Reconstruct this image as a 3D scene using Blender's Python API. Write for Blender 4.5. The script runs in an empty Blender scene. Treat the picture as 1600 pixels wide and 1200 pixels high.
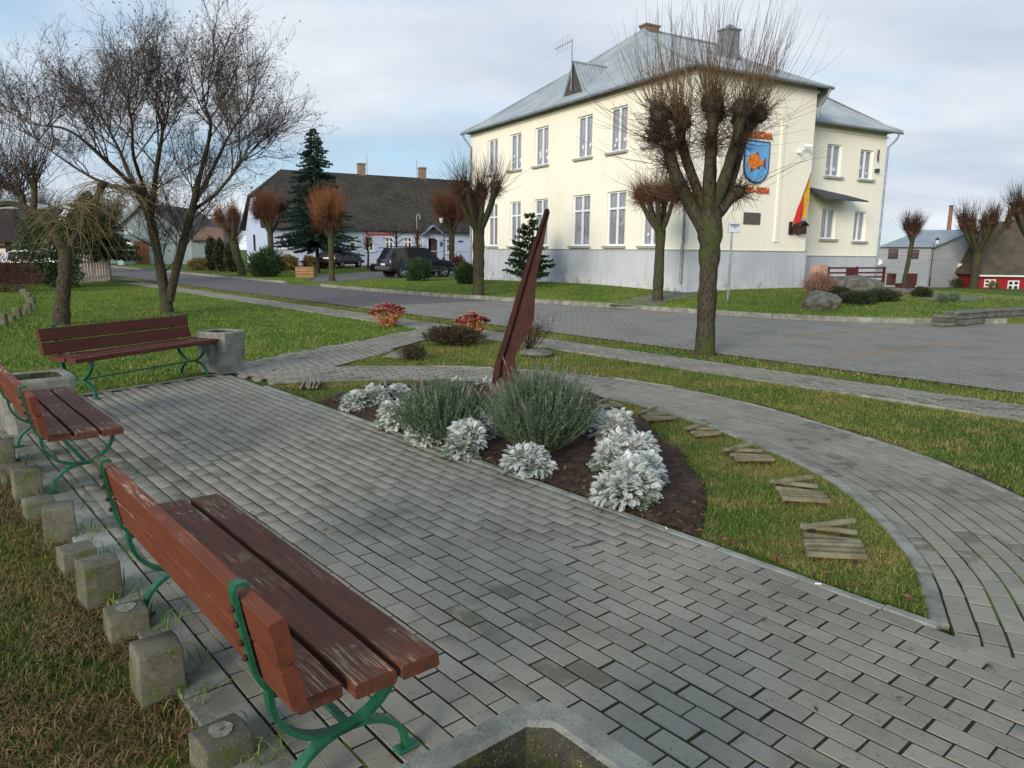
import bpy, bmesh, math, random
import numpy as np
from mathutils import Vector, Matrix
random.seed(7)
RNG = np.random.default_rng(7)
SC = bpy.context.scene
COL = SC.collection

# ------------------------------------------------------------------ camera
FPX, CAMH = 1150.0, 1.706
PITCH, ROLL = math.atan(207 / FPX), math.radians(0.64)
_f = np.array([0, math.cos(PITCH), -math.sin(PITCH)])
_r0 = np.array([1.0, 0, 0]); _u0 = np.cross(_r0, _f)
_r = math.cos(ROLL) * _r0 + math.sin(ROLL) * _u0
_u = -math.sin(ROLL) * _r0 + math.cos(ROLL) * _u0
cd = bpy.data.cameras.new('camera'); cam = bpy.data.objects.new('camera', cd); COL.objects.link(cam)
cd.sensor_width = 36; cd.lens = 36 * FPX / 1600; cd.clip_end = 3000; cd.clip_start = 0.05
cam.matrix_world = Matrix(((_r[0], _u[0], -_f[0], 0), (_r[1], _u[1], -_f[1], 0), (_r[2], _u[2], -_f[2], CAMH), (0, 0, 0, 1)))
SC.camera = cam

# ------------------------------------------------------------------ sky, sun, exposure
SUNV = Vector((-0.45, -0.82, 0.27)).normalized()
w = bpy.data.worlds.new('World'); SC.world = w; w.use_nodes = True
nt = w.node_tree; nt.nodes.clear(); N = nt.nodes.new; LK = nt.links.new
out = N('ShaderNodeOutputWorld'); bg = N('ShaderNodeBackground'); LK(bg.outputs[0], out.inputs[0])
sky = N('ShaderNodeTexSky'); sky.sky_type = 'NISHITA'; sky.sun_disc = False
sky.sun_elevation = math.asin(SUNV.z); sky.sun_rotation = math.atan2(SUNV.x, SUNV.y)
sky.air_density = 1.0; sky.dust_density = 0.6; sky.ozone_density = 1.5
bg.inputs[1].default_value = 0.10
tc = N('ShaderNodeTexCoord'); sp = N('ShaderNodeSeparateXYZ'); LK(tc.outputs['Generated'], sp.inputs[0])
def mth(op, a, b=None, c=None):
    n = N('ShaderNodeMath'); n.operation = op
    for i, v in enumerate((a, b, c)):
        if v is None: continue
        if isinstance(v, (int, float)): n.inputs[i].default_value = v
        else: LK(v, n.inputs[i])
    return n.outputs[0]
zc = mth('ADD', mth('MAXIMUM', sp.outputs[2], 0.0), 0.16)
cmb = N('ShaderNodeCombineXYZ'); LK(mth('DIVIDE', sp.outputs[0], zc), cmb.inputs[0]); LK(mth('DIVIDE', sp.outputs[1], zc), cmb.inputs[1])
n1 = N('ShaderNodeTexNoise'); n1.inputs['Scale'].default_value = 0.62; n1.inputs['Detail'].default_value = 9; n1.inputs['Roughness'].default_value = 0.52; n1.inputs['Distortion'].default_value = 0.35
mp = N('ShaderNodeMapping'); mp.inputs['Location'].default_value = (8.3, 2.9, 1.4); mp.inputs['Scale'].default_value = (0.8, 1.1, 1); LK(cmb.outputs[0], mp.inputs[0]); LK(mp.outputs[0], n1.inputs['Vector'])
r1 = N('ShaderNodeValToRGB'); r1.color_ramp.elements[0].position = 0.34; r1.color_ramp.elements[1].position = 0.54; LK(n1.outputs[0], r1.inputs[0])
n2 = N('ShaderNodeTexNoise'); n2.inputs['Scale'].default_value = 0.8; n2.inputs['Detail'].default_value = 7; LK(mp.outputs[0], n2.inputs['Vector'])
r2 = N('ShaderNodeValToRGB'); r2.color_ramp.elements[0].position = 0.34; r2.color_ramp.elements[1].position = 0.66
r2.color_ramp.elements[0].color = (3.6, 4.25, 5.1, 1); r2.color_ramp.elements[1].color = (6.3, 6.6, 6.95, 1); LK(n2.outputs[0], r2.inputs[0])
mxs = N('ShaderNodeMix'); mxs.data_type = 'RGBA'
boost = N('ShaderNodeMix'); boost.data_type = 'RGBA'; boost.blend_type = 'MIX'; boost.inputs[0].default_value = 0.6
LK(sky.outputs[0], boost.inputs[6]); boost.inputs[7].default_value = (2.9, 4.7, 6.6, 1)
LK(r1.outputs[0], mxs.inputs[0]); LK(boost.outputs[2], mxs.inputs[6]); LK(r2.outputs[0], mxs.inputs[7])
LK(mxs.outputs[2], bg.inputs[0])
sd = bpy.data.lights.new('sun', 'SUN'); sun = bpy.data.objects.new('sun', sd); COL.objects.link(sun)
sd.energy = 2.1; sd.angle = math.radians(20); sd.color = (1, 0.92, 0.80)
sun.rotation_euler = (-SUNV).to_track_quat('-Z', 'Y').to_euler(); sun.location = (0, 0, 30)
SC.view_settings.view_transform = 'Standard'; SC.view_settings.look = 'None'; SC.view_settings.exposure = 0.55; SC.view_settings.gamma = 1
SC.view_settings.use_curve_mapping = False
SC.render.engine = 'CYCLES'

# ------------------------------------------------------------------ layout helpers
def ray(x, y): return _f + (x - 800) / FPX * _r - (y - 600) / FPX * _u
def G(x, y, z=0.0):
    d = ray(x, y); t = (z - CAMH) / d[2]; return Vector((d[0] * t, d[1] * t, z))
def AT(x, y, Y):
    d = ray(x, y); t = Y / d[1]; return Vector((d[0] * t, Y, CAMH + d[2] * t))
ANG = math.radians(-49.3)                       # paving courses
BV = np.array([-math.cos(ANG), -math.sin(ANG)]) # along courses, away from the camera
AV = np.array([-math.sin(ANG), math.cos(ANG)])  # across, towards the road
def SA(s, a): return s * BV + a * AV
def toSA(x, y): p = np.array([x, y]); return float(p @ BV), float(p @ AV)
def sstep(x): x = min(1, max(0, x)); return x * x * (3 - 2 * x)
KERB = [(-60, 70), (-10, 33), (2.0, 26.5), (5.5, 23.3), (7.3, 20.6), (8.2, 19.6), (9.3, 18.9), (10.7, 18.3), (14.6, 17.75), (18.0, 17.1), (20, 16.7), (23, 16.0), (27, 15.75), (200, 15.75)]
def kerb_a(s):
    for (s0, a0), (s1, a1) in zip(KERB, KERB[1:]):
        if s <= s1: return a0 + (a1 - a0) * (s - s0) / (s1 - s0)
    return 15.75
def LZ(x, y):
    s, a = toSA(x, y); d = a - kerb_a(s)
    z = 0.10 + 0.27 * sstep(d / 9) * sstep((x + 4) / 9) * (1 - sstep((x - 15) / 8))
    z += 0.28 * sstep((y - 46) / 14) * sstep((x + 26) / 10) * (1 - sstep((x + 2) / 6))
    return z - 1.75 * min(max((y - 28) / 52, 0), 1.15) * sstep((x - 13) / 10)
def G2(x, y):                                   # where a sight line meets the far lawn
    d = ray(x, y); t = 12.0
    while t < 160:
        px_, py_, pz_ = d[0] * t, d[1] * t, CAMH + d[2] * t
        if pz_ <= LZ(px_, py_): break
        t += 0.05
    return Vector((px_, py_, LZ(px_, py_)))
def hm(x, y0, y1, p):          # height in metres between two pixel rows at a point's distance
    return (y1 - y0) / FPX * (p.y / math.cos(PITCH) * 0.985)

# ------------------------------------------------------------------ materials
def S(r, g, b): 
    f = lambda c: (c / 255 / 12.92) if c <= 10 else ((c / 255 + 0.055) / 1.055) ** 2.4
    return (f(r), f(g), f(b), 1)
def rgb(c): return (c[0], c[1], c[2], 1)
class NT:
    def __init__(s, name):
        s.m = bpy.data.materials.new(name); s.m.use_nodes = True; s.t = s.m.node_tree
        s.b = s.t.nodes['Principled BSDF']; s.o = s.t.nodes['Material Output']
    def n(s, typ, **kw):
        x = s.t.nodes.new(typ)
        for k, v in kw.items(): setattr(x, k, v)
        return x
    def l(s, a, b): s.t.links.new(a, b)
    def val(s, sock, v):
        if isinstance(v, (int, float)): sock.default_value = v
        elif isinstance(v, (tuple, list)): sock.default_value = v
        else: s.l(v, sock)
    def math(s, op, a, b=0.0, clamp=False):
        x = s.n('ShaderNodeMath', operation=op, use_clamp=clamp); s.val(x.inputs[0], a); s.val(x.inputs[1], b); return x.outputs[0]
    def mix(s, f, a, b, blend='MIX'):
        x = s.n('ShaderNodeMix', data_type='RGBA', blend_type=blend); s.val(x.inputs[0], f); s.val(x.inputs[6], a); s.val(x.inputs[7], b); return x.outputs[2]
    def coord(s, kind='pos', scale=(1, 1, 1)):
        if kind == 'pos': o = s.n('ShaderNodeNewGeometry').outputs['Position']
        else: o = s.n('ShaderNodeTexCoord').outputs['Object']
        if scale != (1, 1, 1):
            m = s.n('ShaderNodeMapping'); m.inputs['Scale'].default_value = scale; s.l(o, m.inputs[0]); o = m.outputs[0]
        return o
    def noise(s, vec, scale, detail=5, rough=0.6):
        x = s.n('ShaderNodeTexNoise'); x.inputs['Scale'].default_value = scale; x.inputs['Detail'].default_value = detail; x.inputs['Roughness'].default_value = rough
        s.l(vec, x.inputs['Vector']); return x.outputs[0]
    def ramp(s, f, p0, p1):
        x = s.n('ShaderNodeMapRange', interpolation_type='SMOOTHSTEP'); s.l(f, x.inputs[0]); x.inputs[1].default_value = p0; x.inputs[2].default_value = p1; return x.outputs[0]
    def rnd(s):
        g = s.n('ShaderNodeNewGeometry'); o = s.n('ShaderNodeObjectInfo')
        return s.math('FRACT', s.math('ADD', g.outputs['Random Per Island'], o.outputs['Random']))
    def bump(s, h, strength=0.3, dist=0.01):
        x = s.n('ShaderNodeBump'); x.inputs['Strength'].default_value = strength; x.inputs['Distance'].default_value = dist; s.l(h, x.inputs['Height']); s.l(x.outputs[0], s.b.inputs['Normal'])
    def done(s, col, rough=0.8, metal=0.0, spec=0.3):
        s.val(s.b.inputs['Base Color'], col); s.val(s.b.inputs['Roughness'], rough); s.b.inputs['Metallic'].default_value = metal; s.b.inputs['Specular IOR Level'].default_value = spec
        return s.m
def simple(name, c1, c2=None, scale=6, rough=0.8, metal=0, spec=0.3, island=0.0, bump=0.0, bscale=40, coord='pos', cs=(1, 1, 1), p=(0.35, 0.65)):
    m = NT(name); v = m.coord(coord, cs)
    col = m.mix(m.ramp(m.noise(v, scale), *p), c1, c2) if c2 else c1
    if island:
        k = m.math('ADD', m.math('MULTIPLY', m.rnd(), 2 * island), 1 - island)
        x = m.n('ShaderNodeHueSaturation'); m.val(x.inputs['Color'], col); m.l(k, x.inputs['Value']); col = x.outputs[0]
    if bump: m.bump(m.noise(v, bscale, 6), bump)
    return m.done(col, rough, metal, spec)
M = {}
def paver_mat(name, base, dark, moss, var=0.22, wetat=0.72):
    m = NT(name); v = m.coord()
    r = m.rnd()
    k = m.math('ADD', m.math('MULTIPLY', r, var), 1 - var * 0.5)
    big = m.ramp(m.noise(v, 0.9, 5), 0.44, 0.72)
    col = m.mix(m.math('MULTIPLY', big, 0.6), base, dark)
    col = m.mix(m.math('MULTIPLY', m.ramp(m.noise(v, 9, 6, 0.7), 0.50, 0.75), 0.5), col, dark)
    wet = m.ramp(r, wetat, wetat + .03)                      # a few darker, damp pavers
    col = m.mix(m.math('MULTIPLY', m.math('MULTIPLY', wet, m.ramp(m.noise(v, 0.55, 3), 0.50, 0.58)), m.math('MULTIPLY', m.ramp(m.noise(v, 7, 4), 0.30, 0.55), .75)), col, S(84, 81, 68))
    col = m.mix(m.math('MULTIPLY', m.ramp(m.noise(v, 2.1, 4), 0.55, 0.75), 0.35), col, moss)
    x = m.n('ShaderNodeHueSaturation'); m.val(x.inputs['Color'], col); m.l(k, x.inputs['Value'])
    sp_ = m.noise(v, 260, 3, 0.8)
    col = m.mix(m.math('MULTIPLY', m.ramp(sp_, 0.3, 0.75), 0.30), x.outputs[0], dark)
    col = m.mix(m.math('MULTIPLY', m.ramp(m.noise(v, 48, 3, .6), 0.62, 0.68), 0.45), col, S(78, 74, 64))
    col = m.mix(m.math('MULTIPLY', m.ramp(m.noise(v, 120, 2, .6), 0.66, 0.72), 0.4), col, S(186, 182, 170))
    m.bump(sp_, 0.35, 0.003)
    return m.done(col, 0.9, 0, 0.15)
M['paver'] = paver_mat('paver_concrete', S(150, 144, 131), S(112, 106, 94), S(102, 98, 74), 0.26)
M['paver_road'] = paver_mat('road_paver_concrete', S(140, 136, 128), S(112, 108, 101), S(104, 102, 90), 0.10, 0.99)
M['paver_red'] = paver_mat('ochre_paver', S(150, 128, 104), S(116, 104, 92), S(112, 108, 90), 0.12, 0.99)
M['joint'] = simple('mossy_joint', S(46, 47, 22), S(32, 29, 23), 2.5, 0.95, bump=0.5, bscale=120)
M['moss'] = simple('moss', S(66, 92, 30), S(84, 100, 40), 30, 0.95, bump=0.6, bscale=200)
M['kerb'] = simple('kerb_concrete', S(150, 148, 138), S(118, 116, 104), 5, 0.9, island=0.12, bump=0.35, bscale=90)
M['asphalt'] = simple('asphalt', S(112, 101, 99), S(98, 89, 88), 1.5, 0.85, bump=0.3, bscale=150)
M['asphalt2'] = simple('path_asphalt', S(118, 114, 108), S(98, 94, 88), 2, 0.85, bump=0.3, bscale=150)
def ground_mat():
    m = NT('lawn_ground'); v = m.coord()
    g = m.mix(m.ramp(m.noise(v, 0.5, 5), 0.38, 0.62), S(78, 100, 40), S(112, 116, 52))
    g = m.mix(m.math('MULTIPLY', m.ramp(m.noise(v, 22, 5, 0.75), 0.36, 0.7), 0.75), g, S(56, 74, 26))
    g = m.mix(m.math('MULTIPLY', m.ramp(m.noise(v, 1.7, 6), 0.58, 0.74), 0.6), g, S(104, 88, 52))
    m.bump(m.noise(v, 60, 6, 0.8), 0.9, 0.02)
    return m.done(g, 0.95, 0, 0.1)
M['lawn'] = ground_mat()
M['soil'] = simple('dark_soil', S(84, 68, 58), S(62, 50, 43), 14, 0.95, bump=0.9, bscale=55, spec=0.1)
def grass_mat(name, a, b, c):
    m = NT(name); v = m.coord(); r = m.rnd()
    col = m.mix(m.ramp(m.noise(v, 0.55, 4), 0.40, 0.62), a, b)
    col = m.mix(m.math('MULTIPLY', m.ramp(m.noise(v, 1.9, 5), 0.47, 0.66), 0.85), col, c)
    col = m.mix(m.math('MULTIPLY', m.ramp(r, 0.74, 0.92), .7), col, c)
    x = m.n('ShaderNodeHueSaturation'); m.val(x.inputs['Color'], col); m.l(m.math('ADD', m.math('MULTIPLY', r, 0.5), 0.72), x.inputs['Value'])
    return m.done(x.outputs[0], 0.7, 0, 0.15)
M['grass_green'] = grass_mat('grass_green', S(82, 122, 46), S(112, 138, 58), S(142, 142, 72))
M['grass_yellow'] = grass_mat('grass_yellowish', S(90, 116, 46), S(126, 134, 62), S(158, 142, 84))
M['grass_dry'] = grass_mat('grass_dry', S(98, 104, 52), S(128, 112, 72), S(136, 108, 72))
def wood_mat(name, paint, paint2, bare, amt, grain=1.0):
    m = NT(name); v = m.coord('obj', (1.2, 14, 14)); vv = m.coord('obj', (1.7, 44, 44)); v0 = m.coord('obj')
    col = m.mix(m.ramp(m.noise(v, 2.2, 5), 0.3, 0.7), paint, paint2)
    big = m.ramp(m.noise(v0, 2.2, 4), 0.44, 0.62)
    flake = m.ramp(m.noise(vv, 3.2, 7, 0.72), 0.50, 0.60)
    geo = m.n('ShaderNodeNewGeometry'); sx = m.n('ShaderNodeSeparateXYZ'); m.l(geo.outputs['Normal'], sx.inputs[0])
    up = m.ramp(sx.outputs[2], 0.3, 0.8)
    f = m.math('MULTIPLY', m.math('MULTIPLY', m.math('MULTIPLY', flake, big), m.math('ADD', m.math('MULTIPLY', up, 0.9), 0.1)), amt, True)
    col = m.mix(f, col, bare)
    crack = m.ramp(m.noise(m.coord('obj', (1.0, 60, 60)), 1.5, 4, 0.6), 0.60, 0.66)
    col = m.mix(m.math('MULTIPLY', crack, 0.55 * grain), col, S(44, 22, 18))
    m.bump(m.noise(vv, 3.2, 7, 0.72), 0.5, 0.004)
    return m.done(col, 0.65, 0, 0.22)
M['wood_seat'] = wood_mat('weathered_red_seat_wood', S(108, 58, 40), S(84, 56, 44), S(172, 154, 124), 1.0)
M['wood_back'] = wood_mat('orange_brown_back_wood', S(116, 62, 42), S(98, 53, 38), S(196, 172, 138), 0.85, 0.4)
M['wood_dark'] = wood_mat('dark_red_brown_wood', S(98, 51, 38), S(82, 44, 34), S(150, 130, 110), 0.4, 0.5)
M['iron'] = simple('green_painted_iron', S(22, 84, 60), S(38, 104, 76), 18, 0.45, spec=0.5, bump=0.15, bscale=90)
M['rivet'] = simple('bolt_steel', S(170, 140, 130), S(120, 70, 55), 40, 0.5, metal=0.5)
def concrete_mat(name, c1, c2, mossamt, dark):
    m = NT(name); v = m.coord()
    col = m.mix(m.ramp(m.noise(v, 6, 6), 0.35, 0.65), c1, c2)
    geo = m.n('ShaderNodeNewGeometry'); sx = m.n('ShaderNodeSeparateXYZ'); m.l(geo.outputs['Normal'], sx.inputs[0])
    side = m.math('SUBTRACT', 1.0, m.ramp(sx.outputs[2], 0.3, 0.85))
    blot = m.ramp(m.noise(v, 4.5, 6, 0.7), 0.48, 0.68)
    col = m.mix(m.math('MULTIPLY', blot, 0.65), col, dark)
    mo = m.math('MULTIPLY', m.math('MULTIPLY', side, m.ramp(m.noise(v, 11, 7, 0.75), 0.46, 0.66)), mossamt)
    col = m.mix(mo, col, S(92, 104, 44))
    li = m.math('MULTIPLY', m.ramp(m.noise(v, 75, 3), 0.66, 0.70), side)
    col = m.mix(m.math('MULTIPLY', li, mossamt), col, S(168, 172, 120))
    fine = m.noise(v, 170, 4, 0.8)
    col = m.mix(m.math('MULTIPLY', m.ramp(fine, 0.35, 0.7), 0.3), col, dark)
    col = m.mix(m.math('MULTIPLY', m.ramp(m.noise(v, 95, 2, .6), 0.60, 0.66), 0.5), col, dark); col = m.mix(m.math('MULTIPLY', m.ramp(m.noise(v, 140, 2, .6), 0.63, 0.70), 0.4), col, S(186, 184, 174))
    m.bump(fine, 0.7, 0.004)
    return m.done(col, 0.95, 0, 0.12)
M['block'] = concrete_mat('mossy_block_concrete', S(128, 124, 108), S(102, 99, 86), 1.0, S(70, 66, 54))
M['planter'] = concrete_mat('planter_concrete', S(154, 154, 144), S(126, 126, 118), 0.30, S(88, 86, 80))
M['chalk'] = simple('white_paint_mark', S(154, 150, 137), S(128, 124, 109), 55, 0.95, p=(.42, .58))
def rust_mat():
    m = NT('rusted_steel'); v = m.coord()
    col = m.mix(m.ramp(m.noise(v, 5, 6, 0.7), 0.35, 0.68), S(80, 47, 37), S(56, 36, 31))
    col = m.mix(m.math('MULTIPLY', m.ramp(m.noise(v, 30, 5, 0.7), 0.5, 0.75), 0.4), col, S(104, 62, 44))
    st = m.noise(m.coord('pos', (14, 14, 1.0)), 2, 5)
    col = m.mix(m.math('MULTIPLY', m.ramp(st, 0.5, 0.7), 0.4), col, S(52, 32, 28))
    m.bump(m.noise(v, 120, 4, 0.7), 0.25, 0.004)
    return m.done(col, 0.75, 0.1, 0.25)
M['rust'] = rust_mat()
M['slat'] = simple('grey_weathered_slat', S(136, 130, 104), S(108, 102, 80), 9, 0.85, island=0.15, bump=0.4, bscale=80, cs=(1, 1, 1))
M['slat_base'] = simple('reddish_slat_base', S(84, 54, 40), S(58, 42, 34), 12, 0.85)
def bark_mat(name, c1, c2, lich, lam, moss=0.0):
    m = NT(name); v = m.coord('pos', (1, 1, 0.35))
    h = m.noise(v, 26, 7, 0.75)
    col = m.mix(m.ramp(h, 0.36, 0.64), c2, c1)
    v1 = m.coord()
    col = m.mix(m.math('MULTIPLY', m.ramp(m.noise(v1, 2.6, 5), 0.46, 0.66), moss), col, S(74, 80, 42))
    col = m.mix(m.math('MULTIPLY', m.ramp(m.noise(v1, 34, 4, 0.7), 0.60, 0.68), lam), col, lich)
    m.bump(h, 0.9, 0.03)
    return m.done(col, 0.9, 0, 0.15)
M['bark'] = bark_mat('pollard_bark', S(88, 82, 66), S(48, 44, 36), S(140, 140, 118), 0.6, 0.85)
M['bark_dark'] = bark_mat('dark_bark', S(84, 76, 62), S(48, 42, 36), S(150, 150, 136), 0.45, 0.4)
M['bark_grey'] = bark_mat('grey_lichen_bark', S(88, 80, 64), S(52, 46, 37), S(150, 146, 110), 0.6, 0.4)
M['twig'] = simple('olive_brown_twig', S(124, 100, 68), S(102, 78, 54), 3, 0.7, island=0.3)
M['twig_dark'] = simple('dark_red_brown_twig', S(60, 44, 35), S(84, 60, 44), 4, 0.75, island=0.3)
M['twig_red'] = simple('red_brown_twig', S(112, 72, 52), S(90, 58, 44), 2, 0.75, island=0.3)
M['twig_orange'] = simple('ochre_twig', S(142, 96, 58), S(116, 74, 46), 2, 0.75, island=0.3)
M['twig_grey'] = simple('grey_brown_twig', S(88, 77, 68), S(68, 59, 52), 2, 0.8, island=0.25)
M['twig_pale'] = simple('pale_drooping_twig', S(140, 124, 86), S(108, 94, 64), 2, 0.8, island=0.25)
M['needle'] = simple('spruce_needle', S(62, 82, 70), S(42, 62, 54), 2.5, 0.7, island=0.3)
M['needle_pine'] = simple('pine_needle', S(62, 84, 50), S(46, 66, 42), 3, 0.7, island=0.3)
M['bush_dark'] = simple('dark_bush_leaf', S(42, 62, 36), S(58, 80, 40), 3, 0.75, island=0.3)
M['bush_thuja'] = simple('thuja_leaf', S(60, 68, 40), S(46, 56, 34), 3, 0.8, island=0.3)
M['bush_yellow'] = simple('ochre_bush_leaf', S(128, 100, 50), S(104, 88, 44), 3, 0.8, island=0.3)
M['bush_red'] = simple('dark_red_bush_leaf', S(92, 56, 48), S(72, 46, 40), 3, 0.8, island=0.3)
M['bush_brown'] = simple('brown_heather', S(78, 66, 48), S(60, 54, 40), 4, 0.85, island=0.3)
M['lavender'] = simple('lavender_leaf', S(104, 120, 94), S(80, 98, 72), 5, 0.8, island=0.3)
M['lav_flower'] = simple('dried_lavender_flower', S(150, 136, 130), S(120, 104, 110), 30, 0.85, island=0.2)
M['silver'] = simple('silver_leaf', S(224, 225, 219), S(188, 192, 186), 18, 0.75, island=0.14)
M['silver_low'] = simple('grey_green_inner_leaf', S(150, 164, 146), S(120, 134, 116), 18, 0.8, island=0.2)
M['sedum_head'] = simple('dark_red_sedum_head', S(128, 34, 48), S(96, 30, 40), 20, 0.8, island=0.25)
M['sedum_stem'] = simple('ochre_sedum_leaf', S(190, 140, 76), S(170, 112, 82), 8, 0.8, island=0.3)
M['leaf_fallen'] = simple('fallen_brown_leaf', S(122, 82, 56), S(90, 62, 44), 12, 0.8, island=0.35)
M['stone'] = concrete_mat('granite_boulder', S(128, 126, 116), S(96, 94, 88), 0.35, S(70, 68, 64))
M['stonewall'] = simple('low_wall_stone', S(116, 112, 104), S(92, 90, 82), 6, 0.9, island=0.15, bump=0.5, bscale=40)

# ------------------------------------------------------------------ mesh helpers
def tag(o, label=None, cat=None, group=None, kind=None):
    if label: o['label'] = label
    if cat: o['category'] = cat
    if group: o['group'] = group
    if kind: o['kind'] = kind
    return o
def empty(name, loc=(0, 0, 0), rz=0.0, label=None, cat=None, group=None):
    o = bpy.data.objects.new(name, None); COL.objects.link(o); o.location = loc; o.rotation_euler = (0, 0, rz); o.empty_display_size = 0.1
    return tag(o, label, cat, group)
def link(name, me, mat, parent=None, smooth=False, loc=None, rz=None):
    if mat is not None and not me.materials: me.materials.append(M[mat] if isinstance(mat, str) else mat)
    if smooth: me.polygons.foreach_set('use_smooth', [True] * len(me.polygons))
    o = bpy.data.objects.new(name, me); COL.objects.link(o)
    if parent: o.parent = parent
    if loc is not None: o.location = loc
    if rz is not None: o.rotation_euler = (0, 0, rz)
    return o
def np_mesh(name, V, quads=None, tris=None):
    me = bpy.data.meshes.new(name); V = np.asarray(V, np.float32).reshape(-1, 3)
    nq = 0 if quads is None else len(quads); ntr = 0 if tris is None else len(tris)
    me.vertices.add(len(V)); me.vertices.foreach_set('co', V.ravel())
    li = []; ls = []; lt = []
    st = 0
    if nq: li.append(np.asarray(quads, np.int32).ravel()); ls.append(np.arange(nq) * 4); lt.append(np.full(nq, 4)); st = nq * 4
    if ntr: li.append(np.asarray(tris, np.int32).ravel()); ls.append(st + np.arange(ntr) * 3); lt.append(np.full(ntr, 3))
    li = np.concatenate(li); ls = np.concatenate(ls).astype(np.int32)
    me.loops.add(len(li)); me.loops.foreach_set('vertex_index', li)
    me.polygons.add(nq + ntr); me.polygons.foreach_set('loop_start', ls)
    me.update(calc_edges=True); me.validate()
    return me
class MB:
    def __init__(s): s.v = []; s.f = []
    def add(s, V, F):
        o = len(s.v); s.v += [tuple(map(float, p)) for p in V]; s.f += [tuple(i + o for i in f) for f in F]; return s
    def box(s, c, d, rz=0.0, bev=0.0, M4=None):
        x, y, z = d[0] / 2, d[1] / 2, d[2] / 2; ca, sa = math.cos(rz), math.sin(rz)
        if bev > 0:
            b = min(bev, x * .9, y * .9, z * .9); V = []
            for sz in (-1, 1):
                for (ix, iy, iz) in ((x - b, y - b, z), (x, y, z - b)) if sz > 0 else ((x, y, z - b), (x - b, y - b, z)):
                    V += [(-ix, -iy, sz * iz), (ix, -iy, sz * iz), (ix, iy, sz * iz), (-ix, iy, sz * iz)]
            # order rings bottom->top
            rings = [V[4:8], V[0:4], V[12:16], V[8:12]]
            V = [p for r_ in rings for p in r_]
            F = [(3, 2, 1, 0), (12, 13, 14, 15)]
            for k in range(3):
                for i in range(4):
                    j = (i + 1) % 4; F.append((k * 4 + i, k * 4 + j, k * 4 + 4 + j, k * 4 + 4 + i))
        else:
            V = [(-x, -y, -z), (x, -y, -z), (x, y, -z), (-x, y, -z), (-x, -y, z), (x, -y, z), (x, y, z), (-x, y, z)]
            F = [(3, 2, 1, 0), (4, 5, 6, 7), (0, 1, 5, 4), (1, 2, 6, 5), (2, 3, 7, 6), (3, 0, 4, 7)]
        if M4 is not None: V = [tuple(M4 @ Vector(p)) for p in V]
        V = [(c[0] + p[0] * ca - p[1] * sa, c[1] + p[0] * sa + p[1] * ca, c[2] + p[2]) for p in V]
        return s.add(V, F)
    def prism(s, poly, z0, z1):
        n = len(poly); V = [(p[0], p[1], z0) for p in poly] + [(p[0], p[1], z1) for p in poly]
        return s.add(V, [tuple(range(n - 1, -1, -1)), tuple(range(n, 2 * n))] + [(i, (i + 1) % n, n + (i + 1) % n, n + i) for i in range(n)])
    def quad(s, *p): return s.add(p, [tuple(range(len(p)))])
    def slab(s, poly3, d):          # extrude a 3-D polygon by vector d
        n = len(poly3); d = Vector(d); A = [Vector(p) for p in poly3]; B = [p + d for p in A]
        return s.add(A + B, [tuple(range(n - 1, -1, -1)), tuple(range(n, 2 * n))] + [(i, (i + 1) % n, n + (i + 1) % n, n + i) for i in range(n)])
    def tube(s, pts, rad, sides=8, cap=True):
        P = np.array([[tuple(p) for p in pts]], float); R = np.array([[rad] * len(pts) if isinstance(rad, (int, float)) else rad], float)
        V, Q = tubes_np(P, R, sides); F = [tuple(q) for q in Q]; n = len(pts)
        if cap: F += [tuple(range(sides - 1, -1, -1)), tuple(range((n - 1) * sides, n * sides))]
        return s.add(V, F)
    def blob(s, c, r, seed=0, amp=0.2, sub=2, freq=1.3):
        bm = bmesh.new(); bmesh.ops.create_icosphere(bm, subdivisions=sub, radius=1)
        from mathutils import noise as nz
        V = []
        for v in bm.verts:
            k = 1 + amp * nz.noise(v.co * freq + Vector((seed * 7.3, seed * 3.1, seed))) + amp * .5 * nz.noise(v.co * freq * 2.6 + Vector((seed, 5, 2)))
            V.append((c[0] + v.co.x * k * r[0], c[1] + v.co.y * k * r[1], c[2] + v.co.z * k * r[2]))
        F = [tuple(v.index for v in f.verts) for f in bm.faces]; bm.free(); return s.add(V, F)
    def mesh(s, name, off=(0, 0, 0)):
        me = bpy.data.meshes.new(name); me.from_pydata([(p[0] - off[0], p[1] - off[1], p[2] - off[2]) for p in s.v], [], s.f); me.update(); return me
    def build(s, name, mat, parent=None, smooth=False, off=None):
        if off is None: off = parent['_o'] if parent is not None and '_o' in parent else (0, 0, 0)
        return link(name, s.mesh(name, off), mat, parent, smooth)
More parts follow.
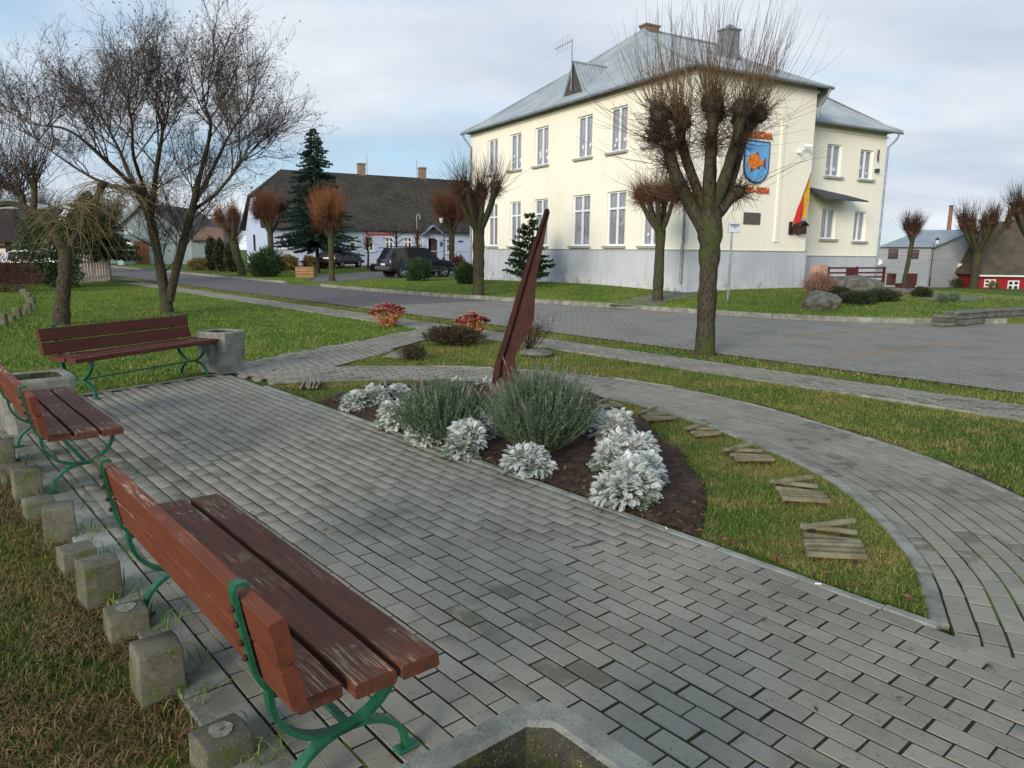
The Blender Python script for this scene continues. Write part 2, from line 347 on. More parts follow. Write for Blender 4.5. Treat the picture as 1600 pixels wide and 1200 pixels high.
def tubes_np(P, R, sides=3):
    P = np.asarray(P, float); Nn, K, _ = P.shape
    T = np.empty_like(P); T[:, 1:-1] = P[:, 2:] - P[:, :-2]; T[:, 0] = P[:, 1] - P[:, 0]; T[:, -1] = P[:, -1] - P[:, -2]
    T /= np.linalg.norm(T, axis=2, keepdims=True) + 1e-9
    m = T.mean(1); ref = np.where(np.abs(m[:, 2:3]) > 0.8 * (np.linalg.norm(m, axis=1, keepdims=True) + 1e-9), np.array([[1., 0, 0]]), np.array([[0, 0, 1.]]))[:, None, :]
    A = np.cross(T, ref); A /= np.linalg.norm(A, axis=2, keepdims=True) + 1e-9; B = np.cross(A, T)
    th = np.arange(sides) * 2 * math.pi / sides
    V = P[:, :, None, :] + R[:, :, None, None] * (np.cos(th)[None, None, :, None] * A[:, :, None, :] + np.sin(th)[None, None, :, None] * B[:, :, None, :])
    idx = np.arange(Nn * K * sides).reshape(Nn, K, sides)
    a = idx[:, :-1, :]; b = np.roll(a, -1, 2); d = idx[:, 1:, :]; c = np.roll(d, -1, 2)
    Q = np.stack([b, a, d, c], -1).reshape(-1, 4)
    return V.reshape(-1, 3), Q
def grp(loc, name, label, cat, group=None):     # an Empty whose parts are given in world coordinates
    o = empty(name, loc, 0, label, cat, group); o['_o'] = tuple(loc); return o
def in_poly(X, Y, poly):
    r_ = np.zeros(len(X), bool); n = len(poly)
    for i in range(n):
        x0, y0 = poly[i][:2]; x1, y1 = poly[(i + 1) % n][:2]
        c = ((y0 > Y) != (y1 > Y)) & (X < (x1 - x0) * (Y - y0) / (y1 - y0 + 1e-12) + x0); r_ ^= c
    return r_
def catmull(pts, n=8):
    P = [np.array(p, float) for p in pts]; P = [2 * P[0] - P[1]] + P + [2 * P[-1] - P[-2]]; o = []
    for i in range(1, len(P) - 2):
        for k in range(n):
            t = k / n; o.append(.5 * (2 * P[i] + (P[i + 1] - P[i - 1]) * t + (2 * P[i - 1] - 5 * P[i] + 4 * P[i + 1] - P[i + 2]) * t * t + (3 * P[i] - P[i - 1] - 3 * P[i + 1] + P[i + 2]) * t ** 3))
    o.append(P[-2]); return o
def copy_tree(o, parent=None, loc=None, rz=None, sc=None, label=None):
    c = o.copy(); COL.objects.link(c); c.parent = parent
    if loc is not None: c.location = loc
    if rz is not None: c.rotation_euler = (0, 0, rz)
    if sc is not None: c.scale = (sc, sc, sc) if isinstance(sc, (int, float)) else sc
    if label: c['label'] = label
    for ch in o.children: copy_tree(ch, c)
    return c

# ================================================================== SETTING: ground, paving, road
def sheet(name, poly, z, mat, cell=None):
    mb = MB(); mb.quad(*[(p[0], p[1], z) for p in poly]); return tag(mb.build(name, mat), kind='structure')
# one ground sheet to the horizon, dipping under the road and square
gs = [-900, -300, -100, -60, -30, -15, -8, -4, -1, 1, 3, 5, 7, 9, 11, 14, 18, 22, 27, 34, 45, 60, 90, 150, 300, 900]
ga = [-900, -300, -100, -40, -20, -12, -8, -5, -3, -1.5, 0, 1, 2, 4, 6, 8, 11, 14, 99]
V = []
for a in ga:
    for s in gs: p = SA(s, min(a, kerb_a(s) + .04) if a < 99 else kerb_a(s) + .05); V.append((p[0], p[1], -0.03))
mb = MB(); n = len(gs); mb.add(V, [(j * n + i, j * n + i + 1, (j + 1) * n + i + 1, (j + 1) * n + i) for j in range(len(ga) - 1) for i in range(n - 1)])
o = tag(mb.build('ground', 'lawn'), kind='structure')
if o.data.polygons[0].normal.z < 0: o.data.flip_normals()

# far lawn behind the kerb, rising gently to the buildings
ss = [-60, -40, -25, -15, -10, -6, -3, 0, 2, 3.5, 5.5, 6.4, 7.3, 8.2, 9.3, 10.7, 12, 14.6, 16, 18, 20, 21.5, 23, 25, 27, 30, 34, 38, 43, 48, 54, 60, 68, 78, 90, 110, 150, 200, 900]
dd = [0.0, 0.1, 0.6, 1.2, 2, 3, 4, 5, 6, 7, 8, 9.5, 11, 13, 15, 18, 22, 27, 33, 40, 50, 65, 90, 150, 400, 1500]
V = []
for d in dd:
    for s in ss:
        p = SA(s, kerb_a(s) + d); V.append((p[0], p[1], LZ(p[0], p[1]) if d > 0 else -.08))
mb = MB(); n = len(ss)
mb.add(V, [(j * n + i, j * n + i + 1, (j + 1) * n + i + 1, (j + 1) * n + i) for j in range(len(dd) - 1) for i in range(n - 1)])
o = mb.build('far_lawn', 'lawn', smooth=True); tag(o, kind='structure')
if o.data.polygons[0].normal.z < 0: o.data.flip_normals()

# ---- lens-shaped bed, its curved path
BEDA = 3.56                                       # straight edge of the bed (course line)
INNER = catmull([(-3.05, 9.28), (-2.3, 9.52), (-1.3, 9.66), (-0.3, 9.52), (0.5, 9.13), (1.21, 8.49), (1.71, 7.70), (2.10, 6.75), (2.34, 5.95), (2.43, 5.2), (2.37, 4.5), (2.24, 3.86), (1.99, 3.24)], 6)
def offset(poly, d):
    o = []
    for i, p in enumerate(poly):
        q = poly[min(i + 1, len(poly) - 1)] - poly[max(i - 1, 0)]; q = q / np.linalg.norm(q); o.append(p + d * np.array([-q[1], q[0]]))
    return o
PATHW = 1.10
K0 = offset(INNER, 0.09)                          # outer side of the inner kerb
OUT1 = offset(INNER, 0.09 + PATHW); OUT2 = offset(INNER, 0.17 + PATHW)
# the curve is continued past the bed so that the path runs on out of the picture
ext = [np.array(p) for p in ((3.50, 4.6), (3.42, 3.7), (3.2, 2.6))]
BED = [tuple(SA(s, BEDA)) for s in np.linspace(8.85, 1.15, 12)] + [tuple(p) for p in INNER[::-1]]
def s_far(a): return 9.55 + (a - 1.86) * 0.30 + 0.15
PLAZA = [SA(-4.5, 0.8), SA(-4.5, BEDA), SA(s_far(BEDA), BEDA), SA(s_far(0.8), 0.8)]
DIAG = [np.array(p) for p in ((-4.05, 10.15), (-4.10, 11.1), (-3.62, 12.5), (-2.95, 13.9), (-2.03, 16.4), (-0.9, 15.1), (-1.36, 15.3), (-2.15, 12.6), (-2.62, 10.75), (-2.75, 9.2))]
WALK = [SA(-30, 9.2), SA(-30, 10.1), SA(75, 10.1), SA(75, 9.2)]

# paved surfaces: a mossy joint bed with real pavers on it
def paver_mesh(name, L, W, H=0.03, ch=0.006):
    mb = MB(); x, y = L / 2, W / 2
    V = [(-x, -y, -H), (x, -y, -H), (x, y, -H), (-x, y, -H), (-x, -y, -ch), (x, -y, -ch), (x, y, -ch), (-x, y, -ch), (-x + ch, -y + ch, 0), (x - ch, -y + ch, 0), (x - ch, y - ch, 0), (-x + ch, y - ch, 0)]
    F = [(8, 9, 10, 11)] + [(k + i, k + (i + 1) % 4, k + 4 + (i + 1) % 4, k + 4 + i) for k in (0, 4) for i in range(4)]
    mb.add(V, F); return mb.mesh(name)
PV = paver_mesh('paver', 0.1950, 0.0928, ch=.0022); PV.materials.append(M['paver'])
PVV = np.array([v.co[:] for v in PV.vertices]); PVF = np.array([p.vertices[:] for p in PV.polygons])
def pavers(parent, items, nsingle, mat, stuffname='pavers_beyond'):
    """items: (x, y, z, rot, length scale, width scale); the nearest become objects, the rest one mesh"""
    items = sorted(items, key=lambda t: t[0] ** 2 + t[1] ** 2)
    # only those in view count as the largest
    def vis(t):
        if t[1] < 0.5: return False
        d = np.array([t[0], t[1], t[2] - CAMH]); k = d @ _f
        return k > 0.2 and abs(d @ _r / k) < 0.72 and abs(d @ _u / k) < 0.54
    sing = []; rest = []
    for t in items: (sing if len(sing) < nsingle and vis(t) else rest).append(t)
    for t in sing:
        o = bpy.data.objects.new('paver', PV if mat == 'paver' else PV); COL.objects.link(o); o.parent = parent
        o.location = t[:3]; o.rotation_euler = (random.gauss(0, .0022), random.gauss(0, .0022), t[3]); o.scale = (t[4], t[5], 1)
    if rest:
        T = np.array(rest); c, s_ = np.cos(T[:, 3]), np.sin(T[:, 3]); X = PVV[None, :, 0] * T[:, 4:5]; Y = PVV[None, :, 1] * T[:, 5:6]
        tx = RNG.normal(0, .0022, (len(T), 1)); ty = RNG.normal(0, .0022, (len(T), 1))
        V = np.stack([T[:, 0:1] + X * c[:, None] - Y * s_[:, None], T[:, 1:2] + X * s_[:, None] + Y * c[:, None], T[:, 2:3] + PVV[None, :, 2] + X * tx + Y * ty], -1)
        F = (PVF[None] + (np.arange(len(T)) * len(PVV))[:, None, None]).reshape(-1, 4)
        o = link(stuffname, np_mesh(stuffname, V, F), mat, parent); tag(o, kind='stuff')
    return parent
def cj(s): return max(-1.6 * s, min(1.6 * s, random.gauss(0, s)))
PL = 0.206; PW = 0.1035
ROT = ANG
plaza = tag(empty('plaza_pavement'), kind='structure')
mb = MB(); mb.quad(*[(p[0], p[1], 0.0) for p in PLAZA]); mb.build('joint_bed', 'joint', plaza)
items = []
na = int((BEDA - 1.01) / PW)
for j in range(na + 1):
    a = BEDA - PW * (j + .5)
    if a < 0.98: break
    s = -4.3 + (j % 2) * PL / 2
    while s < s_far(a) - 0.08:
        p = SA(s + random.gauss(0, .002), a + random.gauss(0, .0012))
        items.append((p[0], p[1], 0.0045 + cj(.0011), ROT + random.gauss(0, .008), 1, 1)); s += PL
# narrow edging course along the blocks
s = -4.3
while s < 9.4:
    p = SA(s, 0.948); items.append((p[0], p[1], 0.004 + cj(.0011), ROT + random.gauss(0, .01), 1.0, 0.62)); s += PL
pavers(plaza, items, 300, 'paver')
# concrete edging strip between the blocks and the pavers
mb = MB()
for k in range(16):
    s0 = -4 + k * 0.9; c = SA(s0, 0.815); mb.box((c[0], c[1], -0.037), (0.89, 0.19, 0.09 + random.gauss(0, .003)), ROT, 0.006)
mb.build('edging_strip', 'kerb', plaza)
# far end edging by the bench
for k in range(3):
    a0 = 1.1 + k * 0.9; p0 = SA(s_far(a0) + .04, a0); p1 = SA(s_far(a0 + .9) + .04, a0 + .9); c = (p0 + p1) / 2; d = p1 - p0
    mb = MB(); mb.box((c[0], c[1], -0.04), (np.linalg.norm(d) - .01, 0.08, 0.09), math.atan2(d[1], d[0]), 0.006); mb.build('edging_stone', 'kerb', plaza)

# curved path
path = tag(empty('curved_path'), kind='structure')
CL = [np.array(p) for p in K0]
def full_curve(d):                                # course line at distance d from the inner kerb, continued at both ends
    c = offset(INNER, 0.09 + d)
    dirn = c[-1] - c[-2]; dirn /= np.linalg.norm(dirn)
    tail = []
    p = c[-1]; ang = math.atan2(dirn[1], dirn[0])
    for k in range(14):
        ang -= 0.045; p = p + 0.12 * np.array([math.cos(ang), math.sin(ang)]); tail.append(p)
    return c + tail
poly = full_curve(0.0) + full_curve(PATHW)[::-1]
mb = MB()
A_, B_ = full_curve(0.0), full_curve(PATHW)
for i in range(len(A_) - 1): mb.quad((*A_[i], -0.0005), (*A_[i + 1], -0.0005), (*B_[i + 1], -0.0005), (*B_[i], -0.0005))
o = mb.build('joint_bed', 'joint', path)
if o.data.polygons[0].normal.z < 0: o.data.flip_normals()
items = []; ncourse = int(PATHW / 0.107)
for j in range(ncourse):
    c = full_curve((j + .5) * PATHW / ncourse); seg = [np.linalg.norm(c[i + 1] - c[i]) for i in range(len(c) - 1)]; cum = np.concatenate([[0], np.cumsum(seg)])
    t = 0.03 + (j % 2) * PL / 2
    while t < cum[-1]:
        i = min(np.searchsorted(cum, t) - 1, len(c) - 2); i = max(i, 0); f = (t - cum[i]) / seg[i]; p = c[i] * (1 - f) + c[i + 1] * f; q = c[i + 1] - c[i]
        s_, a_ = toSA(p[0], p[1])
        if not (a_ < BEDA - 0.09): items.append((p[0], p[1], (0.0038 + cj(.0010)) if a_ > BEDA + .14 else .0018, math.atan2(q[1], q[0]) + random.gauss(0, .006), 1, 1.06))
        t += PL
pavers(path, items, 300, 'paver')
def kerb_run(parent, pts, width, z0, z1, mat='kerb', step=0.95, name='kerb_stone'):
    c = [np.array(p) for p in pts]; seg = [np.linalg.norm(c[i + 1] - c[i]) for i in range(len(c) - 1)]; cum = np.concatenate([[0], np.cumsum(seg)])
    def at(t):
        i = max(0, min(np.searchsorted(cum, t) - 1, len(c) - 2)); f = (t - cum[i]) / seg[i]; return c[i] * (1 - f) + c[i + 1] * f
    t = 0
    while t < cum[-1] - .15:
        e = min(t + step, cum[-1]); k = 4; P_ = [at(t + (e - t - .008) * i / k) for i in range(k + 1)]; L_, R_ = offset(P_, width / 2), offset(P_, -width / 2)
        dz = random.gauss(0, .004); mb = MB(); b = 0.008
        L2, R2 = offset(P_, width / 2 - b), offset(P_, -width / 2 + b); n_ = len(P_); V = []
        for i in range(n_): V += [(*L_[i], z0), (*L_[i], z1 - b + dz), (*L2[i], z1 + dz), (*R2[i], z1 + dz), (*R_[i], z1 - b + dz), (*R_[i], z0)]
        F = [(i * 6 + k_, i * 6 + k_ + 1, i * 6 + 7 + k_, i * 6 + 6 + k_) for i in range(n_ - 1) for k_ in range(5)] + [tuple(range(5, -1, -1)), tuple(range((n_ - 1) * 6, n_ * 6))]
        mb.add(V, F); o = mb.build(name, mat, parent)
        t = e
bedk = tag(empty('bed_edging'), kind='structure')
kerb_run(bedk, [SA(8.95, BEDA + .035), SA(5, BEDA + .035), SA(1.10, BEDA + .035)], 0.06, -0.08, 0.012)
kerb_run(bedk, offset(INNER, 0.045), 0.085, -0.08, 0.014, step=0.75)
pke = tag(empty('path_edging'), kind='structure')
kerb_run(pke, offset(INNER, 0.13 + PATHW)[3:] + [full_curve(PATHW + .04)[-1]], 0.06, -0.08, 0.006)
# moss in the joints: along the blocks and at the near end of the curved path
def moss_strip(mb, pts, w0):
    L_, R_ = offset(pts, w0), offset(pts, -w0); n_ = len(pts); V = []
    for i in range(n_):
        k = random.uniform(.6, 1.3) if 0 < i < n_ - 1 else .2; c = (L_[i] + R_[i]) / 2; d_ = (L_[i] - R_[i]) / 2 * k; V += [(*(c + d_), -.001), (*(c + d_ * .4), .0036), (*(c - d_ * .4), .0036), (*(c - d_), -.001)]
    mb.add(V, [(i * 4 + k, i * 4 + k + 1, i * 4 + 5 + k, i * 4 + 4 + k) for i in range(n_ - 1) for k in range(3)])
mb = MB()
for j in range(na - 7, na + 1):
    a = BEDA - PW * (j + 1); s = -1.0
    if a < .97: continue
    while s < 8.5:
        Lm = random.uniform(.15, .9)
        if random.random() < .62 - (a - 1.0) * .55: moss_strip(mb, [SA(s + Lm * i / 8, a + random.gauss(0, .0015)) for i in range(9)], .008)
        s += Lm + random.uniform(0, .2)
o = mb.build('joint_moss', 'moss', plaza); tag(o, kind='stuff')
bm = bmesh.new(); bm.from_mesh(o.data); [f.normal_flip() for f in bm.faces if f.normal.z < 0]; bm.to_mesh(o.data); bm.free()
mb = MB()
for j in range(0, 7):
    c = full_curve(j * PATHW / ncourse); c = [p for p in c if toSA(*p)[1] > BEDA + .10 and p[1] < 4.9 - .1 * j]; i0 = 0
    while i0 < len(c) - 4:
        n_ = random.randint(4, 8)
        if random.random() < .75: moss_strip(mb, c[i0:i0 + n_], .009 if j else .014)
        i0 += n_
o = mb.build('joint_moss', 'moss', path); tag(o, kind='stuff')
bm = bmesh.new(); bm.from_mesh(o.data); [f.normal_flip() for f in bm.faces if f.normal.z < 0]; bm.to_mesh(o.data); bm.free()
# bare earth along the outer edge of the curved path
c = full_curve(PATHW + .08); mb = MB(); V = []; n_ = len(c)
for i in range(n_):
    dd_ = c[min(i + 1, n_ - 1)] - c[max(i - 1, 0)]; dd_ = dd_ / np.linalg.norm(dd_); nn_ = np.array([-dd_[1], dd_[0]]); w_ = .13 + .07 * math.sin(i * .9) + random.uniform(-.04, .05); V += [(*c[i], -.018), (*(c[i] + nn_ * w_), -.024)]
mb.add(V, [(2 * i, 2 * i + 1, 2 * i + 3, 2 * i + 2) for i in range(n_ - 1)]); o = mb.build('bare_earth_strip', 'soil'); tag(o, kind='structure')
bm = bmesh.new(); bm.from_mesh(o.data); [f.normal_flip() for f in bm.faces if f.normal.z < 0]; bm.to_mesh(o.data); bm.free()
# diagonal path and the pavement strip along the road
dg = tag(empty('diagonal_path'), kind='structure')
mb = MB(); mb.quad(*[(p[0], p[1], -0.004) for p in DIAG]); o = mb.build('joint_bed', 'joint', dg)
if o.data.polygons[0].normal.z < 0: o.data.flip_normals()
items = []; ddir = np.array([1.7, 5.6]); ddir /= np.linalg.norm(ddir); dn = np.array([-ddir[1], ddir[0]]); dr = math.atan2(ddir[1], ddir[0])
X = []
for j in range(-16, 16):
    t = -1.5 + (j % 2) * PL / 2
    while t < 7.5:
        p = np.array([-3.3, 10.6]) + ddir * t + dn * j * PW; X.append((p[0], p[1])); t += PL
X = np.array(X); ok = in_poly(X[:, 0], X[:, 1], DIAG)
pl_ = np.array(INNER); 
for (x, y) in X[ok]:
    s_, a_ = toSA(x, y)
    if a_ > BEDA + .12 and a_ < 9.1: items.append((x, y, 0.0 + cj(.0012), dr, 1, 1))
pavers(dg, items, 0, 'paver')
wk = tag(empty('roadside_pavement'), kind='structure')
mb = MB(); mb.quad(*[(p[0], p[1], -0.007) for p in WALK]); o = mb.build('joint_bed', 'joint', wk)
if o.data.polygons[0].normal.z < 0: o.data.flip_normals()
items = []
for j in range(9):
    s = -12 + (j % 2) * PL / 2
    while s < 40: p = SA(s, 9.2 + PW * .45 + j * 0.1); items.append((p[0], p[1], -0.003 + cj(.0012), ROT, 1, 0.97)); s += PL
pavers(wk, items, 0, 'paver')
wke = tag(empty('pavement_edging'), kind='structure')
kerb_run(wke, [SA(-10, 9.17), SA(40, 9.17)], 0.06, -0.06, 0.002, step=1.0)

# road: brick-paved square on the right, asphalt on the left
road = tag(empty('paved_road'), kind='structure')
rp = [SA(s, 11.0) for s in (-30, 20.2)] + [SA(s, kerb_a(s) + .05) for s in (20.2, 18, 14.6, 10.7, 9.3, 8.2, 7.3, 5.5, 2, -10, -30)]
mb = MB(); mb.quad(*[(p[0], p[1], -0.008) for p in rp]); o = mb.build('joint_bed', 'joint', road)
if o.data.polygons[0].normal.z < 0: o.data.flip_normals()
items = []; red = []
la, lb = G(1235, 527), G(1425, 509); lc, ld = G(1312, 558), G(1500, 534)
def dist_seg(p, a, b):
    a, b, p = np.array(a[:2]), np.array(b[:2]), np.array(p); t = np.clip((p - a) @ (b - a) / ((b - a) @ (b - a)), 0, 1); return np.linalg.norm(p - a - t * (b - a))
for j in range(0, 130):
    a = 11.05 + PW * (j + .5); s = -14 + (j % 2) * PL / 2
    while s < 20.1:
        if a < kerb_a(s) - .02:
            p = SA(s, a); t_ = (p[0], p[1], -0.004 + cj(.0011), ROT, 1, 1)
            (red if min(dist_seg(p, la, lb), dist_seg(p, lc, ld)) < .09 else items).append(t_)
        s += PL
pavers(road, items, 0, 'paver_road', 'road_pavers'); pavers(road, red, 0, 'paver_red', 'ochre_line_pavers')
asp = [SA(20.1, 11.0), SA(20.1, kerb_a(20.1) + .05), SA(23, 16.05), SA(27, 15.8), SA(120, 15.8), SA(120, 11.0)]
o = sheet('asphalt_road', asp, -0.004, 'asphalt')
if o.data.polygons[0].normal.z < 0: o.data.flip_normals()
# worn puddle-dark patches and pale chips on the asphalt
fk = tag(empty('road_kerb'), kind='structure')
kp = [SA(s, kerb_a(s) + .03) for s in (6.2, 7.3, 8.2, 9.3, 10.7, 12.6, 14.6, 16.5, 18, 20, 23, 27, 32)]
kerb_run(fk, kp, 0.14, -0.05, 0.125, step=1.0)
kerb_run(fk, [SA(s, kerb_a(s) + .03) for s in (36, 45, 60, 80)], 0.14, -0.05, 0.10, step=1.6)
# driveway into the yard by the parked cars
DRV = [(-10.4, 37.2), (-9.0, 35.6), (-8.3, 39.5), (-6.6, 43.6), (-3.5, 44.8), (-1.0, 44.6), (-1.0, 53.5), (-9.5, 53.5), (-12.6, 47.5)]
XD, YD = np.meshgrid(np.linspace(-13, -.5, 50), np.linspace(35, 54, 70)); inn = in_poly(XD.ravel(), YD.ravel(), DRV).reshape(XD.shape); mb = MB()
for j in range(69):
    for i in range(49):
        if inn[j, i] and inn[j, i + 1] and inn[j + 1, i + 1] and inn[j + 1, i]: mb.quad(*[(x, y, LZ(x, y) + .012) for x, y in ((XD[j, i], YD[j, i]), (XD[j, i + 1], YD[j, i + 1]), (XD[j + 1, i + 1], YD[j + 1, i + 1]), (XD[j + 1, i], YD[j + 1, i]))])
tag(mb.build('driveway', 'asphalt2'), kind='structure')
# trodden path across the lawn to the town hall, and the path beyond the boulders
def ribbon(name, px, wdt, mat, dz=0.012):
    P_ = [np.array(G2(*p)[:2]) for p in px]; P_ = catmull(P_, 8); L_, R_ = offset(P_, wdt / 2), offset(P_, -wdt / 2); mb = MB()
    for i in range(len(P_) - 1): mb.quad((*L_[i], LZ(*L_[i]) + dz), (*R_[i], LZ(*R_[i]) + dz), (*R_[i + 1], LZ(*R_[i + 1]) + dz), (*L_[i + 1], LZ(*L_[i + 1]) + dz))
    o = tag(mb.build(name, mat), kind='structure')
    if o.data.polygons[0].normal.z < 0: o.data.flip_normals()
ribbon('trodden_path', [(985, 478), (1020, 468), (1060, 460), (1090, 456)], 1.5, 'asphalt2')
ribbon('garden_path', [(1385, 448), (1440, 455), (1520, 463), (1620, 469)], 1.3, 'asphalt2')

# soil of the bed
SOILPX = [(500, 628), (560, 612), (640, 600), (740, 596), (830, 598), (910, 612), (985, 650), (1040, 690), (1085, 735), (1108, 780), (1100, 826)]
SOIL = [tuple(G(*p)[:2]) for p in SOILPX]
e0, e1 = toSA(*SOIL[0])[0], toSA(*SOIL[-1])[0]
SOILP = SOIL + [tuple(SA(s, BEDA + .07)) for s in np.linspace(e1 - .1, e0 + .1, 9)]
o = sheet('bed_ground', BED, -0.008, 'lawn')
if o.data.polygons[0].normal.z < 0: o.data.flip_normals()
# soil as an uneven low mound
from mathutils import noise as nz
xs_ = np.linspace(-2.6, 1.8, 170); ys_ = np.linspace(4.0, 9.6, 210); XX, YY = np.meshgrid(xs_, ys_); ins = in_poly(XX.ravel(), YY.ravel(), SOILP)
pin = np.array(SOILP)
V = []; idx = {}
Vs = [];
for k, (x, y) in enumerate(zip(XX.ravel(), YY.ravel())):
    if ins[k]:
        d = min(np.min(np.hypot(pin[:, 0] - x, pin[:, 1] - y)), .5); sa = toSA(x, y)[1] - BEDA; d = min(d, max(sa, 0.02))
        idx[k] = len(Vs); Vs.append((x, y, 0.004 + 0.05 * sstep(d / .4) + 0.014 * nz.noise(Vector((x * 6, y * 6, 0))) + .008 * nz.noise(Vector((x * 22, y * 22, 3)))))
F = []; W_ = 170
for j in range(209):
    for i in range(169):
        q = (j * W_ + i, j * W_ + i + 1, (j + 1) * W_ + i + 1, (j + 1) * W_ + i)
        if all(t in idx for t in q): F.append(tuple(idx[t] for t in q))
mb = MB(); mb.add(Vs, F); tag(mb.build('bed_soil', 'soil', smooth=True), kind='structure')
def zsoil(x, y): return 0.03

# ================================================================== BUILDINGS
def plaster_mat():
    m = NT('cream_plaster'); v = m.coord()
    col = m.mix(m.ramp(m.noise(v, 0.35, 4), 0.35, 0.7), S(250, 244, 226), S(245, 238, 218))
    st = m.noise(m.coord('pos', (3, 3, 0.25)), 1.2, 5)
    col = m.mix(m.math('MULTIPLY', m.ramp(st, 0.5, 0.75), 0.14), col, S(216, 206, 182)); col = m.mix(m.math('MULTIPLY', m.ramp(m.noise(v, 1.4, 6, .7), 0.56, 0.72), 0.25), col, S(222, 214, 194))
    m.bump(m.noise(v, 60, 4), 0.15, 0.004); return m.done(col, 0.9, 0, 0.15)
M['cream'] = plaster_mat()
def plinth_mat():
    m = NT('grey_plinth'); v = m.coord()
    col = m.mix(m.ramp(m.noise(v, 0.7, 5), 0.35, 0.68), S(200, 202, 206), S(184, 186, 190))
    st = m.noise(m.coord('pos', (4, 4, 0.3)), 1.3, 5)
    col = m.mix(m.math('MULTIPLY', m.ramp(st, 0.5, 0.72), 0.3), col, S(144, 148, 154))
    sx = m.n('ShaderNodeSeparateXYZ'); m.l(m.coord(), sx.inputs[0])
    low = m.math('SUBTRACT', 1.0, m.ramp(m.math('ADD', sx.outputs[2], m.math('MULTIPLY', m.noise(v, 1.6, 5), 0.5)), 0.72, 1.0))
    peel = m.math('MULTIPLY', low, m.ramp(m.noise(v, 3.2, 6, 0.7), 0.46, 0.56))
    col = m.mix(m.math('MULTIPLY', peel, 0.8), col, S(212, 212, 208)); edge = m.math('MULTIPLY', low, m.ramp(m.noise(v, 2.3, 6, 0.7), 0.52, 0.66))
    col = m.mix(m.math('MULTIPLY', edge, 0.75), col, S(124, 126, 130))
    m.bump(m.noise(v, 30, 5), 0.25, 0.006); return m.done(col, 0.9, 0, 0.15)
M['plinth'] = plinth_mat()
M['pvc'] = simple('white_window_frame', S(236, 238, 240), None, rough=0.4, spec=0.4)
M['sill'] = simple('grey_sill', S(176, 174, 164), S(152, 150, 142), 8, 0.9)
M['curtain'] = simple('grey_lace_curtain', S(214, 210, 210), S(168, 164, 168), 3, 0.9, cs=(9, 9, 0.6))
M['snow'] = simple('white_paper', S(240, 242, 244), None, rough=0.9)
def pane_mat(name, tint, fac):
    m = NT(name); t = m.n('ShaderNodeBsdfTransparent'); t.inputs[0].default_value = tint; g = m.n('ShaderNodeBsdfGlossy'); g.inputs['Roughness'].default_value = 0.03; g.inputs['Color'].default_value = (.62, .64, .68, 1)
    fr = m.n('ShaderNodeLayerWeight'); fr.inputs[0].default_value = .5; fo = m.math('ADD', m.math('MULTIPLY', m.math('POWER', fr.outputs['Facing'], 2.5), .7), .14); x = m.n('ShaderNodeMixShader'); m.l(fo, x.inputs[0]); m.l(t.outputs[0], x.inputs[1]); m.l(g.outputs[0], x.inputs[2]); m.l(x.outputs[0], m.o.inputs[0]); return m.m
M['pane'] = pane_mat('window_pane', (0.8, 0.82, 0.85, 1), 0.0)
M['dark_room'] = simple('dark_interior', S(60, 58, 62), None, rough=0.9)
def roof_mat(name, c1, c2, c3):
    m = NT(name); v = m.coord(); col = m.mix(m.ramp(m.noise(v, 0.8, 6), 0.36, 0.66), c1, c2)
    col = m.mix(m.math('MULTIPLY', m.ramp(m.noise(v, 5, 6, 0.7), 0.52, 0.7), 0.6), col, c3); m.bump(m.noise(v, 40, 4), 0.2, 0.006); return m.done(col, 0.85, 0, 0.2)
def streak_roof():
    m = NT('dark_mossy_roof'); v = m.coord(); col = m.mix(m.ramp(m.noise(v, .7, 6), .36, .66), S(66, 62, 58), S(52, 49, 46))
    col = m.mix(m.math('MULTIPLY', m.ramp(m.noise(m.coord('pos', (9, 9, .5)), .8, 6, .7), .48, .70), .6), col, S(112, 106, 90)); col = m.mix(m.math('MULTIPLY', m.ramp(m.noise(v, 4, 6, .75), .60, .72), .35), col, S(88, 86, 62))
    m.bump(m.noise(m.coord('pos', (8, 8, .2)), 1.5, 3), .5, .03); return m.done(col, .9, 0, .15)
M['tanbrick0'] = simple('grey_brown_chimney', S(132, 112, 100), S(110, 96, 88), 6, .9)
M['corr'] = roof_mat('corrugated_grey_roof', S(164, 172, 176), S(146, 154, 160), S(124, 130, 132))
M['zinc'] = simple('zinc_pipe', S(150, 156, 162), S(124, 130, 136), 5, 0.5, metal=0.4)
M['darkwood'] = simple('grey_boards', S(96, 90, 84), S(66, 62, 58), 7, 0.9, cs=(6, 6, 0.5))
M['brick'] = simple('brick', S(150, 104, 84), S(120, 86, 72), 9, 0.9, island=0.1)
M['char'] = simple('charcoal_metal', S(70, 74, 80), S(58, 62, 68), 5, 0.6)
def facade(P0, d, out):
    P0 = Vector((P0[0], P0[1], 0)); d = Vector((d[0], d[1], 0)); o = Vector((out[0], out[1], 0))
    return lambda t, z, q=0.0: P0 + d * t + o * q + Vector((0, 0, z))
def obox(mb, F, t0, t1, z0, z1, q0, q1):
    V = [F(t, z, q) for z in (z0, z1) for q in (q0, q1) for t in (t0, t1)]
    return mb.add(V, [(0, 1, 3, 2), (4, 6, 7, 5), (0, 4, 5, 1), (2, 3, 7, 6), (0, 2, 6, 4), (1, 5, 7, 3)])
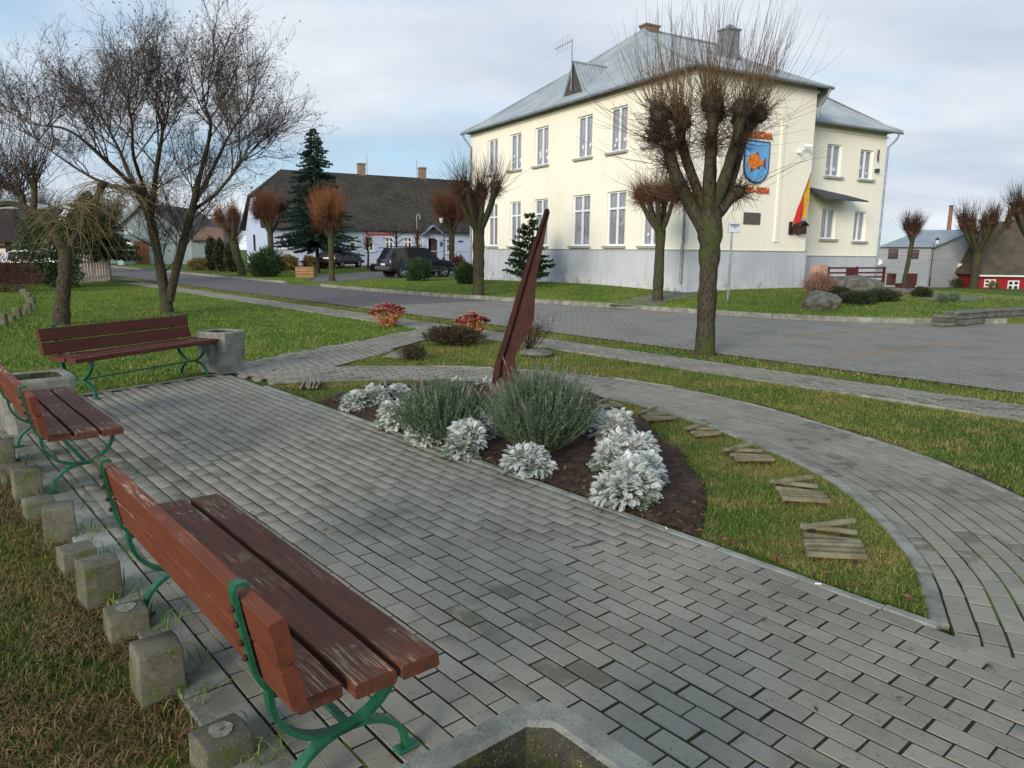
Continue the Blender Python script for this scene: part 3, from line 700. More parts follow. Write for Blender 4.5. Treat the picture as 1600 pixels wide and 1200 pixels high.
def wall_holes(mb, F, t0, t1, z0, z1, holes, depth=0.16):
    T = sorted({t0, t1, *[h[0] for h in holes], *[h[1] for h in holes]}); Zs = sorted({z0, z1, *[h[2] for h in holes], *[h[3] for h in holes]})
    for i in range(len(T) - 1):
        for j in range(len(Zs) - 1):
            tm, zm = (T[i] + T[i + 1]) / 2, (Zs[j] + Zs[j + 1]) / 2
            if any(h[0] < tm < h[1] and h[2] < zm < h[3] for h in holes): continue
            mb.quad(F(T[i], Zs[j]), F(T[i + 1], Zs[j]), F(T[i + 1], Zs[j + 1]), F(T[i], Zs[j + 1]))
    for h in holes:
        a, b, c, d_ = h; c4 = [(a, c), (b, c), (b, d_), (a, d_)]
        for k in range(4): p, q = c4[k], c4[(k + 1) % 4]; mb.quad(F(*p), F(*q), F(*q, -depth), F(*p, -depth))
def window(parent, F, t0, t1, z0, z1, transom=None, mull=True, sill=True, q=-0.13, curtain='curtain', frame='pvc', fw=0.07, sillmat='sill', flakes=0, grid=None):
    mb = MB(); q0, q1 = q - .03, q + .04
    obox(mb, F, t0, t0 + fw, z0, z1, q0, q1); obox(mb, F, t1 - fw, t1, z0, z1, q0, q1); obox(mb, F, t0 + fw, t1 - fw, z0, z0 + fw, q0, q1); obox(mb, F, t0 + fw, t1 - fw, z1 - fw, z1, q0, q1)
    tm = (t0 + t1) / 2
    if mull: obox(mb, F, tm - fw * .75, tm + fw * .75, z0 + fw, z1 - fw, q0 + .003, q1 - .003)
    if transom: obox(mb, F, t0 + fw, t1 - fw, transom - fw * .6, transom + fw * .6, q0 + .005, q1 + .004)
    if grid:
        for k in range(1, grid): zz = z0 + (z1 - z0) * k / grid; obox(mb, F, t0 + fw, t1 - fw, zz - .02, zz + .02, q0 + .006, q1 - .006)
    wn = mb.build('window', frame, parent)
    off = parent['_o']
    mp_ = MB(); mp_.quad(F(t0 + fw / 2, z0 + fw / 2, q), F(t1 - fw / 2, z0 + fw / 2, q), F(t1 - fw / 2, z1 - fw / 2, q), F(t0 + fw / 2, z1 - fw / 2, q)); mp_.build('pane', 'pane', wn, off=off)
    mc = MB(); K = 14
    for k in range(K):
        a, b = t0 + (t1 - t0) * k / K, t0 + (t1 - t0) * (k + 1) / K; w0, w1 = (.025 if k % 2 else 0), (0 if k % 2 else .025)
        mc.quad(F(a, z0 + .04, q - .06 - w0), F(b, z0 + .04, q - .06 - w1), F(b, z1, q - .06 - w1), F(a, z1, q - .06 - w0))
    mc.build('curtain', curtain, wn, off=off)
    if sill:
        ms = MB(); obox(ms, F, t0 - .12, t1 + .12, z0 - .10, z0 - .005, -.10, .13); ms.build('sill', sillmat, wn, off=off)
    for k in range(flakes):
        mf = MB(); tt = t0 + (t1 - t0) * (.22 + .5 * (k % 2) + random.uniform(-.06, .06)); zz = z0 + .22 + .18 * (k // 2) + random.uniform(0, .3) ; r = random.uniform(.06, .11)
        for j in range(3):
            aa = j * math.pi / 3 + .3; c_, s_ = math.cos(aa), math.sin(aa); w_ = .022
            mf.quad(F(tt + r * c_ - w_ * s_, zz + r * s_ + w_ * c_, q + .006 + .002 * j), F(tt + r * c_ + w_ * s_, zz + r * s_ - w_ * c_, q + .006 + .002 * j), F(tt - r * c_ + w_ * s_, zz - r * s_ - w_ * c_, q + .006 + .002 * j), F(tt - r * c_ - w_ * s_, zz - r * s_ + w_ * c_, q + .006 + .002 * j))
        mf.build('paper_snowflake', 'snow', wn, off=off)
    return wn
def corrugate(mb, ncol, base, top_f, up, nrm, rows=7, lam=0.176, amp=0.024, L=10.0, power=1.0):
    """columns x along the eave; base(x)->eave point; up(x,f)->point at slope fraction f; top_f(x)->limit"""
    V = []; xs_ = np.linspace(0, L, ncol)
    for x in xs_:
        ft = top_f(x); o = Vector(nrm) * (amp * math.sin(2 * math.pi * x / lam))
        for k in range(rows): V.append(Vector(up(x, ft * k / (rows - 1))) + o)
    mb.add(V, [(i * rows + k, (i + 1) * rows + k, (i + 1) * rows + k + 1, i * rows + k + 1) for i in range(ncol - 1) for k in range(rows - 1)])

TC = np.array([6.41675, 27.5]); TE = np.array([-0.49614, 0.86824]); TN = np.array([0.86824, 0.49614])
def TP(e, n, z): return Vector((*(TC + e * TE + n * TN), z))
hall = grp(TP(9, 5, 0.3), 'town_hall', 'cream two-storey town hall with grey plinth and hipped corrugated roof', 'building')
FL = facade(TC, TE, -TN); FF = facade(TC, TN, -TE); FW = facade(TC + 1.5 * TE + 6.35 * TN, TN, -TE)
PLZ, EAV = 1.85, 8.22
UP = [(14.72, 15.85), (12.27, 13.42), (9.75, 10.98), (6.25, 7.42), (3.87, 5.04), (1.6, 2.75)]
LO = [(14.7, 15.83), (12.25, 13.36), (9.7, 10.95), (6.25, 7.62), (3.78, 5.04), (1.6, 2.72)]
hl = [(a, b, 5.78, 7.54) for a, b in UP] + [(a, b, 1.99, 4.21) for a, b in LO]
mb = MB(); wall_holes(mb, FL, 0, 17.85, PLZ, EAV, hl); 
wall_holes(mb, FF, 0, 6.35, PLZ, EAV, [])
hw = [(2.78, 3.77, 5.12, 6.47), (5.05, 5.98, 5.12, 6.40), (2.80, 3.75, 2.42, 3.74), (5.04, 5.88, 2.36, 3.68)]
wall_holes(mb, FW, 0, 6.82, 1.68, 7.30, hw)
mb.quad(TP(0, 6.35, PLZ), TP(1.5, 6.35, PLZ), TP(1.5, 6.35, EAV), TP(0, 6.35, EAV))
mb.quad(TP(1.5, 13.17, 1.68), TP(17.8, 13.17, 1.68), TP(17.8, 13.17, 7.3), TP(1.5, 13.17, 7.3))
mb.quad(TP(17.85, 0, PLZ), TP(17.85, 13.17, PLZ), TP(17.85, 13.17, 7.3), TP(17.85, 0, EAV))
mb.build('wall', 'cream', hall)
# arched blind niche on the front: raised pilaster strips and arch
mb = MB()
for t in (1.25, 4.55): obox(mb, FF, t - .09, t + .09, 2.25, 6.6, 0.0, 0.05); obox(mb, FF, t - .16, t + .16, 6.6, 6.68, 0.0, 0.07); obox(mb, FF, t - .13, t + .13, 2.19, 2.25, 0, .06)
K = 26
for k in range(K):
    a0, a1 = math.pi * k / K, math.pi * (k + 1) / K; c, rx, ry = 2.9, 1.70, 0.72
    p = [(c + rx * math.cos(a), 6.68 + ry * math.sin(a)) for a in (a0, a1)]; q = [(c + (rx - .16) * math.cos(a), 6.68 + (ry - .14) * math.sin(a)) for a in (a0, a1)]
    mb.slab([FF(*p[0], .002), FF(*p[1], .002), FF(*q[1], .002), FF(*q[0], .002)], -Vector((*TE, 0)) * .05)
mb.build('arch_moulding', 'cream', hall)
# cornice under the eaves
mb = MB(); obox(mb, FL, -.06, 17.9, 7.98, 8.06, 0.0, .07); obox(mb, FF, 0.0, 6.41, 7.98, 8.06, 0.0, .07); obox(mb, FW, 0.02, 6.88, 7.0, 7.07, 0, .06); mb.build('cornice', 'cream', hall)
# plinth, slightly proud, with a drip edge
mb = MB(); obox(mb, FL, -.04, 17.9, -0.3, PLZ - .03, -.3, .045); obox(mb, FF, .31, 6.39, -0.3, PLZ - .031, -.3, .047); obox(mb, FW, .05, 6.87, -.3, 1.65, -.3, .045)
mb.build('plinth', 'plinth', hall)
mb = MB(); obox(mb, FL, -.06, 17.9, PLZ - .03, PLZ, -.02, .075); obox(mb, FF, 0.02, 6.41, PLZ - .0295, PLZ + .001, -.02, .077); obox(mb, FW, .05, 6.89, 1.65, 1.68, -.02, .075); mb.build('plinth_drip', 'sill', hall)
for a, b in UP: window(hall, FL, a, b, 5.78, 7.54, flakes=4 if a < 14 else 2)
for a, b in LO: window(hall, FL, a, b, 1.99, 4.21, transom=3.52, flakes=3 if a < 3 else 0)
for h in hw: window(hall, FW, *h, fw=.06, flakes=2 if h[2] > 5 else 0)
# roof slopes
RZ = 4.0; PW_ = 1.10
nl = Vector((*(-TN), 1.2)).normalized(); nf = Vector((*(-TE), 2.2)).normalized()
mb = MB()
corrugate(mb, 640, None, lambda x: max(min(x / 9.4, (18.7 - x) / 9.3), 0.0), lambda x, f: TP(-.4 + x, -.4 + 5.2 * f, 8.2 + RZ * f ** PW_), nl, L=18.7)
corrugate(mb, 250, None, lambda x: min(x / 5.2, 1.0), lambda x, f: TP(-.4 + 9.4 * f, -.4 + x, 8.2 + RZ * f ** PW_), nf, L=7.15)
corrugate(mb, 240, None, lambda x: max(min((6.95 - x) / 4.0, 1.0), 0), lambda x, f: TP(1.1 + 7.9 * f, 6.75 + x, 7.28 + 4.9 * f ** 1.12), nf, L=6.95)
mb.quad(TP(1.1, 13.7, 7.28), TP(17, 13.7, 7.28), TP(9, 9.7, 12.18)); mb.quad(TP(18.3, -.4, 8.2), TP(9, 4.8, 12.2), TP(9, 9.7, 12.18), TP(17, 13.7, 7.28))
mb.quad(TP(-.4, 6.75, 8.2), TP(9, 6.75, 12.2), TP(1.1, 6.75, 7.28), TP(0, 6.75, 7.6))
roof = mb.build('roof', 'corr', hall)
OF = hall['_o']
mb = MB()          # soffits and fascia
mb.quad(TP(-.38, -.38, 8.13), TP(18.2, -.38, 8.13), TP(18.2, 0.05, 8.2), TP(-.38, .05, 8.2)); mb.quad(TP(-.38, -.38, 8.131), TP(-.38, 6.7, 8.131), TP(.05, 6.7, 8.2), TP(.05, -.38, 8.2)); mb.quad(TP(1.12, 6.8, 7.2), TP(1.12, 13.6, 7.2), TP(1.55, 13.6, 7.28), TP(1.55, 6.8, 7.28))
mb.build('soffit', 'darkwood', roof, off=OF)
for nm, pts in (('ridge_cap', [TP(9, 4.8, 12.24), TP(9, 9.7, 12.22)]), ('hip_cap', [TP(-.4 + 9.4 * f, -.4 + 5.2 * f, 8.22 + RZ * f ** PW_) for f in np.linspace(0, 1, 8)]), ('hip_cap', [TP(18.3 - 9.3 * f, -.4 + 5.2 * f, 8.22 + RZ * f ** PW_) for f in np.linspace(0, 1, 8)]), ('hip_cap', [TP(1.1 + 7.9 * f, 13.7 - 4 * f, 7.3 + 4.9 * f ** 1.12) for f in np.linspace(0, 1, 8)])):
    mb = MB(); mb.tube(pts, .07, 6); mb.build(nm, 'corr', roof, off=OF)
# dormer with a pointed front
mb = MB(); ed, nd0, zb, hw_, ht = 8.25, 0.35, 8.62, .82, 1.42
mb.quad(TP(ed - hw_ + .1, nd0, zb), TP(ed + hw_ - .1, nd0, zb), TP(ed, nd0, zb + ht - .12)); dm = mb.build('dormer', 'darkwood', roof, off=OF)
mb = MB(); nr = 2.35
for sg in (-1, 1):
    V = []; n_ = 26; 
    for i in range(n_):
        nn = nd0 - .1 + (nr - nd0) * i / (n_ - 1); fb = 1 - max(0, (nn - nd0 + .1) / (nr - nd0)); o_ = Vector((*(TE * sg), .6)).normalized() * (.024 * math.sin(2 * math.pi * nn / .176))
        V += [TP(ed, nn, zb + ht) + o_, TP(ed + sg * hw_ * fb, nn, zb + ht - (ht + .04) * fb) + o_]
    mb.add(V, [(2 * i, 2 * i + 1, 2 * i + 3, 2 * i + 2) for i in range(n_ - 1)])
mb.tube([TP(ed, nd0 - .12, zb + ht + .02), TP(ed, nr, zb + ht + .02)], .05, 6); mb.build('dormer_roof', 'corr', roof, off=OF)
mb = MB(); mb.tube([TP(ed, nd0 - .15, zb + .2), TP(ed, nd0 - .15, zb + ht + .95)], .03, 6); mb.tube([TP(ed, nd0 - .15, zb + ht + .9), TP(ed + 1.15, nd0 - .3, zb + ht + .75)], .018, 5)
for k in range(6): p = TP(ed + .15 + .17 * k, nd0 - .17 - .02 * k, zb + ht + .88 - .02 * k); mb.tube([p - Vector((0, 0, .33)), p + Vector((0, 0, .33))], .006, 4)
mb.build('roof_antenna', 'zinc', hall)
mb = MB(); c = TP(9, 5.15, 12.45); mb.box(c + Vector((0, 0, -.45)), (.5, .8, .8), math.atan2(TE[1], TE[0]), .02); mb.box(c + Vector((0, 0, -.03)), (.6, .9, .08), math.atan2(TE[1], TE[0])); mb.build('brick_chimney', 'tanbrick0', roof, off=OF)
mb = MB(); c = TP(4.6, 6.0, 10.6); mb.box(c, (.6, .7, 1.4), math.atan2(TE[1], TE[0]), .02); mb.box(c + Vector((0, 0, .73)), (.7, .8, .08), math.atan2(TE[1], TE[0])); mb.box(c + Vector((0, 0, .85)), (.25, .25, .18), math.atan2(TE[1], TE[0])); mb.build('metal_chimney', 'zinc', roof, off=OF)
mb = MB(); mb.tube([TP(2.2, 6.3, 9.0), TP(2.2, 6.3, 9.95)], .09, 8); mb.build('vent_pipe', 'zinc', roof, off=OF)
# gutters' downpipes
def pipe(pts, r=.05): mb = MB(); mb.tube(pts, r, 8); mb.build('downpipe', 'zinc', hall)
pipe([TP(18.0, -.42, 8.12), TP(18.0, -.40, 7.95), TP(17.7, -.1, 7.4), TP(17.7, -.1, 0.2)])
pipe([TP(.18, -.42, 8.1), TP(.18, -.3, 7.9), TP(.18, -.1, 7.5), TP(.18, -.1, 2.1), TP(.18, -.14, 1.95), TP(.18, -.14, .6)])
pipe([TP(-.42, 6.55, 8.1), TP(-.35, 6.5, 7.85), TP(-.1, 6.45, 7.5), TP(-.02, 6.45, 7.1)]); pipe([TP(1.08, 13.45, 7.2), TP(1.15, 13.4, 6.95), TP(1.42, 13.22, 6.6), TP(1.42, 13.22, .3)])
mb = MB(); mb.tube([TP(-.42, -.4, 8.14), TP(-.42, 6.75, 8.14)], .06, 8); mb.tube([TP(-.4, -.42, 8.14), TP(18.3, -.42, 8.14)], .06, 8); mb.tube([TP(1.08, 6.8, 7.22), TP(1.08, 13.7, 7.22)], .055, 8); mb.build('gutter', 'zinc', hall)
# entrance canopy on the wing
mb = MB(); mb.slab([FW(1.6, 4.55, 0.02), FW(4.35, 4.0, 1.1), FW(1.6, 4.0, 1.1)], (0, 0, .06)); mb.slab([FW(1.6, 4.55, 0.02), FW(4.35, 4.30, 0.02), FW(4.35, 4.0, 1.1)], (0, 0, .06)); mb.build('canopy', 'char', hall)
# wall fittings
mb = MB(); obox(mb, FW, 6.15, 6.3, 5.45, 5.62, 0, .16); mb.tube([FW(6.2, 5.95, .1), FW(6.13, 6.2, .12), FW(6.2, 6.45, .1)], .04, 6); mb.build('wall_lamp', 'char', hall)
mb = MB(); obox(mb, FF, 5.5, 5.66, 5.72, 5.8, 0, .1); mb.tube([FF(5.58, 5.76, .1), FF(5.7, 5.9, .25)], .03, 6); mb.tube([FF(5.6, 5.93, .2), FF(5.78, 5.9, .42)], .07, 8); mb.tube([FF(5.4, 5.68, .05), FF(5.35, 5.66, .3)], .05, 8)
mb.build('security_camera', 'pvc', hall)
mb = MB(); obox(mb, FF, 2.72, 3.6, 2.84, 3.28, 0.0, .04); pq = mb.build('plaque', simple('bronze_plaque', S(104, 92, 84), S(84, 74, 68), 12, 0.5, spec=.4), None, off=FF(3.15, 2.84)); pq.location = FF(3.15, 2.84)
tag(pq, 'small bronze memorial plaque on the cream wall below the emblem', 'plaque')
PLQ = pq

# ---- text helper
def text_mesh(txt, size, ext=0.0, bold=0.0):
    cu = bpy.data.curves.new('lettering', 'FONT'); cu.body = txt; cu.size = size; cu.extrude = ext; cu.offset = bold; cu.align_x = 'CENTER'; cu.align_y = 'CENTER'; cu.resolution_u = 3
    ob = bpy.data.objects.new('lettering_tmp', cu); COL.objects.link(ob); dg_ = bpy.context.evaluated_depsgraph_get(); me = bpy.data.meshes.new_from_object(ob.evaluated_get(dg_)); bpy.data.objects.remove(ob); bpy.data.curves.remove(cu); return me
def put_text(txt, size, wid, pos, d, up, nrm, mat, parent, ext=.02, bold=0.0, name='lettering'):
    me = text_mesh(txt, size, ext, bold); xs_ = [v.co.x for v in me.vertices]; ww = max(xs_) - min(xs_); k = wid / ww if wid else 1
    d, up, nrm = Vector(d), Vector(up), Vector(nrm); off = Vector(parent['_o'])
    for v in me.vertices: v.co = Vector(pos) - off + d * v.co.x * k + up * v.co.y + nrm * v.co.z
    return link(name, me, mat, parent)
D3N, D3E = Vector((*TN, 0)), Vector((*TE, 0)); UPV = Vector((0, 0, 1)); OUTF = -D3E
# ---- emblem with the fish
M['blue'] = simple('sky_blue_paint', S(112, 176, 224), S(96, 160, 212), 3, 0.6); M['navy'] = simple('dark_blue_border', S(38, 48, 78), None, rough=.6)
M['orange'] = simple('orange_paint', S(232, 138, 40), S(206, 104, 34), 9, 0.6); M['fin'] = simple('maroon_fin', S(128, 40, 40), S(150, 56, 36), 9, .6); M['letter'] = simple('orange_brown_letter', S(212, 112, 62), S(180, 84, 48), 10, .7); M['black'] = simple('black_paint', S(24, 24, 26), None, rough=.5)
em = grp(FF(3.17, 4.38), 'wall_emblem', 'blue shield with an orange fish and orange lettering on the cream wall', 'emblem')
def shield(t0, t1, zt, zb, ins=0.0):
    c = (t0 + t1) / 2; hw2 = (t1 - t0) / 2 - ins; P_ = [(c - hw2, zt - ins), (c + hw2, zt - ins)]; zs = zb + (zt - zb) * .36
    for k in range(13): a = -math.pi * k / 12; P_.append((c + hw2 * math.cos(a), zs + (zs - zb - ins) * math.sin(a)))
    return P_
mb = MB(); mb.slab([FF(t, z, .02) for t, z in shield(2.5, 3.84, 5.93, 4.37)], OUTF * .05); mb.build('shield_border', 'navy', em)
mb = MB(); mb.slab([FF(t, z, .03) for t, z in shield(2.5, 3.84, 5.93, 4.37, .055)], OUTF * .05); mb.build('shield_field', 'blue', em)
fc, fz = 3.08, 5.13
fish = [(-.42, .06), (-.36, .2), (-.2, .3), (-.02, .31), (.13, .24), (.25, .12), (.34, .05), (.42, .04), (.42, -.06), (.32, -.08), (.18, -.12), (.05, -.2), (-.1, -.25), (-.24, -.22), (-.35, -.12), (-.42, -.03)]
mb = MB(); mb.slab([FF(fc + x, fz + y, .085) for x, y in fish], OUTF * .03); fb = mb.build('fish', 'orange', em)
for P_ in ([(.40, .03), (.54, .22), (.52, .02), (.56, -.22), (.40, -.05)], [(-.02, .31), (.08, .40), (.17, .22), (.10, .25)], [(-.26, -.21), (-.2, -.38), (-.08, -.25)], [(.10, -.16), (.2, -.26), (.24, -.11)]):
    mb = MB(); mb.slab([FF(fc + x, fz + y, .083) for x, y in P_], OUTF * .022); mb.build('fin', 'fin', fb, off=em['_o'])
mb = MB(); mb.slab([FF(fc - .32 + .03 * math.cos(a), fz + .1 + .03 * math.sin(a), .117) for a in np.linspace(0, 5.6, 8)], OUTF * .006); mb.build('eye', 'black', fb, off=em['_o'])
put_text('VELIUONA', .34, 1.5, FF(3.17, 6.13, .06), D3N, UPV, OUTF, 'letter', em, ext=.03, bold=.004)
put_text('1501-2001', .31, 1.42, FF(3.2, 4.12, .06), D3N, UPV, OUTF, 'letter', em, ext=.03, bold=.004)
# ---- flag on its holder and the small house-shaped wall lantern beside it
M['flag_y'] = simple('yellow_cloth', S(214, 164, 44), S(190, 140, 36), 6, .85); M['flag_g'] = simple('green_cloth', S(64, 92, 56), None, rough=.85); M['flag_r'] = simple('red_cloth', S(206, 48, 44), S(180, 36, 38), 6, .85)
_rf = ray(1267, 272); _q = TC - .75 * TE; _A = np.array([[_rf[0], -TN[0]], [_rf[1], -TN[1]]]); _k, _t = np.linalg.solve(_A, _q); FLAGTOP = FF(_t, CAMH + _k * _rf[2], .75)
fl = grp(FF(5.35, 2.75, .1), 'wall_flag', 'yellow, green and red flag hanging on a slanted pole at the wall corner', 'flag')
pb, pt_ = FF(5.35, 2.75, .08), FLAGTOP
mb = MB(); mb.tube([pb, pt_], .03, 6); mb.tube([pt_, pt_ + Vector((0, 0, .1))], .012, 5); mb.build('flag_pole', simple('pole_wood', S(160, 120, 80), None), fl)
mb = MB(); obox(mb, FF, 5.28, 5.42, 2.5, 3.0, 0, .12); mb.build('pole_holder', 'black', fl)
axis = (pt_ - pb)
for nm, mt, f0, f1, dr0, dr1 in (('yellow_stripe', 'flag_y', .70, .92, .0, 1.0), ('green_stripe', 'flag_g', .58, .70, 0, .9), ('red_stripe', 'flag_r', .22, .58, 0, .8)):
    mb = MB(); V = []; nU, nV = 7, 9
    for i in range(nU):
        f = f0 + (f1 - f0) * i / (nU - 1); top = pb + axis * f
        for j in range(nV):
            h = j / (nV - 1); z_end = 3.2 - .1 * (f - .2); drop = max((top.z - z_end), .15) * h if nm != 'red_stripe' else max(top.z - 2.95, .1) * h
            V.append(top + Vector((0, 0, -drop)) + D3N * (.05 * math.sin(9 * f + 3 * h)) + OUTF * (.06 * math.sin(14 * f + 2 * h)))
    mb.add(V, [(i * nV + j, (i + 1) * nV + j, (i + 1) * nV + j + 1, i * nV + j + 1) for i in range(nU - 1) for j in range(nV - 1)]); mb.build(nm, mt, fl, smooth=True)
bh = grp(FF(5.75, 2.6, .2), 'wall_post_box', 'small dark brown house-shaped box on the wall below the flag', 'box')
mb = MB(); obox(mb, FF, 5.58, 5.98, 2.52, 2.86, 0, .3); mb.build('box_body', simple('dark_brown_box', S(66, 48, 44), None), bh)
mb = MB(); mb.slab([FF(5.52, 2.84, -.02 + .03), FF(5.78, 3.0, .01), FF(6.04, 2.84, .01), FF(6.04, 2.88, .01), FF(5.78, 3.04, .01), FF(5.52, 2.88, .01)], OUTF * .36); mb.build('box_roof', simple('brown_box_roof', S(84, 58, 50), None), bh)
# basement stairs railing by the wing
rl = grp(FW(3.3, .3, 2.2), 'stair_railing', 'dark red railing above the basement steps beside the town hall', 'railing')
M['maroon'] = simple('maroon_paint', S(96, 40, 40), S(78, 34, 36), 5, .6)
for zz in (1.18, .98, .80, .62): mb = MB(); obox(mb, FW, .9, 4.7, zz - .035, zz + .035, 1.98, 2.02); mb.build('rail', 'maroon', rl)
for t in (.9, 2.75, 4.6): mb = MB(); obox(mb, FW, t - .05, t + .05, .1, 1.24, 1.96, 2.04); mb.build('post', 'maroon', rl)
mb = MB(); obox(mb, FW, 2.0, 2.7, .6, 1.15, 2.03, 2.06); mb.build('panel', 'maroon', rl)
mb = MB(); obox(mb, FW, .2, .75, 0.1, 1.3, 1.7, 2.1); o = mb.build('brick_pier', simple('pinkish_brick', S(198, 158, 138), S(176, 136, 116), 9, .9), rl)

# ---- lilac timber house with the dark mossy roof
M['tanbrick'] = simple('tan_chimney_brick', S(150, 130, 112), S(122, 106, 92), 6, .9); M['lilac'] = simple('lilac_boards', S(196, 204, 226), S(180, 188, 212), 2, 0.85, cs=(0.3, 0.3, 14)); M['mossroof'] = streak_roof(); M['white'] = simple('white_paint', S(236, 236, 232), S(222, 222, 218), 4, .7); M['redcurt'] = simple('maroon_blind', S(120, 44, 48), S(96, 36, 42), 4, .9); M['darkglass'] = simple('dark_glass', S(48, 52, 58), S(36, 40, 46), 2, 0.15, spec=.5)
ph = math.radians(29); HD = np.array([math.cos(ph), math.sin(ph)]); HN = np.array([-HD[1], HD[0]]); HP = np.array([-19.75, 60.0])
def HPt(t, q, z): return Vector((*(HP + t * HD + q * HN), z))
FH = facade(HP, HD, -HN)
def onp(x, y, P0, d):
    r_ = ray(x, y); A = np.array([[r_[0], -d[0]], [r_[1], -d[1]]]); k, t = np.linalg.solve(A, P0); return float(t), float(CAMH + k * r_[2])
HL, HW = 27.0, 9.5
lh = grp(HPt(HL / 2, HW / 2, .3), 'lilac_house', 'long lilac wooden house with a big dark mossy roof and white windows', 'house')
EZ = onp(434, 355, HP, HD)[1]
wp = [(546, 556, 370, 392), (570, 584, 370, 392), (602, 615, 370, 392), (631, 644, 370, 392), (656, 661, 372, 392), (697, 709, 373, 395), (436, 446, 370, 388)]
hh = []
for x0, x1, y0, y1 in wp: a, zt = onp(x0, y0, HP, HD); b, zb = onp(x1, y1, HP, HD); hh.append((a, b, zb, zt))
da, dzt = onp(669.5, 372, HP, HD); db, _ = onp(683.5, 372, HP, HD); FZ = .45
mb = MB(); wall_holes(mb, FH, 0, HL, FZ, EZ, hh + [(da, db, FZ + .05, dzt)]); mb.quad(HPt(0, 0, FZ), HPt(0, HW, FZ), HPt(0, HW, EZ), HPt(0, 0, EZ)); mb.quad(HPt(HL, 0, FZ), HPt(HL, HW, FZ), HPt(HL, HW, EZ), HPt(HL, 0, EZ))
mb.quad(HPt(0, 0, EZ), HPt(0, HW, EZ), HPt(0, HW * .68, EZ + 2.6), HPt(0, HW * .32, EZ + 2.6)); mb.build('wall', 'lilac', lh)
for i, h in enumerate(hh):
    wn = window(lh, FH, *h, transom=h[2] + (h[3] - h[2]) * .64, q=-.05, curtain='redcurt' if i in (1, 2, 3) else 'darkglass', frame='white', fw=.10, sill=True, sillmat='white', mull=(h[1] - h[0]) > .6)
for t0 in (2.3, 5.2): 
    for k in range(2):
        mb = MB(); V = [HPt(-.03, 1.8 + 3.2 * k + y, z) for y, z in ((0, 1.5), (.9, 1.5), (.9, 2.9), (0, 2.9))]
    mb.quad(*V); mb.build('end_window', 'darkglass', lh)
mb = MB(); obox(mb, FH, -.05, HL, 0.0, FZ, -.25, .12); mb.build('foundation', simple('fieldstone_foundation', S(176, 146, 124), S(120, 108, 96), 5, .9), lh)
mb = MB(); obox(mb, FH, -.04, HL, 1.62, 1.70, 0, .04); obox(mb, FH, -.04, HL, EZ - .14, EZ, 0.0, .06); mb.build('trim_board', simple('pale_lilac_trim', S(176, 184, 204), None), lh)
RH = 4.9; ov = .5
mb = MB(); E1 = [HPt(-ov, -ov, EZ - .12), HPt(HL + ov, -ov, EZ - .12), HPt(HL, HW / 2, EZ + RH), HPt(2.3, HW / 2, EZ + RH), HPt(-.2, HW * .32, EZ + 2.75)]
for P_ in (E1, [HPt(-ov, HW + ov, EZ - .12), HPt(HL + ov, HW + ov, EZ - .12), HPt(HL, HW / 2, EZ + RH), HPt(2.3, HW / 2, EZ + RH), HPt(-.2, HW * .68, EZ + 2.75)], [HPt(-.25, HW * .30, EZ + 2.7), HPt(-.25, HW * .70, EZ + 2.7), HPt(2.3, HW / 2, EZ + RH)]): mb.slab(P_, (0, 0, .1))
lr = mb.build('roof', 'mossroof', lh)
for px_ in (566, 661):
    t, z = onp(px_, 283, HP + HN * HW / 2, HD); mb = MB(); c = HPt(t, HW / 2 + .2, EZ + RH + .35); mb.box(c, (.6, .6, 1.3), ph, .03); mb.box(c + Vector((0, 0, .66)), (.7, .7, .12), ph); mb.build('chimney', 'tanbrick', lr, off=lh['_o'])
for px_, ty in ((573, 242), (651, 250)):
    t, z = onp(px_, ty, HP + HN * HW / 2, HD); mb = MB(); mb.tube([HPt(t, HW / 2, EZ + RH), HPt(t, HW / 2, z)], .03, 5); mb.build('lightning_rod', 'zinc', lr, off=lh['_o'])
mb = MB(); obox(mb, FH, da, db, FZ, dzt, -.5, -.45); obox(mb, FH, db - .55, db - .02, FZ, dzt - .1, -.44, -.05); mb.build('door_recess', simple('dark_doorway', S(52, 46, 46), S(86, 78, 76), 1), lh)
ta, tza = onp(656, 368, HP, HD); tb, _ = onp(693, 368, HP, HD); mb = MB(); apx = (ta + tb) / 2
mb.slab([FH(ta, dzt + .2, .02), FH(apx, dzt + 1.0, .02), FH(tb, dzt + .2, .02), FH(tb, dzt + .32, .02), FH(apx, dzt + 1.15, .02), FH(ta, dzt + .32, .02)], -Vector((*HN, 0)) * .5); mb.build('porch_gable', simple('blue_grey_trim', S(124, 136, 156), None), lh)
sa_, sz1 = onp(572, 359.5, HP, HD); sb_, sz0 = onp(614, 367.5, HP, HD)
sg = grp(FH((sa_ + sb_) / 2, sz0, .08), 'shop_sign', 'red shop sign with white lettering on the lilac house', 'sign')
mb = MB(); obox(mb, FH, sa_, sb_, sz0, sz1, .05, .11); mb.build('sign_board', simple('red_sign', S(214, 52, 60), None, rough=.5), sg)
put_text('REDOS KIRPYKLA', (sz1 - sz0) * .75, (sb_ - sa_) * .9, FH((sa_ + sb_) / 2, (sz0 + sz1) / 2, .125), Vector((*HD, 0)), UPV, -Vector((*HN, 0)), 'white', sg, ext=.01, bold=.01)
for x, y, wd, ht_, c in ((687, 378, 4, 7, S(60, 84, 160)), (716, 376, 7, 2.5, S(40, 56, 130))):
    t, z = onp(x, y, HP, HD); t2, z2 = onp(x + wd, y + ht_, HP, HD); mb = MB(); obox(mb, FH, t, t2, z2, z, .02, .05); o = mb.build('wall_notice', simple('blue_notice', c, None), None, off=FH(t, z2, .02)); o.location = FH(t, z2, .02)
    tag(o, 'small blue notice on the lilac wall beside the doorway' if x == 687 else 'narrow blue plate on the lilac wall near the town hall corner', 'notice')

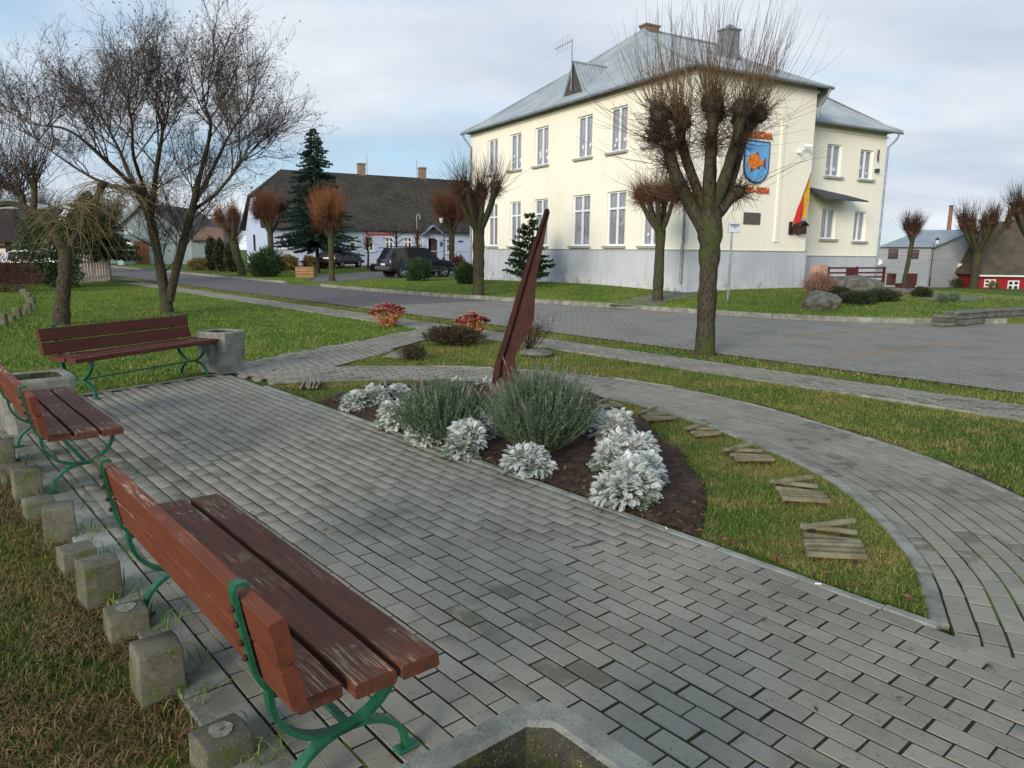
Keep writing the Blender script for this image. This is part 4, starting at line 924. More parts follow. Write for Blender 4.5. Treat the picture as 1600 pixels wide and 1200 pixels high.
# ---- grey shed with the orange door, far left
M['shedgrey'] = simple('pale_grey_boards', S(160, 170, 172), S(140, 150, 152), 3, .9, cs=(12, 12, .4)); M['doororange'] = simple('orange_brown_door', S(160, 96, 48), S(136, 80, 42), 4, .8); M['rustroof'] = simple('rusty_tile_roof', S(142, 100, 78), S(112, 94, 84), 2.5, .9); M['greyroof'] = roof_mat('grey_brown_roof', S(104, 100, 96), S(88, 84, 80), S(124, 118, 108))
SY = 74.0; sx0, sx1, sxe = AT(172, 400, SY).x, AT(300, 400, SY).x, AT(336, 400, SY).x; sz = AT(220, 373, SY).z; sap = AT(232, 318, SY).z; FS = facade((sx0, SY), (1, 0), (0, -1)); SWd = sx1 - sx0
sh = grp(Vector(((sx0 + sx1) / 2, SY + 4, .1)), 'grey_shed', 'pale grey gabled shed with an orange door at the end of the street', 'shed')
mb = MB(); mb.quad(FS(0, 0), FS(SWd, 0), FS(SWd, sz), FS(SWd * .47, sap), FS(0, sz)); mb.quad(FS(SWd, 0), FS(sxe - sx0, 0, -1.5), FS(sxe - sx0, sz * .95, -1.5), FS(SWd, sz)); mb.quad(FS(0, 0), FS(0, 0, -12), FS(0, sz, -12), FS(0, sz)); mb.build('wall', 'shedgrey', sh)
mb = MB(); mb.slab([FS(SWd * .47, sap, .4), FS(SWd * .47, sap, -12), FS(SWd + .4, sz - .3, -12), FS(SWd + .4, sz - .3, .4)], (0, 0, .1)); mb.slab([FS(SWd * .47, sap, .4), FS(SWd * .47, sap, -12), FS(-.4, sz - .3, -12), FS(-.4, sz - .3, .4)], (0, 0, .1)); mb.build('roof', 'greyroof', sh)
mb = MB(); mb.slab([FS(SWd + .3, sz - .1, .2), FS(sxe - sx0 + .5, sz - .1, -1.2), FS(sxe - sx0 - .6, sz + 1.1, -4), FS(SWd - .6, sz + 1.3, -3)], (0, 0, .08)); mb.build('lean_to_roof', 'rustroof', sh)
d0, d1, dzz = AT(212, 400, SY).x - sx0, AT(233, 400, SY).x - sx0, AT(222, 377, SY).z; mb = MB(); obox(mb, FS, d0, d1, .05, dzz, .01, .09); dr_ = mb.build('door', 'doororange', sh)
for k in range(1, 6): mb = MB(); t = d0 + (d1 - d0) * k / 6; obox(mb, FS, t - .015, t + .015, .08, dzz - .03, .09, .10); mb.build('board_joint', 'darkwood', dr_, off=sh['_o'])
mb = MB(); obox(mb, FS, 0, SWd, sz - .1, sz + .02, .01, .06); obox(mb, FS, d1 + .3, d1 + 1.0, 0.05, sz - .2, .005, .05); mb.build('trim_board', simple('blue_grey_post', S(150, 172, 176), None), sh)
mb = MB(); wz = AT(202, 366, SY).z; obox(mb, FS, AT(196, 380, SY).x - sx0, AT(209, 380, SY).x - sx0, wz, AT(202, 358, SY).z, .01, .05); mb.build('gable_window', simple('pale_gable_panel', S(214, 222, 226), None), sh)

# ---- half-timbered annex at the left edge
AY = 47.0; ax0, ax1 = AT(-60, 380, AY).x, AT(52, 380, AY).x; FA = facade((ax0, AY), (1, 0), (0, -1)); aw = ax1 - ax0; az = AT(30, 374, AY).z; at_ = AT(30, 333, AY).z
an = grp(Vector(((ax0 + ax1) / 2, AY + 3, .1)), 'timber_framed_annex', 'white house with dark timber beams and dark roof behind the parked cars', 'house')
mb = MB(); mb.quad(FA(0, 0), FA(aw, 0), FA(aw, az), FA(0, az)); mb.quad(FA(aw, 0), FA(aw, 0, -6), FA(aw, az, -6), FA(aw, az)); mb.build('wall', simple('off_white_render', S(226, 218, 206), S(206, 196, 184), 2, .9), an)
mb = MB(); mb.slab([FA(-.5, az - .2, .7), FA(aw + .3, az - .2, .7), FA(aw + .3, at_ + .3, -3), FA(-.5, at_ + .3, -3)], (0, 0, .12)); mb.build('roof', simple('dark_brown_roof', S(58, 44, 40), S(46, 36, 34), 4, .9), an)
for t0, t1, z0, z1 in ((0, aw, az * .74, az * .82), (0, aw, az * .42, az * .50), (aw * .62, aw * .68, 0, az), (aw * .30, aw * .35, 0, az), (aw - .22, aw, 0, az), (aw * .8, aw * .84, az * .5, az * .74)): mb = MB(); obox(mb, FA, t0, t1, z0, z1, .02 + t0 * .002, .10 + t0 * .003 + z0 * .004); mb.build('beam', simple('dark_beam', S(52, 40, 38), None), an)
tl = grp(Vector((AT(8, 380, 60).x, 60, .1)), 'white_gable_house', 'tall white house wall rising behind the timber-framed annex at the left edge', 'house')
mb = MB(); X0, X1 = AT(-60, 380, 60).x, AT(9, 380, 60).x; z1 = AT(5, 312, 60).z; mb.box(((X0 + X1) / 2, 63, z1 / 2), (X1 - X0, 6, z1)); mb.build('wall', 'white', tl); mb = MB(); mb.slab([(X0, 59.6, z1), (X1 + .3, 59.6, z1), (X1 - 1.5, 63, z1 + 2.0), (X0, 63, z1 + 2)], (0, 0, .1)); mb.build('roof', 'greyroof', tl)

# ---- grey boarded two-storey house on the right, chimney stack, red cottage
M['greyboard'] = simple('grey_board_cladding', S(166, 168, 170), S(148, 150, 152), 2, .9, cs=(.3, .3, 9)); M['zincroof'] = roof_mat('blue_grey_sheet_roof', S(148, 158, 166), S(134, 144, 152), S(116, 124, 130))
BY = 80.0; bl, bc, br_ = AT(1362, 420, 84).x, AT(1451, 420, BY).x, AT(1532, 420, 83.0).x
bg0 = -1.75; ez_ = AT(1451, 385, BY).z; rz_ = AT(1506, 361, 82).z
gh = grp(Vector((bc, BY + 4, bg0)), 'grey_boarded_house', 'grey boarded two-storey house with pale sheet roof and maroon windows', 'house')
GA = np.array([bl, 82.0]); GD = np.array([bc - bl, BY - 82.0]); gl_ = np.linalg.norm(GD); GD = GD / gl_; FG = facade(GA, GD, (GD[1], -GD[0]))
gw = [(1388.5, 1402.5, 389, 405), (1422, 1435, 390, 405), (1386, 1399, 427, 446), (1417, 1432, 427, 446), (1366, 1371, 387, 402), (1366, 1373, 430, 441)]
hh = []
for x0, x1, y0, y1 in gw: a, zt = onp(x0, y0, GA, GD); b, zb = onp(x1, y1, GA, GD); hh.append((max(a, .05), b, max(zb, bg0 + .05), zt))
GE = np.array([br_ - bc, 83.0 - BY]); ge = np.linalg.norm(GE); GE /= ge; FGE = facade((bc, BY), GE, (GE[1], -GE[0]))
mb = MB(); wall_holes(mb, FG, 0, gl_, bg0 - .3, ez_, hh, .12); mb.quad(FGE(0, bg0 - .3), FGE(ge, bg0 - .3), FGE(ge, ez_ - .6), FGE(ge * .68, rz_), FGE(0, ez_)); mb.build('wall', 'greyboard', gh)
for i, h in enumerate(hh): window(gh, FG, *h, transom=h[2] + (h[3] - h[2]) * (.45 if h[3] < 0.6 else .5), q=-.06, curtain='redcurt' if h[3] < 1 else 'darkglass', frame='maroon', fw=.09, sill=False, mull=False)
bk = FGE(ge * .68, rz_); rr = Vector((*GD, 0)) * -gl_
mb = MB(); mb.slab([FG(-.3, ez_ - .1, .5), FG(gl_ + .3, ez_ - .1, .5), FGE(ge * .68, rz_ + .02, .5), FGE(ge * .68, rz_ + .02, .5) + rr * 1.05], (0, 0, .1)); mb.slab([FGE(ge * .68, rz_ + .02, .5), FGE(ge + .4, ez_ - .9, .5), FGE(ge + .4, ez_ - .9, .5) + rr, FGE(ge * .68, rz_ + .02, .5) + rr], (0, 0, .1)); mb.build('roof', 'zincroof', gh)
mb = MB(); obox(mb, FGE, ge * .54, ge * .74, .1, .95, .02, .5); mb.build('air_conditioner', 'white', gh)
sdp = AT(1372, 409, 80); sdh = grp(sdp, 'satellite_dish', 'white round satellite dish at the corner between the town hall and grey house', 'satellite dish')
mb = MB(); V = []; 
for r_, dz in ((0, .12), (.16, .10), (.3, .05), (.36, 0)): V += [sdp + Vector((r_ * math.cos(a), -.2 + dz, r_ * .9 * math.sin(a))) for a in np.linspace(0, 2 * math.pi, 17)[:-1]]
mb.add(V, [(k * 16 + i, k * 16 + (i + 1) % 16, k * 16 + 16 + (i + 1) % 16, k * 16 + 16 + i) for k in range(3) for i in range(16)]); mb.build('dish', 'white', sdh); mb = MB(); mb.tube([sdp + Vector((0, -.1, 0)), sdp + Vector((-.6, .5, -.2))], .03, 6); mb.build('bracket', 'zinc', sdh)
cs0 = AT(1482, 362, 118); ct0 = AT(1487, 321, 118)
ck = grp(Vector((cs0.x, 118, -1)), 'factory_chimney', 'tall brown brick chimney stack rising behind the grey house', 'chimney')
mb = MB(); mb.tube([(cs0.x, 118, -2), (cs0.x, 118, cs0.z), (cs0.x, 118, ct0.z)], [.5, .32, .27], 14); mb.build('stack', 'brick', ck); mb = MB(); mb.tube([(cs0.x, 118, ct0.z - .25), (cs0.x, 118, ct0.z + .02)], .30, 14); mb.build('cap', 'char', ck)
CY = 78.0; c0, c1 = AT(1530, 440, CY).x, AT(1640, 440, CY).x; cg = -1.7; ce = AT(1560, 428, CY).z; crz = AT(1575, 350, CY + 3).z
FC = facade((c0, CY), (1, 0), (0, -1)); cw = c1 - c0
rc = grp(Vector((c0 + cw / 2, CY + 3, cg)), 'red_cottage', 'low red cottage with a steep brown mossy roof at the right edge', 'cottage')
ch = []
for x0, x1, y0, y1 in ((1538, 1556, 436.5, 449), (1575, 1593, 438, 453)): ch.append((AT(x0, 440, CY).x - c0, AT(x1, 440, CY).x - c0, AT(1560, y1, CY).z, AT(1560, y0, CY).z))
mb = MB(); wall_holes(mb, FC, 0, cw, cg - .5, ce, ch, .1); mb.quad(FC(0, cg - .5), FC(0, cg - .5, -7), FC(0, ce, -7), FC(0, ce)); mb.build('wall', simple('red_boards', S(168, 44, 48), S(146, 38, 44), 3, .85, cs=(8, 8, .4)), rc)
for h in ch: window(rc, FC, *h, q=-.03, curtain='darkglass', frame='white', fw=.13, transom=(h[2] + h[3]) / 2, sill=False)
mb = MB(); mb.slab([FC(-.6, ce - .1, .5), FC(cw, ce - .1, .5), FC(cw, crz + .4, -4.0), FC(2.6, crz, -4.0)], (0, 0, .15)); mb.slab([FC(-.6, ce - .1, .5), FC(2.6, crz, -4.0), FC(-.6, ce - .1, -8)], (0, 0, .15)); mb.build('roof', roof_mat('brown_mossy_roof', S(94, 84, 68), S(76, 69, 58), S(114, 104, 82)), rc)
mb = MB(); obox(mb, FC, -.6, cw, ce - .28, ce - .1, .35, .5); mb.build('eaves_board', 'white', rc)

# ================================================================== FOREGROUND OBJECTS
def plank(name, x0, x1, y0, y1, z0, z1, mat, parent, tilt=0.0, piv=(0, 0), segs=14, b=0.0045, chip=0.0):
    """a board along x with slightly worn, uneven edges; tilt about the x axis around piv (y, z)"""
    V = []; n = segs + 1; ca, sa = math.cos(tilt), math.sin(tilt)
    for i in range(n):
        x = x0 + (x1 - x0) * i / segs; j = [random.gauss(0, .0016) for _ in range(4)]
        bb = b if 0 < i < segs else b * 1.4; xx = x + (b if i == 0 else -b if i == segs else 0) * 0
        prof = [(y0 + bb, z0), (y1 - bb, z0), (y1 + j[0], z0 + bb), (y1 + j[1], z1 - bb), (y1 - bb, z1 + j[2]), (y0 + bb, z1 + j[3]), (y0, z1 - bb), (y0, z0 + bb)]
        for (y, z) in prof: dy, dz = y - piv[0], z - piv[1]; V.append((xx, piv[0] + dy * ca - dz * sa, piv[1] + dy * sa + dz * ca))
    F = [(i * 8 + k, i * 8 + 8 + k, i * 8 + 8 + (k + 1) % 8, i * 8 + (k + 1) % 8) for i in range(segs) for k in range(8)] + [tuple(range(7, -1, -1)), tuple(range(segs * 8, segs * 8 + 8))]
    mb = MB(); mb.add(V, F); me = mb.mesh(name); 
    o = link(name, me, mat, parent)
    if me.polygons[0].normal.z > 0 and False: me.flip_normals()
    bm = bmesh.new(); bm.from_mesh(me); bmesh.ops.recalc_face_normals(bm, faces=bm.faces); bm.to_mesh(me); bm.free()
    return o
def flatbar(path, wdt, th):          # flat iron bar following a path in the y-z plane
    mb = MB(); V = []; n = len(path)
    for i, (y, z) in enumerate(path):
        a = np.array(path[min(i + 1, n - 1)]) - np.array(path[max(i - 1, 0)]); a = a / np.linalg.norm(a); nn = np.array([-a[1], a[0]])
        for sx, sn in ((-1, -1), (1, -1), (1, 1), (-1, 1)): V.append((sx * wdt / 2, y + nn[0] * sn * th / 2, z + nn[1] * sn * th / 2))
    F = [(i * 4 + k, i * 4 + (k + 1) % 4, i * 4 + 4 + (k + 1) % 4, i * 4 + 4 + k) for i in range(n - 1) for k in range(4)] + [(3, 2, 1, 0), (n * 4 - 4, n * 4 - 3, n * 4 - 2, n * 4 - 1)]
    mb.add(V, F); return mb
def bench(loc, rz, label, seatmat, backmat, sc=1.0, broken=False):
    t = empty('park_bench', loc, rz, label, 'bench', 'red-brown slatted benches with green iron frames'); t.scale = (sc, sc, sc)
    L = 1.0
    for k, (y0, y1) in enumerate(((0.0, .138), (.158, .296), (.316, .454))):
        e = (-L + random.uniform(-.01, .015), L - (.05 if (k == 0) else random.uniform(0, .012)))
        plank('seat_plank', e[0], e[1], y0, y1, .405, .452, seatmat, t, tilt=random.gauss(0, .012), piv=((y0 + y1) / 2, .43))
    tl = 0.20
    plank('back_plank', -L, L, -.035, .012, .462, .596, backmat, t, tilt=tl, piv=(0, .45))
    plank('back_plank', -L, L - (.0), -.035, .012, .606, .742, backmat, t, tilt=tl, piv=(0, .45))
    for x in (-.79, .79):
        fr = empty('leg_frame', (x, 0, 0)); fr.parent = t
        up = [(-.02 + .225 * (1 - math.cos(a)) , .40 - .215 * math.sin(a)) for a in np.linspace(0, math.pi, 19)]
        up = [(-.02, .43)] + up + [(.43, .404)]
        o = flatbar(up, .042, .017).build('upper_arc', 'iron', fr)
        lo = [(.02 + .215 * (1 - math.cos(a)), .012 + .175 * math.sin(a)) for a in np.linspace(0, math.pi, 17)]
        flatbar(lo, .042, .017).build('lower_arc', 'iron', fr)
        bk = [(-.02, .42), (-.045, .45), (-.062, .5), (-.092, .66), (-.107, .752), (-.102, .77), (-.085, .772), (-.066, .762)]
        flatbar(bk, .036, .014).build('back_strap', 'iron', fr)
        mb = MB()
        for y in (.02, .45): mb = MB(); mb.box((0, y, .007), (.05, .085, .014), 0, .004); mb.build('foot_plate', 'iron', fr)
        for y, z in ((-.083, .54), (-.092, .59), (-.102, .65), (-.11, .70)): mb = MB(); mb.blob((0, y, z), (.012, .010, .012), 1, 0, 1); mb.build('bolt', 'rust', fr, smooth=True)
        for y in (.045, .1, .2, .255, .36, .41):
            if random.random() < .2: continue
            mb = MB(); mb.blob((random.uniform(-.008, .008), y, .452), (.013, .013, .006), 2, 0, 1); mb.build('bolt_head', 'rivet', fr, smooth=True)
        flatbar([(.40, .398), (-.02, .398)], .036, .012).build('seat_support', 'iron', fr)
    mb = MB(); mb.box((0, .235, .186), (1.6, .03, .016), 0, .003); mb.build('stretcher', 'iron', t)
    return t
bench(( -1.208, 2.586, 0.012), ANG, 'weathered red bench nearest the camera with peeling seat planks', 'wood_seat', 'wood_back')
bench((-3.72, 5.49, 0.010), ANG, 'second red bench along the concrete blocks, cut by the left edge', 'wood_seat', 'wood_back')
bench((-4.86, 9.16, 0.006), math.radians(-111.5), 'dark red-brown bench at the far end of the plaza beside the lawn', 'wood_dark', 'wood_dark', 1.07)

M['planter_in'] = concrete_mat('shaded_planter_inside', S(84, 80, 70), S(60, 57, 50), .8, S(42, 40, 34))  # darker mossy concrete, the hollow's shade painted into its colour
def planter(loc, rz, label, W=.56, H=.5, taper=.90, mat='planter'):
    t = empty('concrete_planter', loc, rz, label, 'planter', 'square concrete planters with chamfered corners')
    def ring(h, z, ch): return [(sx * (h - (ch if k else 0)), sy * (h - (0 if k else ch)), z) for sx, sy, ks in ((1, -1, (1, 0)), (1, 1, (0, 1)), (-1, 1, (1, 0)), (-1, -1, (0, 1))) for k in ks]
    h = W / 2; R = [ring(h * taper, 0, .06), ring(h, H - .02, .065), ring(h - .012, H, .065), ring(h - .075, H, .05), ring(h - .085, H - .012, .05)]; RI = [ring(h - .085, H - .012, .05), ring(h - .10, H * .6, .05), ring(h - .125, .10, .05)]
    V = [p for r_ in R for p in r_]; V = [(x + random.gauss(0, .0015), y + random.gauss(0, .0015), z) for x, y, z in V]
    F = [(k * 8 + i, k * 8 + (i + 1) % 8, k * 8 + 8 + (i + 1) % 8, k * 8 + 8 + i) for k in range(len(R) - 1) for i in range(8)]
    mb = MB(); mb.add(V, F); mb.build('planter_shell', mat, t)
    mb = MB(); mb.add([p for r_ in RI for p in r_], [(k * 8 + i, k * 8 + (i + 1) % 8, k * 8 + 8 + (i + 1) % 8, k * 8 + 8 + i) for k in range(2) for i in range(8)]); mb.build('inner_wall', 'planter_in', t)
    mb = MB(); mb.quad(*[(p[0] * .99, p[1] * .99, .12) for p in RI[-1]]); mb.build('planter_soil', 'soil', t)
    return t
planter((.065, 1.49, .008), ANG, 'empty concrete planter in the foreground, cut by the bottom edge', .56, .49)
planter((-4.11, 10.32, .004), math.radians(67), 'stained concrete planter at the right end of the far bench', .52, .56)
planter((-4.52, 6.86, .004), math.radians(40.7), 'concrete planter half hidden behind the second bench at the left', .60, .50)

def block(loc, rz, tall, label, sc=1.0, mark=False, big=True):
    h = .215 if tall else .11; h *= random.uniform(.94, 1.06)
    t = empty('edging_block', loc, rz, label, 'concrete block', 'concrete edging blocks along the plaza')
    w_ = .165 * sc; h *= sc; bm = bmesh.new(); bmesh.ops.create_cube(bm, size=1)
    if big: bmesh.ops.bevel(bm, geom=list(bm.edges), offset=.06, segments=2, profile=.6, affect='EDGES'); bmesh.ops.subdivide_edges(bm, edges=list(bm.edges), cuts=1, use_grid_fill=True)
    me = bpy.data.meshes.new('block_body'); sd_ = random.random() * 50
    for v in bm.verts:
        k = nz.noise(v.co * 3 + Vector((sd_, 0, 0))) * .05; up = .5 + v.co.z
        v.co = Vector((v.co.x * w_ * (1.04 - .06 * up) * (1 + k), v.co.y * w_ * (1.04 - .06 * up) * (1 + k), (v.co.z + .5) * (h + .04) - .04 + (.012 * (1 - (2 * v.co.x) ** 2) if v.co.z > .3 else 0)))
    bm.to_mesh(me); bm.free(); link('block_body', me, 'block', t, smooth=True)
    if mark:
        mb = MB(); P_ = []
        for k in range(18): a = k / 18 * 2 * math.pi; r_ = .04 * (1 + .25 * nz.noise(Vector((math.cos(a) * 2, math.sin(a) * 2, sd_)))); xx_ = r_ * math.cos(a) * 1.1; P_.append((xx_, r_ * math.sin(a), h + .0135 - .012 * (2 * xx_ / w_) ** 2))
        mb.quad(*P_); mb.build('paint_mark', 'chalk', t)
    return t
near_lab = ['short concrete block at the bottom left by the near bench', 'tall mossy concrete block, second from the bottom edge', 'short block with a white paint ring, third from the bottom edge', 'tall mossy concrete block, fourth from the bottom edge', 'short concrete block, fifth from the bottom edge', 'tall mossy concrete block, sixth from the bottom edge', 'short block with a pale top, seventh from the bottom edge', 'tall concrete block near the foot of the second bench', 'short concrete block behind the second bench', 'tall concrete block behind the second bench at the left edge']
px = [(-.975, 2.245), (-1.375, 2.635), (-1.735, 3.09), (-2.02, 3.39), (-2.37, 3.79), (-2.69, 4.17), (-3.06, 4.55), (-3.36, 4.90), (-3.72, 5.30), (-4.02, 5.62)]
for i, (x, y) in enumerate(px): block((x, y, -.02), ANG + random.gauss(0, .07), i % 2 == 1, near_lab[i], mark=i in (0, 2))
fx = [(4, 505), (17, 500), (27, 494), (36, 490), (44, 486), (52, 482), (50, 476), (47, 471), (44, 467), (41, 463.5), (38, 460.5), (35, 457.5), (32, 455), (29.5, 453)]
for i, (x, y) in enumerate(fx):
    p = G(x, y); block((p.x, p.y, -.02), .3 + random.gauss(0, .1), i % 2 == 0, 'small concrete block in the curved row on the left lawn, number %d from its near end' % 1 if False else ['first', 'second', 'third', 'fourth', 'fifth', 'sixth', 'seventh', 'eighth', 'ninth', 'tenth', 'eleventh', 'twelfth', 'thirteenth', 'last'][i] + ' concrete block of the row across the left lawn, counted from its near end', 1.05, big=True)

# ---- rusted steel sundial pointer
gp = G(790, 628); gY = gp.y
prof = [(763, 640), (773, 570), (792, 512), (810, 452), (828, 395), (846, 345), (851, 328), (856, 326), (858, 331), (853, 352), (846, 392), (836, 440), (834, 480), (833, 500), (822, 522), (810, 545), (804, 556), (803, 568), (807, 580), (816, 589), (818, 596), (812, 606), (800, 634)]
gn = grp(Vector((gp.x, gY, 0)), 'sundial_pointer', 'tall leaning rusted steel sundial pointer rising from the lavender', 'sundial')
ydir = 8.05
P_ = [AT(x, y, ydir) for x, y in prof]; th = Vector((.15, 1, 0)).normalized() * .07
Pf = [p + Vector((0, -.03, 0)) for p in P_]
mb = MB(); mb.slab(Pf, th); o = mb.build('steel_blade', 'rust', gn)
mb = MB(); edge = P_[0:7]; V = []
for i, p in enumerate(edge):
    w0 = Vector((.075 - .009 * i, 0, .012)); V += [p + Vector((-.004, -.085, 0)), p + w0 + Vector((0, -.075, 0)), p + w0 + Vector((0, -.028, 0)), p + Vector((-.004, -.028, 0))]
mb.add(V, [(i * 4 + k, i * 4 + (k + 1) % 4, i * 4 + 4 + (k + 1) % 4, i * 4 + 4 + k) for i in range(len(edge) - 1) for k in range(4)] + [(3, 2, 1, 0), (24, 25, 26, 27)]); o = mb.build('edge_flange', 'rust', gn)
bm = bmesh.new(); bm.from_mesh(o.data); bmesh.ops.recalc_face_normals(bm, faces=bm.faces); bm.to_mesh(o.data); bm.free()

# ---- hour numerals laid from wooden slats
def numeral(label, txt, LT, RT, LB, RB, z=.055):
    A, B, C_, D_ = [G(*p, z) for p in (LT, RT, LB, RB)]
    c = (A + B + C_ + D_) / 4; t = grp(Vector((c.x, c.y, 0)), 'hour_numeral', label, 'hour marker', 'hour numerals of wooden slats')
    def pt(u, v): return (A * (1 - u) + C_ * u) * (1 - v) + (B * (1 - u) + D_ * u) * v     # u advance, v along the stroke
    wid = {'X': 1.5, 'V': 1.3, 'I': .62}; tot = sum(wid[ch] for ch in txt); u = 0; lay = 0
    def slat(p, q, dz):
        mb = MB(); d = q - p; L_ = d.length; mb.box((*((p + q) / 2)[:2], z - .006 + dz), (L_, .027, .028), math.atan2(d.y, d.x), .003); mb.build('slat', 'slat', t)
    for chh in txt:
        w0 = wid[chh] / tot
        if chh == 'I': m_ = u + w0 / 2; slat(pt(m_, 0), pt(m_, 1), random.uniform(0, .003))
        elif chh == 'X': slat(pt(u + w0 * .12, 0), pt(u + w0 * .85, 1), 0); slat(pt(u + w0 * .85, 0), pt(u + w0 * .12, 1), .0305)
        else: slat(pt(u + w0 * .12, .02), pt(u + w0 * .78, 1), 0.0); slat(pt(u + w0 * .95, 0), pt(u + w0 * .92, .98), .003)
        u += w0
    for v in (.2, .8):
        p, q = pt(.06, v), pt(.94, v); d = q - p; mb = MB(); mb.box((*((p + q) / 2)[:2], .012), (d.length, .04, .05), math.atan2(d.y, d.x)); mb.build('base_batten', 'slat_base', t)
numeral('wooden slat numeral XVIII nearest the camera in the grass', 'XVIII', (1250, 817), (1334, 817), (1261, 868), (1356, 873))
numeral('wooden slat numeral XVII, second from the near tip of the bed', 'XVII', (1203, 749), (1268, 748), (1224, 780), (1300, 785))
numeral('wooden slat numeral XVI, third from the near tip of the bed', 'XVI', (1127, 700), (1180, 695), (1153, 719), (1213, 719))
numeral('wooden slat numeral XV, fourth from the near tip of the bed', 'XV', (1068, 667), (1108, 663), (1086, 680), (1126, 677))
numeral('wooden slat numeral XIV, fifth from the near tip of the bed', 'XIV', (994, 645), (1024, 639), (1010, 656), (1058, 653))
numeral('wooden slat numeral partly hidden behind the silvery plants', 'XIII', (930, 629), (952, 625), (942, 637), (975, 634))
numeral('reddish slat numeral VIII at the far left tip of the bed', 'VIII', (468, 605), (464, 594), (497, 605), (506, 594))
numeral('wooden slat numeral behind the far left silvery plants', 'IX', (590, 605), (594, 596), (604, 605), (612, 596))
# a few slabs of stone in the lawns
for (x, y, w_, l_, lab) in ((623, 559, .35, .18, 'small flat stone slab in the strip of lawn beside a low shrub'), (838, 554, .5, .4, 'pale stone slab under the bare twiggy shrub'), (822, 513, .6, .35, 'flat grey stone slab by the pavement behind the red sedum')):
    p = G(x, y); mb = MB(); mb.blob((0, 0, .03), (w_ * .6, l_ * .6, .07), x, .25, 2); o = mb.build('stone_slab', 'stone', None, True); o.location = p; tag(o, lab, 'stone')
# litter: cigarette ends near the kerb
for x, y in ((1278, 912), (1041, 825)):
    p = G(x, y, .015); o = None; mb = MB(); mb.tube([(-.016, 0, 0), (.016, 0, 0)], .0045, 8); o = mb.build('cigarette_end', 'white', None); o.location = p; o.rotation_euler = (0, 0, .5 + x); tag(o, 'white cigarette end by the bed edging in the grass' if x == 1278 else 'white cigarette end on the dark soil edge', 'litter')
# ---- boulders and the low stone wall across the road
def boulder(px_, sx, sy, sz, lab, seed, amp=.28):
    p = G2(*px_); mb = MB(); mb.blob((0, 0, sz * .55), (sx, sy, sz), seed, amp, 4, 1.1); o = mb.build('boulder', 'stone', None, True); o.location = p; tag(o, lab, 'boulder', 'boulders on the lawn by the town hall')
boulder((1282, 484), .50, .42, .33, 'rounded dark grey boulder on the lawn near the kerb', 3)
boulder((1335, 463), .98, .65, .46, 'large pale lichen-covered boulder behind the small one', 8)
boulder((1300, 452), .4, .35, .3, 'half-hidden boulder beside the pinkish shrub', 11)
sw = empty('low_stone_wall', G(1530, 505), 0, 'low curved stone wall at the right end of the lawn', 'wall'); sw['_o'] = tuple(G(1530, 505))
wl = catmull([np.array(G(*p)[:2]) for p in ((1464, 510), (1478, 509.5), (1500, 508), (1540, 504), (1600, 501), (1680, 498))], 6)
wl2 = [wl[0]]; 
for p in wl:
    if np.linalg.norm(p - wl2[-1]) > .42: wl2.append(p)
for i in range(len(wl2) - 1):
    a_, b_ = wl2[i], wl2[i + 1]; c = (a_ + b_) / 2; d = b_ - a_; ht_ = .22 if i == 0 else .30; rz_w = math.atan2(d[1], d[0])
    for r_ in range(2):
        for h_ in range(2 if (i + r_) % 2 else 1):
            nn_ = 2 if (i + r_) % 2 else 1; cc_ = a_ + d * ((h_ + .5) / nn_); mb = MB(); mb.box((cc_[0], cc_[1], ht_ * (r_ + .5) / 2), (np.linalg.norm(d) / nn_ - .012, .3 + random.gauss(0, .012), ht_ / 2 - .012), rz_w, .015); mb.build('stone', 'stonewall', sw)
    mb = MB(); mb.box((c[0], c[1], ht_ + .025), (np.linalg.norm(d) - .01, .38 + random.gauss(0, .015), .06), rz_w, .012); mb.build('coping_stone', 'stonewall', sw)

# ================================================================== VEGETATION
def nrmz(v): return v / (np.linalg.norm(v, axis=-1, keepdims=True) + 1e-9)
def shoots(rg, base, D0, length, K=6, upb=.25, jit=.12, r0=.008, r1=.002):
    Nn = len(base); P = np.empty((Nn, K, 3)); P[:, 0] = base; D = nrmz(D0); st = (length / (K - 1))[:, None]
    upb = np.broadcast_to(np.asarray(upb, float), (Nn,))[:, None]
    for k in range(1, K):
        D = nrmz(D + np.array([0, 0, 1.]) * upb + rg.normal(0, jit, (Nn, 3))); P[:, k] = P[:, k - 1] + D * st
    R = np.linspace(1, 0, K)[None] * (np.asarray(r0 - r1)) + r1
    return P, np.broadcast_to(R, (Nn, K)) if np.ndim(R) else R
class Bag:
    def __init__(s): s.V = []; s.Q = []; s.T = []; s.n = 0
    def add(s, V, Q=None, T=None):
        V = np.asarray(V).reshape(-1, 3); s.V.append(V)
        if Q is not None and len(Q): s.Q.append(np.asarray(Q) + s.n)
        if T is not None and len(T): s.T.append(np.asarray(T) + s.n)
        s.n += len(V); return s
    def tubes(s, P, R, sides=3): return s.add(*tubes_np(P, R, sides))
    def mesh(s, name): return np_mesh(name, np.concatenate(s.V), np.concatenate(s.Q) if s.Q else None, np.concatenate(s.T) if s.T else None)
